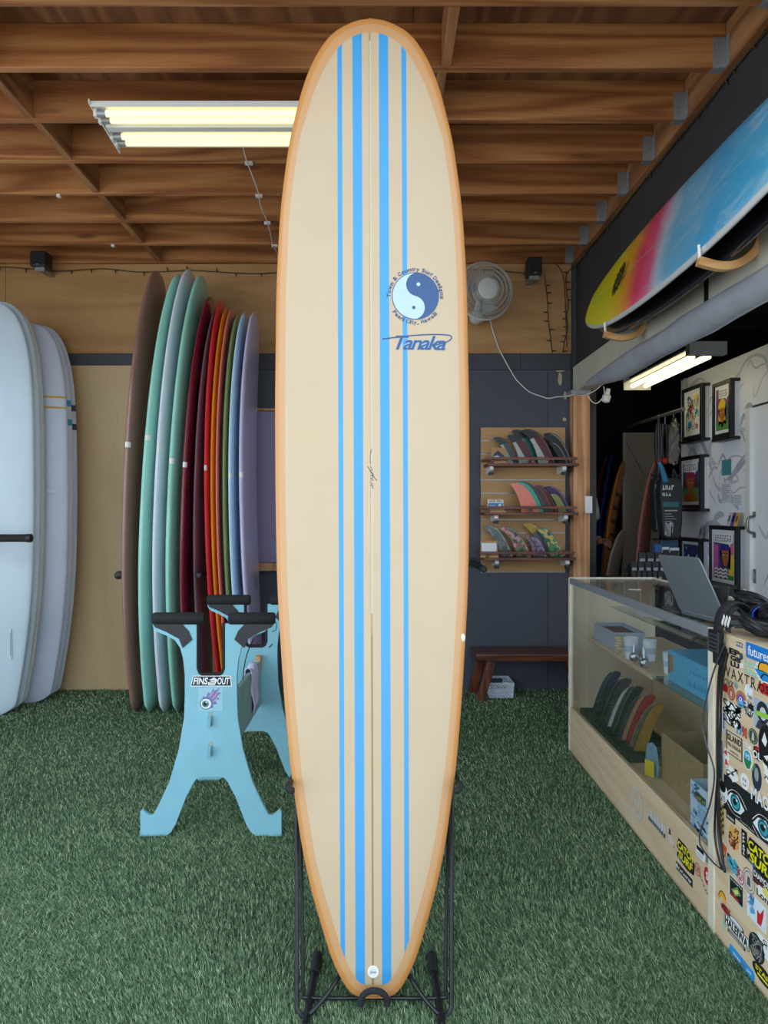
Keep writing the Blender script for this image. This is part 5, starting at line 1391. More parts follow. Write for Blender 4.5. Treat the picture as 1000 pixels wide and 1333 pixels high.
S(970, 980.5, 888, 907, OVAL, (232, 234, 238), scrawl(Art(), 6, (130, 136, 150), 5, .05, 1))
S(958.5, 972, 896, 918, OVAL, (186, 122, 62), Art().oval(.5, .42, .36, .38, (126, 76, 176), 1).oval(.5, .28, .3, .26, (92, 176, 220), 2).oval(.5, .52, .14, .12, W_, 3).oval(.5, .52, .07, .06, K_, 4).stroke([(.35, .2), (.5, .14), (.65, .2)], .06, K_, 3))
S(941, 967, 905, 940, blob(9, .18), W_, scrawl(Art(), 26, K_, 8, .045, 1))
S(968, 984, 905, 930, blob(12, .25), K_, scrawl(Art(), 12, W_, 9, .06, 1))
a = Art().oval(.5, .62, .34, .36, (44, 46, 54), 1).oval(.52, .58, .18, .22, (196, 204, 214), 2).poly([(.1, 0), (.9, 0), (.75, .3), (.25, .3)], (60, 62, 72), 1).poly([(.1, .42), (1, .5), (1, .66), (.1, .58)], (150, 206, 70), 3)
S(982, 1006, 907, 945, RECT, (168, 184, 206), a)
S(959.5, 973.5, 940, 955, None, None, Art().text('19', 0, .0, .5, 1, (80, 150, 200), 1, bold=.05).text('90', .5, .0, 1, 1, (196, 76, 60), 1, bold=.05))
S(975, 987, 945, 965, OVAL, (58, 74, 60), Art().ring(.5, .5, .42, .42, .08, (170, 180, 160), 1).poly([(.35, .25), (.65, .25), (.6, .7), (.45, .8)], (196, 204, 190), 1))
a = Art()
for q in ((0, 0, 1, .035), (0, .965, 1, 1), (0, 0, .05, 1), (.95, 0, 1, 1)): a.rect(*q, (62, 54, 46), 1)
a.text('ISLAND', .08, .6, .92, .88, (52, 46, 42), 1, bold=.02).text('FIN DESIGN', .1, .34, .9, .5, (70, 62, 54), 1, bold=.01).text('HAWAII', .25, .12, .75, .22, (92, 82, 70), 1)
S(946, 967, 949, 978, None, None, a)
S(936, 941, 961, 1012, RECT, (76, 110, 124), glyphs(Art(), .15, .05, .85, .95, 2, (30, 50, 62), 4, 1, 7))
S(941, 951, 969, 996, blob(21, .2), W_, Art().poly([(.2, .7), (.6, .9), (.7, .6)], (206, 60, 54), 1).poly([(.4, .15), (.8, .2), (.6, .45), (.4, .4)], (206, 60, 54), 1))
S(939, 946, 925, 952, [(0, .1), (.9, 0), (1, .9), (.1, 1)], (206, 212, 222), Art().poly([(.35, .2), (.7, .2), (.6, .85), (.45, .85)], (120, 130, 150), 1))
S(968, 980, 972, 998, OVAL, (226, 240, 236), Art().poly([(.08, .5), (.2, .85), (.5, .96), (.8, .85), (.92, .5)], (36, 160, 186), 1).poly([(.08, .5), (.92, .5), (.75, .12), (.45, .05), (.2, .2)], (40, 128, 74), 1).text('MI', .3, .52, .75, .8, (226, 240, 236), 2))
S(968, 978, 965, 970, RECT, W_, Art().text('EST', .1, .2, .8, .8, (120, 60, 80), 1))
S(979.5, 994, 965, 987, blob(33, .2), K_, Art().text('OL', .1, .15, .85, .6, W_, 1, bold=.03).poly([(.3, .68), (.4, .92), (.5, .75), (.6, .92), (.7, .68)], (206, 40, 50), 1))
S(988, 1012, 938, 990, OVAL, K_, Art().poly([(.2, .55), (.35, .8), (.5, .6), (.4, .45)], W_, 1).poly([(.3, .2), (.6, .3), (.5, .12)], W_, 1))
S(945, 963, 990, 1014, blob(41, .25), W_, scrawl(Art(), 10, (60, 60, 66), 11, .05, 1))
S(964.5, 975.5, 1003, 1024, OVAL, W_, Art().stroke([(.3, .35), (.5, .25), (.7, .35)], .06, K_, 1).oval(.35, .6, .06, .1, K_, 1).oval(.62, .6, .06, .1, K_, 1))
S(979.5, 992, 990, 1025, OVAL, (44, 52, 78), Art().oval(.5, .6, .22, .25, (150, 160, 150), 1).poly([(.1, .6), (.4, .9), (.2, .95)], (92, 150, 90), 1))
S(991, 1010, 985, 1015, blob(52, .3), W_, scrawl(Art(), 8, (40, 40, 46), 15, .05, 1))
# the banner with two teal eyes
a = Art()
for cx_, cy_ in ((.25, .44), (.78, .36)):
    a.poly([(cx_ - .19, cy_ - .06), (cx_ - .1, cy_ + .18), (cx_ + .04, cy_ + .24), (cx_ + .18, cy_ - .02), (cx_ + .1, cy_ - .22), (cx_ - .02, cy_ - .26)], (232, 238, 242), 2)
    a.oval(cx_, cy_, .10, .22, (62, 160, 176), 3).ring(cx_, cy_, .10, .22, .25, (36, 96, 112), 4).oval(cx_ - .01, cy_ + .01, .042, .09, K_, 5).oval(cx_ + .03, cy_ + .09, .016, .035, W_, 6)
    a.stroke([(cx_ - .2, cy_ + .02), (cx_ - .08, cy_ + .28), (cx_ + .08, cy_ + .3), (cx_ + .22, cy_ + .05)], .012, W_, 2)
    a.stroke([(cx_ - .2, cy_ - .14), (cx_ - .06, cy_ - .34), (cx_ + .1, cy_ - .32)], .01, W_, 2)
glyphs(a, .35, .04, .62, .1, 9, (190, 190, 190), 6, 2)
S(943, 1012, 1007, 1052, RECT, (30, 30, 34), a, label='wide black sticker with two teal eyes')
S(979, 1003, 1022, 1040, None, None, Art().text('MAO', 0, 0, 1, 1, (232, 236, 240), 5, bold=.03))
S(935, 948.5, 1010, 1040, blob(60, .12), W_, Art().oval(.5, .72, .3, .24, K_, 1).text('20', .3, .1, .75, .36, K_, 1))
S(946, 957.5, 1036, 1064, RECT, K_, Art().text('TVI', .2, .45, .8, .65, (200, 200, 200), 1).rect(.1, .08, .9, .2, (160, 160, 160), 1).rect(.5, .75, .8, .85, (206, 90, 60), 1))
a = Art()
for i in range(10):
    for j in range(3):
        if (i + j) % 2: a.rect(j / 3, i / 10, (j + 1) / 3, (i + 1) / 10, K_, 1)
S(936.5, 943, 1044, 1084, RECT, (196, 160, 84), a)
S(948.5, 965, 1065, 1100, blob(71, .22), (226, 170, 92), scrawl(Art().poly([(.4, .0), (.6, .1), (.5, .4), (.35, .35)], (206, 60, 50), 1), 9, (120, 70, 40), 16, .05, 2))
S(937, 949, 1089, 1111, [(0, .2), (.7, 0), (1, .8), (.4, 1)], (238, 226, 214), Art().poly([(.12, .25), (.65, .1), (.88, .75), (.4, .9)], (216, 96, 44), 1).poly([(.2, .3), (.6, .2), (.7, .45), (.3, .5)], (240, 190, 60), 2))
S(966, 973, 1078, 1112, RECT, K_, glyphs(Art(), .25, .08, .75, .92, 1, W_, 7, 1, 6))
S(973, 1012, 1086, 1122, None, None, catch_surf(), label='yellow and black CATCH SURF sticker')
S(946, 966, 1107, 1130, blob(82, .2), (84, 178, 198), scrawl(Art(), 8, (30, 60, 76), 17, .05, 1))
S(960, 970, 1126, 1147, OVAL, (232, 214, 212), Art().ring(.5, .5, .45, .45, .15, (196, 44, 70), 1).text('SB', .25, .3, .78, .7, (196, 44, 70), 1, shear=.3))
S(967.5, 984, 1122, 1155, OVAL, (216, 204, 186), Art().ring(.5, .5, .48, .48, .06, (70, 70, 76), 1).ring(.5, .5, .36, .36, .08, (70, 70, 76), 1).poly([(.35, .3), (.65, .3), (.6, .65), (.4, .65)], (90, 90, 96), 1))
S(981, 1010, 1118, 1146, RECT, (30, 28, 32), Art().rect(0, .75, 1, 1, (58, 44, 120), 1).rect(.0, .62, 1, .74, (40, 70, 190), 1).text('DIAMOND', .05, .28, .95, .56, W_, 2, bold=.02).rect(.05, .08, .9, .2, (120, 44, 44), 1))
a = Art().rect(.06, .06, .94, .94, K_, 1).poly([(.15, .35), (.6, .75), (.85, .5), (.4, .2)], (110, 150, 90), 2).poly([(.3, .4), (.6, .62), (.7, .5), (.45, .3)], (226, 220, 120), 3).rect(.1, .08, .7, .2, (186, 40, 44), 2)
glyphs(a, .12, .8, .9, .9, 8, (220, 220, 220), 8, 2)
S(950, 969, 1136, 1164, RECT, (216, 214, 206), a)
S(984, 1010, 1142, 1164, blob(90, .15), W_, Art().oval(.6, .7, .22, .24, (228, 216, 110), 1).text('Lono', .08, .1, .9, .5, K_, 1, bold=.03))
S(935.5, 946, 1154, 1171, [(.0, .4), (.3, .9), (.7, 1), (1, .7), (.95, .3), (.7, .35), (.6, .6), (.3, .5), (.1, .2)], (236, 168, 40), Art().stroke([(.05, .4), (.3, .86), (.7, .95), (.96, .66)], .07, K_, 1))
a = Art().poly([(.55, .1), (.75, .12), (.85, .5), (.9, .9), (.7, .55), (.55, .6)], (206, 36, 52), 1).poly([(.12, .5), (.35, .6), (.42, .85), (.2, .9)], (70, 150, 206), 1).poly([(.2, .2), (.45, .35), (.4, .5), (.15, .4)], (90, 170, 214), 1)
scrawl(a, 5, (70, 120, 190), 19, .03, 2, (.06, .5, .4, .95))
S(973, 998, 1157, 1190, RECT, (226, 234, 242), a)
S(938, 952, 1170, 1182, blob(96, .2), (158, 42, 44), scrawl(Art(), 5, (96, 20, 24), 20, .06, 1))
a = Art().rect(0, .25, 1, .78, K_, 1).rect(.02, .28, .98, .75, (232, 232, 232), 2).text('HALEIWA', .04, .32, .96, .72, K_, 3, bold=.04).oval(.5, .85, .3, .16, (226, 226, 226), 1).ring(.5, .85, .3, .16, .15, K_, 2)
a.rect(.15, .06, .85, .2, K_, 1).rect(.2, .1, .8, .16, (200, 200, 200), 2)
S(943.5, 976, 1180, 1208, None, None, a, label='black and white HALEIWA sticker')
a = glyphs(Art().stroke([(.12, .5), (.9, .5)], .015, W_, 1), .22, .34, .5, .7, 4, W_, 21, 2); glyphs(a, .5, .34, .72, .7, 3, (176, 34, 80), 22, 2); glyphs(a, .72, .34, .9, .7, 3, W_, 23, 2)
S(949, 983, 1225, 1238, [(0, .15), (.08, 1), (.95, 1), (1, .7), (.98, 0), (.1, .1)], (40, 160, 226), a)
a = scrawl(Art(), 22, (180, 180, 180), 24, .025, 1, (.15, .12, .85, .88))
S(975.5, 996, 1205, 1240, OVAL, (32, 32, 36), a)
S(980, 1008, 1243, 1264, OVAL, (34, 34, 32), Art().text('STAR', .15, .45, .85, .75, (226, 216, 50), 1, bold=.03).rect(.25, .22, .75, .36, (226, 216, 50), 1))
S(987, 1006, 1212, 1236, RECT, W_, scrawl(Art(), 5, K_, 25, .05, 1))
S(939, 946, 1192, 1208, blob(99, .3), (176, 206, 180), None)
# stickers on the plinth of the glass case
T_ = lambda *a, **k: sticker(case, *a, x=KX0, **k)
a = Art().ring(.5, .5, .5, .5, .12, (226, 226, 222), 1).ring(.5, .5, .38, .38, .1, (226, 226, 222), 1).text('RW', .3, .38, .7, .62, (226, 226, 222), 1, bold=.03)
for i in range(20): a.oval(.5 + .49 * math.cos(i * .314), .5 + .49 * math.sin(i * .314), .035, .02, (226, 226, 222), 1, 8)
T_(822, 837.5, 1017, 1058, None, None, a)
a = Art()
for i in range(8): a.rect(i / 8, .0, i / 8 + .085, .55 + .42 * abs(math.sin(i * 1.1 + .6)), (214, 220, 230), 1)
a.rect(0, 0, 1, .3, (214, 220, 230), 1)
T_(845, 867.5, 1050, 1067, None, None, a)
T_(870, 879, 1074, 1096, [(.1, .5), (.1, 1), (.4, .95), (.6, .6), (1, .2), (.9, 0), (.6, .1), (.3, .05)], (222, 206, 196), Art().poly([(.15, .55), (.2, .95), (.4, .9), (.5, .6)], (70, 56, 84), 1).poly([(.8, .05), (.95, .1), (.9, .25)], K_, 1))
T_(881.5, 905, 1088, 1117, None, None, catch_surf(), label='yellow and black CATCH SURF sticker')
T_(880.5, 902, 1120, 1130, RECT, (38, 40, 46), glyphs(Art().oval(.07, .5, .05, .3, W_, 1), .16, .25, .96, .75, 8, W_, 31, 1))
T_(907, 918, 1097, 1112, RECT, W_, Art().rect(.05, .55, .9, .92, K_, 1).rect(.1, .3, .8, .36, (120, 150, 190), 1).rect(.1, .14, .8, .2, (120, 150, 190), 1))
T_(905, 912.5, 1119, 1136, None, None, Art().ring(.5, .5, .48, .48, .14, (196, 70, 72), 1).text('SB', .22, .3, .78, .7, (196, 70, 72), 1))
T_(916.5, 926, 1122, 1148, blob(44, .1), (226, 222, 220), Art().oval(.5, .5, .42, .44, (200, 38, 48), 1).text('S', .35, .3, .7, .7, W_, 2, bold=.03))
T_(920, 926, 1110, 1122, RECT, (96, 116, 130), None)
a = Art(); r_ = random.Random(3)
for i in range(16): a.oval(i / 16, 1 - i / 16 + r_.uniform(-.1, .1), .03, .05, (60, 60, 64), 1, 8)
T_(912, 925, 1140, 1158, None, None, a)

# ---------------------------------------------------------------- what stands in the case
tray = thing('fin_tray', 'dark slotted tray holding loose fins inside the display case', 'tray', (1.2, 3.6, KB))
dk = mat('tray_green', (40, 52, 48), 0.6, var=0.15)
G().box(1.098, 1.345, 3.24, 4.02, KB + .001, KB + 0.012, dk).make('base', tray)
for a_, b_ in ((1.098, 1.106), (1.337, 1.345)): G().box(a_, b_, 3.24, 4.02, KB + .012, KB + 0.034, dk).make('side_rail', tray)
for a_, b_ in ((3.24, 3.248), (4.012, 4.02)): G().box(1.106, 1.337, a_, b_, KB + .012, KB + 0.034, dk).make('end_rail', tray)
for k in range(14): G().box(1.112, 1.331, 3.262 + .054 * k, 3.276 + .054 * k, KB + .012, KB + 0.024, mat('slot_bar', (58, 70, 66), 0.6)).make('slot_bar', tray)
FC = [('teal', (30, 70, 74)), ('navy', (34, 44, 60)), ('black', (28, 30, 34)), ('dark green', (30, 42, 38)), ('charcoal', (64, 64, 66)), ('white edged', (190, 196, 190)), ('smoke grey', (52, 56, 56)), ('jet black', (22, 24, 27)), ('dusky purple', (66, 56, 66)), ('tan', (176, 124, 92)), ('red', (150, 40, 40)), ('olive grey', (96, 92, 70)), ('amber tipped', (150, 112, 40))]
for k, (nm, rgb) in enumerate(FC):
    y = 3.965 - .054 * k; hgt = 0.235 + 0.02 * math.sin(k * 2.1)
    t_ = thing('loose_fin', '%s fin in the display case tray, number %d from the far end' % (nm, k + 1), 'fin', (1.17, y, KB + .012), 'loose fins in the display case tray')
    poly = fin_poly(0.0, 0.06, -0.05, hgt)
    e = Vector((-0.80, 0.60, 0)); nr_ = Vector((0.6, 0.8, 0))
    o = Vector((1.205, y, KB + .0125))
    fn = lambda u, v, w: o + e * u + Vector((0, 0, v)) + nr_ * w + Vector((0.16 * v, 0, 0)) - nr_ * (0.10 * v)
    G().prism(poly, fn, -.003, .003, mat('fin_%02x%02x%02x' % rgb, rgb, 0.3, var=0.1, scale=30, coat=0.4)).make('blade', t_, bevel=0.001)
    G().tube([fn(p[0], p[1], 0) for p in poly[:9]], .0034, mat('fin_edge%d' % (k % 4), [(60, 66, 66), (90, 96, 96), (44, 46, 50), (120, 110, 96)][k % 4] if rgb[0] < 160 else (206, 206, 200), 0.35), 6).make('edge', t_)
    if k in (1, 3): G().tube([fn(0.012, .02, .004), fn(0.0, .1, .004)], .005, paper_white, 6).make('sticker_strip', t_)

def carton(label, x0, x1, y0, y1, z0, h, m, name='cardboard_box', flaps=True, open_=True, art=None, cat='box'):
    t_ = thing(name, label, cat, ((x0 + x1) / 2, (y0 + y1) / 2, z0)); w = .004
    G().box(x0, x1, y0, y1, z0, z0 + w, m).make('base', t_)
    for a in ((x0, x0 + w, y0, y1), (x1 - w, x1, y0, y1), (x0 + w, x1 - w, y0, y0 + w), (x0 + w, x1 - w, y1 - w, y1)):
        G().box(*a, z0 + w, z0 + h, m).make('side', t_)
    if not open_: G().box(x0, x1, y0, y1, z0 + h, z0 + h + w, m).make('lid', t_)
    if flaps:
        G().obox((x0 - .028, (y0 + y1) / 2, z0 + h - .012), (.03, 0, .012), (0, (y1 - y0) / 2, 0), (0.0008, 0, -.002), m).make('flap', t_)
    if art:
        art.make('print', t_, lambda u, v, hh: (x0 - hh, y1 + (y0 - y1) * u, z0 + h * v), .0003, .0004)
    return t_
carton('brown open cardboard box at the bottom of the display case', 1.17, 1.40, 2.66, 3.05, KB + .001, 0.195, mat('carton_brown', (158, 132, 96), 0.8, var=0.06), flaps=False)
a = Art().rect(0, 0, 1, 1, (206, 222, 240), 1); r_ = random.Random(8)
for i in range(46):
    x, y = r_.uniform(.05, .95), r_.uniform(.04, .96); a.stroke([(x - .09, y), (x - .03, y + .03), (x + .04, y - .01), (x + .1, y + .02)], .05, r_.choice([(110, 170, 220), (84, 146, 204), (140, 190, 228)]), 2, taper=True) if .1 < x < .9 else None
a.rect(.22, .68, .62, .84, (52, 66, 50), 3); glyphs(a, .25, .71, .6, .8, 5, (200, 190, 70), 5, 4); a.rect(.28, .28, .64, .64, (180, 210, 238), 3); glyphs(a, .32, .34, .6, .6, 4, (100, 150, 200), 6, 4, 4)
carton('blue wave patterned open box in the near end of the display case', 1.10, 1.30, 2.40, 2.60, KB + .001, 0.165, mat('carton_blue', (190, 212, 236), 0.7), name='patterned_box', flaps=False, art=a)
a = Art().rect(.02, .3, .12, .9, (176, 140, 84), 1).rect(.0, .22, .03, .95, (50, 130, 180), 1); glyphs(a, .5, .62, .95, .76, 7, (60, 130, 176), 12, 1); glyphs(a, .45, .2, .9, .44, 4, (70, 140, 186), 13, 1)
carton('sky blue carton on the glass shelf of the display case', 1.17, 1.38, 2.56, 2.98, 0.663, 0.118, mat('carton_sky', (96, 176, 214), 0.6), name='blue_carton', flaps=False, open_=False, art=a)
carton('small tan cut-out carton on the glass shelf beside the blue one', 1.15, 1.30, 2.415, 2.545, 0.663, 0.10, mat('carton_tan', (190, 150, 108), 0.7), name='tan_carton', flaps=False)
tb2 = carton('grey open tray box with red lining on the timber shelf of the case', 1.15, 1.30, 3.60, 3.93, 0.6625, 0.085, mat('box_grey_blue', (176, 184, 200), 0.6), name='tray_box', flaps=False)
G().box(1.156, 1.294, 3.606, 3.924, 0.72, 0.728, mat('lining_red', (128, 72, 62), 0.7)).make('lining', tb2)
ORD = ['lowest', 'second', 'third', 'fourth', 'fifth', 'sixth']
for (x, y, n, sn) in ((1.165, 3.555, 6, 'tallest'), (1.20, 3.515, 5, 'middle'), (1.165, 3.475, 3, 'shortest')):
    for k in range(n):
        tag(G().lathe((x + .004 * math.sin(k * 2), y + .003 * math.cos(k * 3), 0.6625 + k * 0.0132), (0, 0, 1), [(0, .026), (.001, .028), (.011, .028), (.0125, .026)], mat('cork_disc', (206, 190, 158), 0.7, var=0.1, scale=50), 18).make('wax_disc', smooth=True), 'round tan disc, %s from the bottom in the %s stack inside the display case' % (ORD[k], sn), 'disc', 'stacked discs in the display case')
def cup(label, x, y, z, h, r, m):
    t_ = thing('paper_cup', label, 'cup', (x, y, z))
    G().lathe((x, y, z), (0, 0, 1), [(0, r * .78), (h, r), (h + .003, r * 1.04), (h + .003, r * .94), (.004, r * .72)], m, 18).make('body', t_, smooth=True)
    G().lathe((x, y, z + h * .35), (0, 0, 1), [(0, r * .785 + .2 * r * .35 + .0006), (h * .3, r * .86 + .2 * r * .35 + .0006)], mat('cup_print', (176, 196, 216), 0.6), 18).make('printed_band', t_, smooth=True)
cup_m = mat('cup_white', (226, 230, 236), 0.5)
cup('white paper cup beside the stacked discs in the case', 1.165, 3.40, 0.6625, .095, .033, cup_m)
cup('white paper cup behind the metal balls in the case', 1.235, 3.36, 0.6625, .09, .03, cup_m)
cup('white paper cup nearest the blue carton in the case', 1.22, 3.09, 0.6625, .085, .028, cup_m)
for k, (x, y) in enumerate(((1.15, 3.32), (1.17, 3.255), (1.15, 3.19))):
    tag(G().ell((x, y, 0.6625 + .023), .021, .021, .023, mat('chrome_ball', (190, 196, 204), 0.2, 0.8)).lathe((x, y, .705), (0, 0, 1), [(0, .008), (.03, .006), (.04, .003)], mat('chrome_ball', (190, 196, 204), 0.2, 0.8), 10).make('metal_pendant', smooth=True), 'round shiny metal bulb, %s of three on the case shelf' % ('farthest', 'middle', 'nearest')[k], 'ornament')
basket('white lattice basket at the back of the display case floor', 1.28, 1.48, 3.10, 3.30, KB + .001, 0.10, 0.022)
basket('white lattice basket nearer the cardboard box in the display case', 1.36, 1.52, 2.945, 2.972 + .0, KB + .001, 0.07, 0.022) if False else None
wr_ = thing('leash_roll', 'black rolled leash lying in the lattice basket', 'leash', (1.38, 3.2, KB + .006))
g = G()
for k in range(3): g.tube([(1.38 + (.05 - .008 * k) * math.cos(i * .35), 3.20 + (.06 - .008 * k) * math.sin(i * .35), KB + .02 + .022 * k) for i in range(18)], .009, cable_black, 8, closed=True)
g.make('coil', wr_, smooth=True)
gl = thing('sunglasses', 'dark sunglasses resting in front of the lattice basket in the case', 'sunglasses', (1.22, 3.15, KB + .001))
for k, yy in ((0, 3.125), (1, 3.185)): G().lathe((1.215, yy, KB + .028), (1, .1, .1), [(0, .026), (.004, .026)], mat('lens_dark', (70, 78, 74), 0.1, coat=1.0), 18).make('lens', gl)
G().tube([(1.213, 3.097, KB + .04), (1.213, 3.14, KB + .046), (1.213, 3.17, KB + .046), (1.213, 3.213, KB + .04)], .004, black_plastic, 6).make('frame', gl)
for yy in (3.097, 3.213): G().tube([(1.213, yy, KB + .04), (1.29, yy + .004, KB + .038), (1.315, yy + .005, KB + .012)], .003, black_plastic, 6).make('temple', gl)
bo = thing('wax_pouch', 'clear pouch with blue top and yellow label in front of the cardboard box', 'pouch', (1.14, 3.06, KB + .001))
G().prism([(0, 0), (.055, 0), (.06, .06), (.05, .13), (.03, .145), (.005, .13), (-.004, .06)], lambda u, v, w: (1.125 + u * .5, 3.10 - u + w * .2, KB + .001 + v), -.018, .018, mat('pouch_blue', (126, 158, 178), 0.25, var=0.2)).make('pouch', bo, bevel=.003)
G().prism([(.006, .004), (.05, .004), (.05, .07), (.006, .07)], lambda u, v, w: (1.112 + u * .5, 3.094 - u + w * .2, KB + .001 + v), -.001, .003, mat('label_yellow', (214, 186, 40), 0.5)).make('label', bo)
# glass upper shelf: papers and clear bags
pp = thing('paper_sheets', 'white paper sheets on the upper glass shelf of the case', 'paper', (1.36, 3.75, .833))
for k in range(3): G().box(1.27 + .03 * k, 1.42 + .03 * k, 3.55 - .12 * k, 3.76 - .12 * k, .8325 + .0012 * k, .8335 + .0012 * k, paper_white).make('sheet', pp)
def plastic_bag(label, x, y, z, rx, ry, rz, inner, seed, name='plastic_bag'):
    t_ = thing(name, label, 'bag', (x, y, z)); r = random.Random(seed)
    g = G().ell((x, y, z + rz), rx, ry, rz, clear_plastic, 18, 12)
    g.v = [(p[0] + r.uniform(-1, 1) * rx * .16, p[1] + r.uniform(-1, 1) * ry * .16, max(z, p[2] + r.uniform(-1, 1) * rz * .2)) for p in g.v]
    g.make('bag', t_)
    if inner is not None:
        g = G().ell((x, y, z + rz * .65), rx * .6, ry * .65, rz * .55, inner, 12, 8)
        g.v = [(p[0] + r.uniform(-1, 1) * .012, p[1] + r.uniform(-1, 1) * .012, max(z + .001, p[2] + r.uniform(-1, 1) * .012)) for p in g.v]
        g.make('contents', t_)
plastic_bag('crumpled clear bag with tan contents on the upper glass shelf', 1.36, 2.98, .833, .09, .16, .045, mat('tan_contents', (196, 168, 112), 0.7, var=.2, scale=60), 1)
plastic_bag('crumpled clear bag with black leashes on the upper glass shelf', 1.36, 2.60, .833, .09, .15, .05, mat('dark_contents', (50, 48, 48), 0.5, var=.3, scale=60), 2)

# ---------------------------------------------------------------- laptop on the counter
lap = thing('laptop', 'open silver laptop seen from behind on the display counter', 'laptop', (1.2, 2.57, KH + .002))
bl, br_, tl, tr_ = V(1.108, 2.712, .979), V(1.148, 2.432, .979), V(1.028, 2.722, 1.182), V(1.070, 2.468, 1.187)
silver = mat('laptop_silver', (116, 122, 128), 0.4, 0.3, var=0.02)
nrm = (br_ - bl).cross(tl - bl).normalized()
if nrm.x > 0: nrm = -nrm
def quad_slab(p, thick, rad=.06, n=5):
    pts = []
    for (cx_, cy_), a0 in (((rad, rad), 180), ((1 - rad, rad), 270), ((1 - rad, 1 - rad), 0), ((rad, 1 - rad), 90)):
        for i in range(n): a = math.radians(a0 + 90 * i / (n - 1)); pts.append((cx_ + rad * math.cos(a), cy_ + rad * math.sin(a)))
    return pts
def lidmap(u, v, w): return (bl * (1 - u) + br_ * u) * (1 - v) + (tl * (1 - u) + tr_ * u) * v + nrm * w
ld = G().prism(quad_slab(None, 0), lidmap, -.005, 0.0, silver).make('lid', lap, bevel=.001)
G().prism([(.03, .05), (.97, .05), (.97, .96), (.03, .96)], lidmap, -.0056, -.0048, mat('screen_dark', (18, 20, 26), 0.15)).make('screen', ld)
lgm = Art()
for p in ([(.42, .62), (.46, .42)], [(.47, .66), (.53, .36)], [(.54, .60), (.58, .40)]): lgm.stroke(p, .018, (96, 102, 108), 1, smooth=False, aspect=1.2)
lgm.make('logo', ld, lambda u, v, h: lidmap(u, v, h), 0.0001, .0003)
dn = (br_ - bl).normalized(); out_ = Vector((-dn.y, dn.x, 0))
if out_.x < 0: out_ = -out_
b0 = V(bl.x, bl.y, KH + .003)
def basemap(u, v, w): return b0 + dn * ((br_ - bl).length * u) + out_ * (.205 * v) + Vector((0, 0, w))
bs = G().prism(quad_slab(None, 0), basemap, 0, .013, silver).make('base', lap, bevel=.001)
g = G()
for i in range(12):
    for j in range(5): g.prism([(.06 + i * .074, .12 + j * .09), (.12 + i * .074, .12 + j * .09), (.12 + i * .074, .19 + j * .09), (.06 + i * .074, .19 + j * .09)], basemap, .013, .0145, black_plastic)
kb_ = g.make('keys', bs); kb_['kind'] = 'stuff'
G().tube([basemap(.1, .01, .011), basemap(.9, .01, .011)], .006, silver, 8).make('hinge', lap)
tag(G().prism([(.0, 0), (.055, 0), (.055, .03), (.035, .036), (0, .02)], lambda u, v, w: (1.20 + u, 3.55 - v, KH + w), .0005, .0012, paper_white).make('paper_scrap'), 'small torn white paper scrap on the counter glass', 'paper')

# ---------------------------------------------------------------- black straps, leashes and cables at the sticker counter
def coil(label, c, r, n, tilt, seed, name='leash_coil', rad=.0075):
    t_ = thing(name, label, 'leash', (c[0], c[1], .97)); rr_ = random.Random(seed); g = G()
    for k in range(n):
        cc = Vector(c) + Vector((rr_.uniform(-.012, .012), rr_.uniform(-.012, .012), rr_.uniform(-.006, .012)))
        q = Matrix.Rotation(tilt + rr_.uniform(-.25, .25), 3, 'Y') @ Matrix.Rotation(rr_.uniform(-.3, .3), 3, 'X'); rad_ = r * rr_.uniform(.85, 1.1)
        pts = [cc + q @ Vector((rad_ * math.cos(i * .31416), rad_ * 1.2 * math.sin(i * .31416), 0)) for i in range(20)]
        pts = [Vector((p.x, p.y, max(p.z, .979))) for p in pts]
        g.tube(pts, rad, cable_black, 7, closed=True)
    g.make('coils', t_, smooth=True); return t_
coil('black coiled leash lying beside the laptop on the sticker counter', (1.205, 2.285, 1.015), .075, 5, .5, 1)
coil('black coiled leash with blue lining at the right edge of the counter', (1.165, 2.09, 1.015), .085, 6, .8, 2)
blue_c = thing('velcro_cuff', 'black ankle cuff with blue inside at the right edge', 'cuff', (1.19, 2.24, .97))
for m_, r_o, nm in ((black_foam, .042, 'strap'), (mat('cuff_blue', (34, 70, 180), 0.5), .037, 'lining')):
    vv = []; n_ = 28
    for i in range(n_):
        a = 2 * math.pi * i / n_
        for w in (-.022, .022): vv.append(Vector((1.17, 2.20, 1.030)) + Matrix.Rotation(.9, 3, 'Z') @ Vector((w, r_o * 1.3 * math.cos(a), r_o * math.sin(a))))
    ob = G().add(vv, [(2 * i, 2 * i + 1, (2 * i + 3) % (2 * n_), (2 * i + 2) % (2 * n_)) for i in range(n_)], m_).make(nm, blue_c, smooth=True)
    sm = ob.modifiers.new('solid', 'SOLIDIFY'); sm.thickness = .004
coil('loose black leash loops in front of the blue lined cuff', (1.12, 2.16, 1.0), .05, 5, .35, 5)
coil('black leash loops piled highest beside the clear bottle', (1.23, 2.38, 1.03), .07, 5, .7, 7)
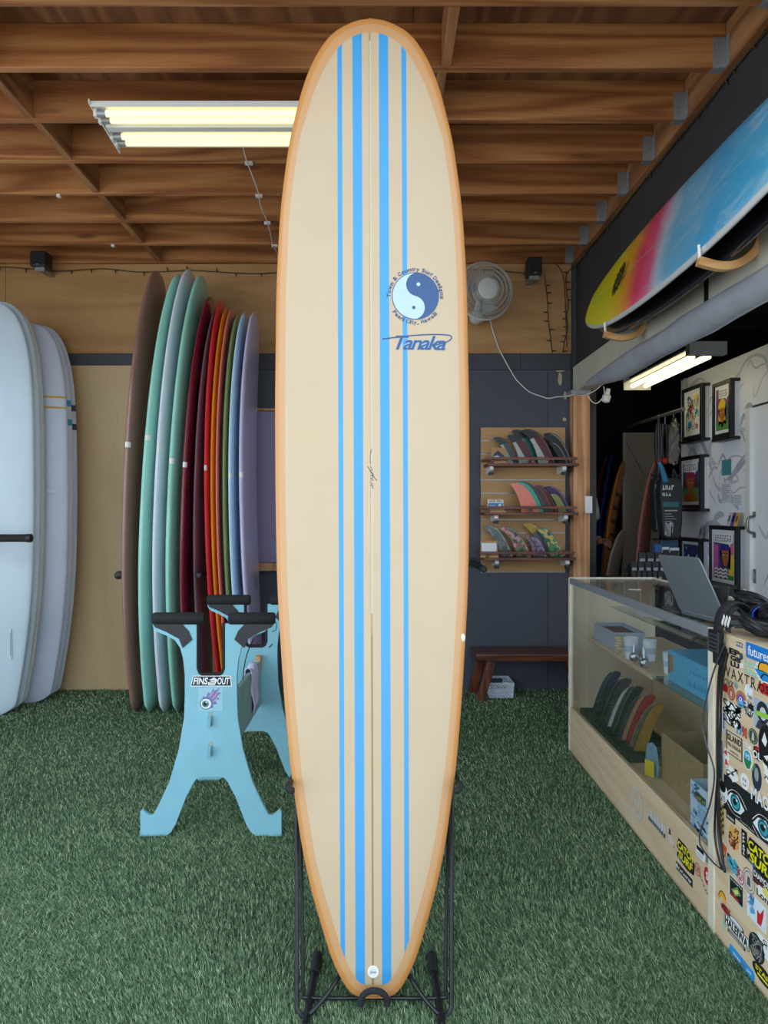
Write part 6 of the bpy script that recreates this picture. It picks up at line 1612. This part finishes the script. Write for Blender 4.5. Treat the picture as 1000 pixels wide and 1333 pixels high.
# strap hanging over the front edge
st_ = thing('tie_strap', 'black tie-down strap with buckle hanging over the counter edge', 'strap', (1.06, 2.28, .9))
sp = [V(1.16, 2.27, 1.02), V(1.12, 2.265, 1.06), V(1.085, 2.27, 1.065), V(1.058, 2.28, 1.03), V(1.050, 2.285, .98), V(1.050, 2.29, .92), V(1.052, 2.292, .868)]
def ribbon(path, half, side, m, thick=.004):
    path = smoothpath(path, 5); side = Vector(side); vv = []
    for p in path: vv += [p - side * half, p + side * half]
    return G().add(vv, [(2 * i, 2 * i + 1, 2 * i + 3, 2 * i + 2) for i in range(len(path) - 1)], m)
ob = ribbon(sp, .028, (0, 1, 0), black_foam).make('webbing', st_, smooth=True); ob.modifiers.new('solid', 'SOLIDIFY').thickness = .005
G().box(1.036, 1.05, 2.255, 2.322, .905, .975, black_plastic).make('buckle', st_, bevel=.004)
for k in range(5): G().box(1.033, 1.0365, 2.262, 2.315, .912 + .012 * k, .917 + .012 * k, mat('buckle_shine', (70, 72, 78), .3)).make('buckle_bar', st_)
ob = ribbon([V(1.11, 2.24, 1.03), V(1.085, 2.235, 1.055), V(1.06, 2.235, 1.03), V(1.055, 2.23, .98)], .014, (0, 1, .1), black_foam).make('webbing', st_, smooth=True); ob.modifiers.new('solid', 'SOLIDIFY').thickness = .004
for k in range(3): G().obox((1.052, 2.215 + .018 * k, 1.012), (.0008, 0, 0), (0, .003, .004), (0, -.008, .014), paper_white).make('white_dash', st_)
for lab, pts, r in (
    ('black cable bundle, thickest strand hanging in front of the counter corner', [(944, 842, 1.05), (936, 880, 1.055), (934, 960, 1.058), (935, 1040, 1.058), (936, 1090, 1.058), (944, 1135, 1.05)], .0042),
    ('black cable looping lowest at the counter corner', [(946, 845, 1.048), (939, 885, 1.052), (938, 960, 1.054), (932, 1045, 1.054), (931, 1090, 1.054), (938, 1125, 1.05), (944, 1135, 1.048)], .0036),
    ('grey cable swinging left across the glass to the corner', [(944, 838, 1.046), (930, 872, 1.046), (921, 905, 1.048), (915, 940, 1.05), (920, 970, 1.05), (930, 1005, 1.05), (925, 1045, 1.05), (913, 1080, 1.05), (912, 1100, 1.05), (928, 1122, 1.05), (943, 1134, 1.046)], .0026),
    ('black cable running straight down the counter edge strip', [(948, 850, 1.044), (940, 900, 1.048), (936, 1000, 1.05), (938, 1080, 1.05), (942, 1120, 1.048), (944, 1134, 1.046)], .003)):
    t_ = thing('cable', lab, 'cable', CPT(*pts[0]))
    G().tube(smoothpath([CPT(*p) for p in pts], 6), r, cable_black if 'grey' not in lab else mat('cable_grey', (70, 70, 84), .4), 6).make('strand', t_, smooth=True)
tag(G().lathe((1.335, 2.90, KH + .002), (0, 0, 1), [(0, .032), (.002, .034), (.075, .04), (.08, .041), (.081, .037), (.006, .03)], black_plastic, 20).make('black_tub', smooth=True), 'small black tub standing behind the laptop', 'tub')
tag(G().lathe((1.30, 2.62, KH + .002), (0, 0, 1), [(0, .024), (.005, .026), (.05, .026), (.07, .012), (.095, .011), (.1, .009)], clear_plastic, 18).make('clear_bottle', smooth=True), 'small clear bottle beside the black straps', 'bottle')

# ================================================================ framed prints on the art wall
XFR = 2.335
def framed(label, px0, px1, yt, yb, art, depth=0.1, cards=None, double=False, bg=(226, 228, 232)):
    d0, d1 = XFR * FPX / (px0 - CX), XFR * FPX / (px1 - CX)
    z1, z0 = PZ(yt, d0), PZ(yb, d0); w = d0 - d1; h = z1 - z0; b = .028
    t_ = thing('framed_print', label, 'picture', (XW, (d0 + d1) / 2, z0))
    fr = G()
    for a in ((d1, d0, z0, z0 + b), (d1, d0, z1 - b, z1), (d1, d1 + b, z0 + b, z1 - b), (d0 - b, d0, z0 + b, z1 - b)): fr.box(XFR, XFR + .03, *a, black_metal)
    fr.make('frame', t_, bevel=.002)
    G().box(XFR + .010, XFR + .016, d1 + b, d0 - b, z0 + b, z1 - b, mat('mount_%d' % bg[0], bg, .6, var=.02)).make('mount', t_)
    art.make('print', t_, lambda u, v, hh: (XFR + .010 - hh, d0 - b - (w - 2 * b) * (.07 + .86 * u), z0 + b + (h - 2 * b) * (.07 + .86 * v)), .0004, .0004)
    G().box(XFR - .004, XW, d1 - .006, d0, z0 - .022, z0 - .002, black_metal).make('ledge', t_, bevel=.001)
    G().box(XFR + .0305, XW, d1 - .006, d0, z1 - .02, z1 - .001, black_metal).make('top_bar', t_, bevel=.001)
    if double:
        G().box(XFR + .031, XW - .04, d1 + .002, d0 - .01, z0 + .0, z1 - .021, black_metal).make('second_frame', t_)
    G().box(XW - .035 if double else XFR + .034, XW, d1 + .01, d0 - .02, z0, z1 - .022, mat('spacer_white', (206, 208, 216), .6)).make('spacer', t_)
    if cards:
        for k, rgb in enumerate(cards):
            yc = d1 + .03 + k * .052
            G().obox((XFR + .02, yc, z1 + .045), (.001, 0, 0), (0, .022, 0), (.012, 0, .045), ink(rgb)).make('postcard', t_)
            G().obox((XFR + .0185, yc, z1 + .05), (.0004, 0, 0), (0, .012, 0), (.006, 0, .02), ink(tuple(max(0, c - 90) for c in rgb))).make('postcard_picture', t_)
    return t_
a = Art(); rr = random.Random(2)
a.rect(0, 0, 1, 1, (232, 228, 216), 1)
for rgb, (x, y), r in (((236, 196, 60), (.8, .86), .14), ((228, 96, 120), (.42, .66), .15), ((52, 160, 190), (.8, .5), .12), ((52, 160, 190), (.3, .2), .17), ((236, 196, 60), (.55, .45), .10), ((216, 96, 110), (.8, .15), .13), ((70, 160, 190), (.25, .9), .12)):
    a.poly([(x + r * rr.uniform(.5, 1.1) * math.cos(i * .57), y + .75 * r * rr.uniform(.5, 1.1) * math.sin(i * .57)) for i in range(11)], rgb, 2)
scrawl(a, 26, (40, 40, 46), 31, .018, 3)
framed('colourful doodle print in a black frame, top left of the art wall', 887.5, 913, 508, 574.7, a)
def lettering(a, x0, y0, x1, y1, rows, n, seed):
    a.poly([(x0 - .03, y0), (x0 - .03, y1 + .02), (x1 + .03, y1 + .02), (x1 + .03, y0 + .02), (x1 - .1, y0 - .03), (x1 - .14, y0 - .09), (x1 - .2, y0 - .03)], (236, 238, 240), 3)
    return glyphs(a, x0 + .02, y0 + .02, x1 - .02, y1, n, (50, 50, 60), seed, 4, rows)
def face(a, hair, skin, cx, cy, bgc, w=.2, h=.26, glasses=None, long_hair=False):
    a.oval(cx, cy + .1, w * 1.35, h * 1.05, hair, 2)
    if long_hair: a.poly([(cx - w * 1.35, cy + .12), (cx - w * 1.2, cy - h * 1.25), (cx - w * .6, cy - h), (cx + w * .6, cy - h), (cx + w * 1.2, cy - h * 1.2), (cx + w * 1.35, cy + .12)], hair, 2)
    a.poly([(cx - w * .9, cy + h * .5), (cx + w * .8, cy + h * .55), (cx + w * .85, cy - h * .1), (cx + w * .4, cy - h * .75), (cx, cy - h * .95), (cx - w * .5, cy - h * .7), (cx - w * .92, cy - h * .05)], skin, 3)
    a.rect(cx - w * .35, cy - h * 1.35, cx + w * .35, cy - h * .7, tuple(int(c * .85) for c in skin), 2)
    for s in (-1, 1): a.oval(cx + s * w * .38, cy + h * .12, w * .17, h * .08, (236, 236, 236), 4, 12).oval(cx + s * w * .38, cy + h * .12, w * .07, h * .07, K_, 5, 10).stroke([(cx + s * w * .6, cy + h * .28), (cx + s * w * .2, cy + h * .3)], .016, K_, 4, smooth=False)
    a.stroke([(cx + .0, cy + h * .1), (cx + w * .12, cy - h * .25), (cx - w * .04, cy - h * .3)], .014, (110, 60, 30), 4)
    a.poly([(cx - w * .25, cy - h * .5), (cx, cy - h * .44), (cx + w * .25, cy - h * .5), (cx, cy - h * .6)], (150, 44, 60), 4)
    if glasses:
        for s in (-1, 1): a.ring(cx + s * w * .42, cy + h * .12, w * .34, h * .2, .22, glasses, 6, 14)
    return a
a = Art().rect(0, 0, 1, 1, (116, 66, 128), 1).rect(0, 0, 1, .22, (84, 140, 66), 2).rect(.75, .22, 1, .62, (70, 96, 120), 2)
face(a, (232, 190, 36), (184, 112, 48), .5, .4, None, .24, .24, None, True); lettering(a, .25, .78, .97, .98, 3, 6, 5)
framed('print of a yellow haired cartoon face, top right of the art wall', 927, 951, 500.5, 572, a, double=True)
a = Art().rect(0, 0, 1, 1, (54, 70, 110), 1).rect(0, 0, 1, .35, (92, 150, 96), 2).poly([(.1, 0), (.9, 0), (.8, .2), (.6, .26), (.4, .26), (.2, .2)], (176, 106, 40), 3)
face(a, (170, 44, 70), (190, 116, 46), .5, .46, None, .24, .26); lettering(a, .1, .78, .92, .98, 3, 6, 6)
framed('print of a red haired cartoon face in a blue field, middle of the art wall', 884, 912, 596, 662, a)
a = Art().rect(0, 0, 1, 1, (44, 62, 116), 1)
for i in range(16): a.oval(rr.random(), rr.random(), .06, .05, rr.choice([(120, 170, 210), (220, 226, 230), (70, 110, 170)]), 2, 8)
a.poly([(.3, 0), (.9, 0), (.8, .4), (.6, .55), (.4, .45)], (222, 150, 60), 3).oval(.6, .35, .12, .1, (206, 70, 90), 4)
framed('dark blue print with orange figure partly behind the laptop', 885, 911, 699, 762, a, cards=[(176, 150, 186)])
a = Art().rect(0, 0, 1, 1, (92, 62, 150), 1).rect(.0, 0, .25, .75, (206, 96, 160), 2).rect(.75, 0, 1, .55, (226, 200, 50), 2).rect(.8, .55, 1, .8, (222, 110, 150), 2).rect(.6, 0, 1, .1, (60, 130, 70), 3)
face(a, (48, 44, 120), (178, 104, 44), .6, .5, None, .2, .24, K_, True)
a.rect(.05, 0, .72, .24, (30, 34, 70), 4)
for k in range(3): a.stroke([(.05 + .112 * i, .05 + .075 * k + (.02 if i % 2 else -.012)) for i in range(7)], .045, (236, 236, 238), 5)
lettering(a, .05, .8, .95, .99, 3, 7, 8)
framed('print of a cartoon face with glasses and wavy striped shirt', 923, 958.6, 683.6, 760, a, cards=[(226, 176, 70), (96, 84, 150), (196, 196, 200)])
def wall_sheet(label, px0, px1, yt, yb, rgb, lines, name):
    d0, d1 = XW * FPX / (px0 - CX), XW * FPX / (px1 - CX); z1, z0 = PZ(yt, d0), PZ(yb, d0)
    t_ = thing(name, label, 'notice', (XW, (d0 + d1) / 2, z0))
    G().box(XW - .004, XW - .0015, d1, d0, z0, z1, ink(rgb)).make('sheet', t_)
    if lines:
        a = Art()
        for k in range(lines): a.rect(.1, .9 - .8 * k / lines - .035, .9 - .25 * (k % 3 == 2), .9 - .8 * k / lines, (150, 152, 160), 1)
        a.make('print', t_, lambda u, v, h: (XW - .004 - h, d0 + (d1 - d0) * u, z0 + (z1 - z0) * v), .0002, .0004)
wall_sheet('plain teal card on the art wall', 940.5, 952.5, 599, 619, (70, 142, 160), 0, 'teal_card')
wall_sheet('pale printed notice below the teal card', 940, 952, 629, 655, (214, 216, 224), 9, 'wall_notice')
wall_sheet('smaller pale notice right of the printed one', 956, 966, 644, 658, (212, 214, 222), 4, 'small_notice')

# ================================================================ side room behind the counter
tag(G().tube([(2.13, 5.15, 2.05), (2.08, 7.4, 2.05)], .014, mat('rod_grey', (110, 106, 98), .5, .4), 10).make('hanging_rod', smooth=True), 'long thin rod running into the dark side room', 'rod')
pb = mat('beige_panel', (158, 148, 132), .7, var=.05, scale=3)
t_ = thing('divider_panel', 'tall beige panel standing in the side room', 'panel', (2.3, 6.5, 0))
G().box(PX(811, 6.5), PX(858, 6.5), 6.5, 6.53, 0, PZ(563, 6.5), pb).make('panel', t_, bevel=.002)
G().box(PX(811, 6.5), PX(814, 6.5), 6.495, 6.5, 0, PZ(563, 6.5), mat('panel_edge', (176, 166, 150), .6)).make('edge_strip', t_)
G().tube([P(815, 575, 6.497), P(840, 621, 6.497)], .003, mat('panel_crack', (110, 100, 88), .7), 5).make('cord', t_)
def side_board(label, px_t, py_t, px_b, d, W, L, rgb, ang, group='boards in the side room', t=.06, tail=.45):
    N = P(px_t, py_t, d + .06); T = Vector((PX(px_b, d), d, .004))
    b = Board(T, N, (math.cos(ang), math.sin(ang), 0), long_outline(W, tail), foil(t), .10, .05, 2.3, 40, 24)
    t_ = thing('side_surfboard', label, 'surfboard', T, group); b.build('hull', t_, paint('paint_s%02x%02x%02x' % rgb, rgb))
    return t_, b
side_board('dark red board leaning at the back of the side room', 790, 592, 765, 7.2, .5, 2, (176, 66, 78), -.25)
side_board('dark blue board leaning in the side room', 797, 590, 779, 6.98, .5, 2, (66, 92, 196), -.25)
side_board('pale teal and white board in the side room', 806, 612, 786, 6.75, .48, 2, (196, 214, 220), -.3, t=.05)
t_, b = side_board('orange board with black bars in the side room', 813, 600, 795, 6.32, .46, 2, (206, 118, 48), -.45, t=.05)
for k in range(9):
    q = b.L * (.30 + .065 * k); v = []; f = []
    for qq in (q, q + .03):
        for j in range(9): u = -b.hw(qq) * .78 + 1.56 * b.hw(qq) * j / 8; v.append(b.deck(qq, u, .0012))
    G().add(v, [(j, j + 1, 10 + j, 9 + j) for j in range(8)], black_plastic).make('bar', t_)
side_board('short white board in front of the orange one in the side room', 812, 690, 800, 6.02, .46, 1.5, (176, 166, 154), -.5, t=.05)
rack_arm('black peg low between the side room boards', (PX(784, 6.2), 6.42, 1.25), (PX(776, 6.2), 6.2, 1.25), .012)
tag(G().box(PX(760.5, 5.40), PX(770, 5.40), 5.375, 5.385, PZ(668, 5.4), PZ(646, 5.4), paper_white).make('switch_cover', bevel=.002), 'white blank cover plate on the post edge', 'cover plate')
# pink board leaning behind the bags
t_, b = side_board('pale pink board leaning behind the hanging bags', 858, 596, 838, 5.95, .42, 2, (206, 132, 122), -.55, t=.05)
g = G()
ro = [b.deck(b.L * (.45 + .1 * math.cos(i * .4)), .12 * math.sin(i * .4), .001) for i in range(16)]
g.tube(ro, .004, mat('red_line', (170, 50, 44), .5), 5, closed=True).make('painted_line', t_)
# bags on a hook rail
hr = thing('hook_rail', 'thin black hook rail holding the bags at the end of the art wall', 'rail', (2.2, 5.3, PZ(619, 5.3)))
G().tube([P(847, 617, 5.3), P(851, 620, 5.3), P(888, 619, 5.3)], .006, black_metal, 8).make('rail', hr, smooth=True)
G().tube([P(850, 702, 5.35), P(887, 702, 5.35)], .006, black_metal, 8).make('rail', hr, smooth=True)
G().tube([(2.05, 5.40, PZ(733, 5.38) + .001), (2.05, 5.40, 2.03)], .009, black_metal, 8).make('pole', hr, smooth=True)
for py_, dd in ((619, 5.3), (702, 5.35)): G().tube([(2.05, dd, PZ(py_, dd)), (2.05, 5.40, PZ(py_, dd))], .005, black_metal, 6).make('bracket', hr)
bagm = mat('bag_black', (32, 35, 40), .6, var=.15, scale=12, bmp=.2)
def bag(label, px0, px1, yt, yb, d, seed):
    a, b_ = P(px0, yb, d), P(px1, yt, d); t_ = thing('board_bag', label, 'bag', (a.x, d, a.z)); w = b_.x - a.x; h = b_.z - a.z
    out = [(.04, .62), (.0, .8), (.08, .96), (.3, 1.0), (.7, 1.0), (.92, .96), (1, .8), (.97, .3), (.92, .05), (.8, 0), (.3, 0), (.16, .05), (.1, .3)]
    G().prism(out, lambda u, v, ww: (a.x + u * w, d + ww, a.z + v * h), -.05, .05, bagm).make('body', t_, bevel=.012, seg=3)
    for s in (.25, .7):
        G().tube(smoothpath([(a.x + w * (s - .1), d - .03, a.z + h * .97), (a.x + w * (s - .02), d - .01, a.z + h * 1.14), (a.x + w * (s + .1), d - .03, a.z + h * .97)], 4), .008, bagm, 6).make('handle', t_, smooth=True)
    ar = Art(); 
    glyphs(ar, .1, .80, .62, .90, 4, (206, 208, 210), seed, 1); glyphs(ar, .1, .70, .5, .77, 3, (206, 208, 210), seed + 1, 1)
    ar.rect(.12, .52, .8, .60, (40, 96, 104), 1); ar.rect(.2, .45, .75, .47, (150, 156, 160), 1)
    for k in range(4): ar.rect(.2, .40 - .04 * k, .5 + .1 * (k % 3), .41 - .04 * k, (140, 146, 150), 1)
    scrawl(ar, 7, (190, 194, 198), seed + 2, .018, 1, (.22, .06, .72, .24))
    ar.make('print', t_, lambda u, v, hh: (a.x + u * w, d - .0505 - hh, a.z + v * h), .0003, .0006)
bag('black board bag with white print, further back of the two', 848, 868, 622, 693, 5.48, 3)
bag('black board bag with white print and teal band in front', 856, 886, 622, 701, 5.30, 7)
ls = mat('strap_black', (28, 26, 28), .5)
for k, (px_, lab) in enumerate(((858, 'left'), (866, 'right'))):
    t_ = thing('hanging_leash', 'black leash with red end hanging %s of the pair above the bags' % lab, 'leash', P(px_, 606, 5.5))
    G().tube(smoothpath([P(px_ - 2, 552, 5.5), P(px_ - 4, 575, 5.5), P(px_ - 2, 600, 5.5), P(px_ + 2, 600, 5.5), P(px_ + 3, 575, 5.5), P(px_ + 1, 552, 5.5)], 5), .014, ls, 8).make('loop', t_, smooth=True)
    G().ell(P(px_, 600, 5.47), .028, .02, .026, mat('red_rubber', (150, 28, 34), .4), 12, 8).make('red_end', t_, smooth=True)
    G().tube([P(px_, 552, 5.5), P(px_, 540, 5.5)], .004, steel, 6).make('hook', t_)
pk = thing('plastic_wrapped_fin_set', 'clear plastic wrapped pack hanging beside the doodle print', 'pack', P(877, 606, 5.45))
a_, b_ = P(869, 606, 5.45), P(885, 545, 5.45)
g = G().ell(((a_.x + b_.x) / 2, 5.45, (a_.z + b_.z) / 2), (b_.x - a_.x) / 2, .05, (b_.z - a_.z) / 2, clear_plastic, 16, 12); r = random.Random(4)
g.v = [(p[0] + r.uniform(-.008, .008), p[1] + r.uniform(-.02, .02), p[2] + r.uniform(-.012, .012)) for p in g.v]; g.make('wrapper', pk)
G().prism([(0, 0), (.07, .01), (.08, .2), (.06, .3), (.02, .3), (-.005, .2)], lambda u, v, w: (a_.x + .012 + u * .9, 5.45 + w, a_.z + .02 + v), -.012, .012, mat('pack_grey', (120, 116, 112), .5, var=.2)).make('contents', pk, bevel=.004)
G().tube([((a_.x + b_.x) / 2, 5.45, b_.z - .02), ((a_.x + b_.x) / 2, 5.45, b_.z + .05)], .003, steel, 6).make('hook', pk)
tag(G().tube([P(858, 602, 5.25), P(862, 610, 5.24), P(867, 628, 5.2)], [.014, .018, .02], mat('blue_strap', (40, 110, 150), .4), 8).make('blue_strap', smooth=True), 'short blue strap hanging over the bag handle', 'strap')
for k, (x0, x1, yt, yb, rgb) in enumerate(((853, 862, 708, 730, (44, 92, 150)), (862, 872, 712, 732, (206, 210, 216)), (872, 885, 713, 733, (210, 214, 218)), (860, 884, 703, 712, (40, 70, 92)))):
    d = 5.36 + .01 * k; a_, b_ = P(x0, yb, d), P(x1 - .6, yt, d)
    t_ = thing('small_package', ['blue wax package', 'white package left', 'white package right', 'dark blue package lying on top'][k] + ' below the hanging bags', 'package', (a_.x, d, a_.z))
    G().box(a_.x, b_.x, d, d + .05, a_.z, b_.z, ink(rgb)).make('box', t_, bevel=.002)
    if k in (1, 2): G().box(a_.x + .004, b_.x - .004, d - .002, d, a_.z + .03, b_.z - .02, ink((40, 42, 50))).make('label', t_)
cab = thing('rear_cabinet', 'dark low cabinet behind the display counter', 'cabinet', (1.95, 4.95, 0))
G().box(1.64, 2.28, 4.72, 5.42, 0, .84, mat('cabinet_dark', (46, 44, 44), .6)).make('body', cab, bevel=.003)
G().box(1.63, 2.29, 4.70, 5.43, .84, .862, mat('cabinet_dark', (46, 44, 44), .6)).make('worktop', cab, bevel=.003)
G().box(1.98, 2.28, 5.34, 5.43, .862, PZ(733, 5.38), mat('cabinet_dark', (46, 44, 44), .6)).make('riser', cab)
rackb = thing('wire_display', 'black stepped display rack for small packets on the rear cabinet', 'display rack', (1.8, 4.9, .862))
for k in range(3): G().box(1.64, 1.98, 4.78 + .07 * k, 4.84 + .07 * k, .8625, .875 + .055 * k, black_metal).make('step', rackb)
n = 0
for row, (py, x0, x1, cnt) in enumerate(((0, 1.645, 1.85, 6), (1, 1.665, 1.90, 5), (2, 1.74, 1.96, 4))):
    for k in range(cnt):
        n += 1; xa = x0 + (x1 - x0) * k / cnt; w = (x1 - x0) / cnt - .006; y = 4.79 + .07 * row; z = .876 + .055 * row
        t_ = thing('black_packet', '%s row black packet, %s from left on the stepped rack' % (('front', 'middle', 'rear')[row], ('first', 'second', 'third', 'fourth', 'fifth', 'sixth')[k]), 'packet', (xa, y, z), 'black packets on the stepped rack')
        G().box(xa, xa + w, y, y + .02, z, z + .075, black_plastic).make('pack', t_, bevel=.001)
        G().box(xa + .006, xa + w - .006, y - .001, y, z + .012, z + .035, mat('packet_label', (150, 154, 162), .5)).make('label', t_)
# white scrap on the case and the person half hidden behind the post
per = thing('person', 'person in a pale grey T-shirt mostly hidden behind the timber post, hand showing', 'person', (1.60, 6.1, 0))
def skin_body(name, verts, edges, radii, m, parent, root=0, sub=2):
    me = bpy.data.meshes.new(name); o = ORG[parent.name]
    me.from_pydata([(v[0] - o.x, v[1] - o.y, v[2] - o.z) for v in verts], edges, [])
    ob = bpy.data.objects.new(name, me); COL.objects.link(ob); ob.parent = parent; ORG[ob.name] = o
    ob.modifiers.new('skin', 'SKIN')
    if not me.skin_vertices: me.skin_vertices.new()
    for i, r in enumerate(radii):
        sv = me.skin_vertices[0].data[i]; sv.radius = (r, r) if not isinstance(r, tuple) else r
        sv.use_root = (i == root)
    s = ob.modifiers.new('sub', 'SUBSURF'); s.levels = sub; s.render_levels = sub
    me.materials.append(m)
    return ob
skinm = mat('skin_tan', (150, 102, 78), .5, var=.05)
bx_, by_ = 1.60, 6.1
vb = [(bx_, by_, .94), (bx_, by_, 1.12), (bx_, by_, 1.30), (bx_, by_, 1.43), (bx_, by_, 1.52), (bx_, by_ - .01, 1.60), (bx_, by_ - .015, 1.69), (bx_, by_ - .01, 1.75),
      (bx_ + .09, by_, .90), (bx_ + .10, by_ - .01, .50), (bx_ + .10, by_ + .01, .09), (bx_ + .11, by_ - .12, .03),
      (bx_ - .09, by_, .90), (bx_ - .10, by_ - .01, .50), (bx_ - .10, by_ + .01, .09), (bx_ - .11, by_ - .12, .03),
      (bx_ + .15, by_ - .02, 1.41), (bx_ + .155, by_ - .04, 1.27), (bx_ + .13, by_ - .05, 1.13), (bx_ + .17, by_ - .16, 1.10), (bx_ + .195, by_ - .20, 1.085),
      (bx_ - .15, by_, 1.41), (bx_ - .17, by_, 1.14), (bx_ - .15, by_ - .08, .92), (bx_ - .15, by_ - .1, .84)]
eb = [(0, 1), (1, 2), (2, 3), (3, 4), (4, 5), (5, 6), (6, 7), (0, 8), (8, 9), (9, 10), (10, 11), (0, 12), (12, 13), (13, 14), (14, 15), (3, 16), (16, 17), (17, 18), (18, 19), (19, 20), (3, 21), (21, 22), (22, 23), (23, 24)]
rb_ = [.125, .115, .13, .11, .052, .075, .088, .06, .08, .056, .038, .032, .08, .056, .038, .032, .05, .045, .037, .029, .03, .05, .04, .028, .03]
body = skin_body('body', vb, eb, rb_, skinm, per)
hb = Vector(vb[20])
for k, (dx, dz) in enumerate(((.0, .022), (.004, .008), (.004, -.006), (.0, -.019))):
    p0 = hb + Vector((0, 0, dz)); skin_body('finger', [p0, p0 + Vector((.034 + dx, -.012, -.004)), p0 + Vector((.052 + dx, -.026, -.018)), p0 + Vector((.048, -.04, -.03))], [(0, 1), (1, 2), (2, 3)], [.0095, .009, .0085, .007], skinm, per, 0, 1)
skin_body('thumb', [hb + Vector((-.01, -.01, .02)), hb + Vector((.01, -.035, .026)), hb + Vector((.03, -.046, .016))], [(0, 1), (1, 2)], [.011, .0095, .008], skinm, per, 0, 1)
shirt = mat('shirt_grey', (176, 174, 166), .8, var=.06, scale=14)
skin_body('t_shirt', [(bx_, by_, .93), (bx_, by_, 1.12), (bx_, by_, 1.30), (bx_, by_, 1.435), (bx_ + .155, by_ - .02, 1.41), (bx_ + .165, by_ - .045, 1.24), (bx_ - .155, by_, 1.41), (bx_ - .172, by_, 1.24)], [(0, 1), (1, 2), (2, 3), (3, 4), (4, 5), (3, 6), (6, 7)], [.142, .13, .142, .118, .064, .066, .064, .06], shirt, per)
skin_body('shorts', [(bx_, by_, .97), (bx_, by_, .92), (bx_ + .09, by_, .86), (bx_ + .10, by_, .52), (bx_ - .09, by_, .86), (bx_ - .10, by_, .52)], [(0, 1), (1, 2), (2, 3), (1, 4), (4, 5)], [.135, .14, .1, .085, .1, .085], mat('shorts_tan', (166, 120, 80), .8), per)
G().tube([Vector(vb[19]) + Vector((math.cos(i * .45) * .012, math.cos(i * .45) * -.02, 0)) + Vector((math.sin(i * .45) * .03 * .3, 0, math.sin(i * .45) * .03)) for i in range(14)], .007, alu, 6, closed=True).make('wristwatch', per)
G().ell((bx_, by_ + .01, 1.74), .095, .105, .075, mat('hair_dark', (36, 28, 24), .7), 16, 10).make('hair', per, smooth=True)
for s in (-1, 1):
    G().ell((bx_ + s * .032, by_ - .093, 1.672), .013, .008, .008, paper_white, 10, 6).make('eye', per, smooth=True)
    G().ell((bx_ + s * .088, by_ - .0, 1.665), .012, .02, .03, skinm, 10, 6).make('ear', per, smooth=True)
G().ell((bx_, by_ - .105, 1.645), .014, .02, .022, skinm, 10, 6).make('nose', per, smooth=True)
G().ell((bx_, by_ - .088, 1.605), .024, .01, .007, mat('lips', (140, 80, 70), .5), 10, 6).make('mouth', per, smooth=True)
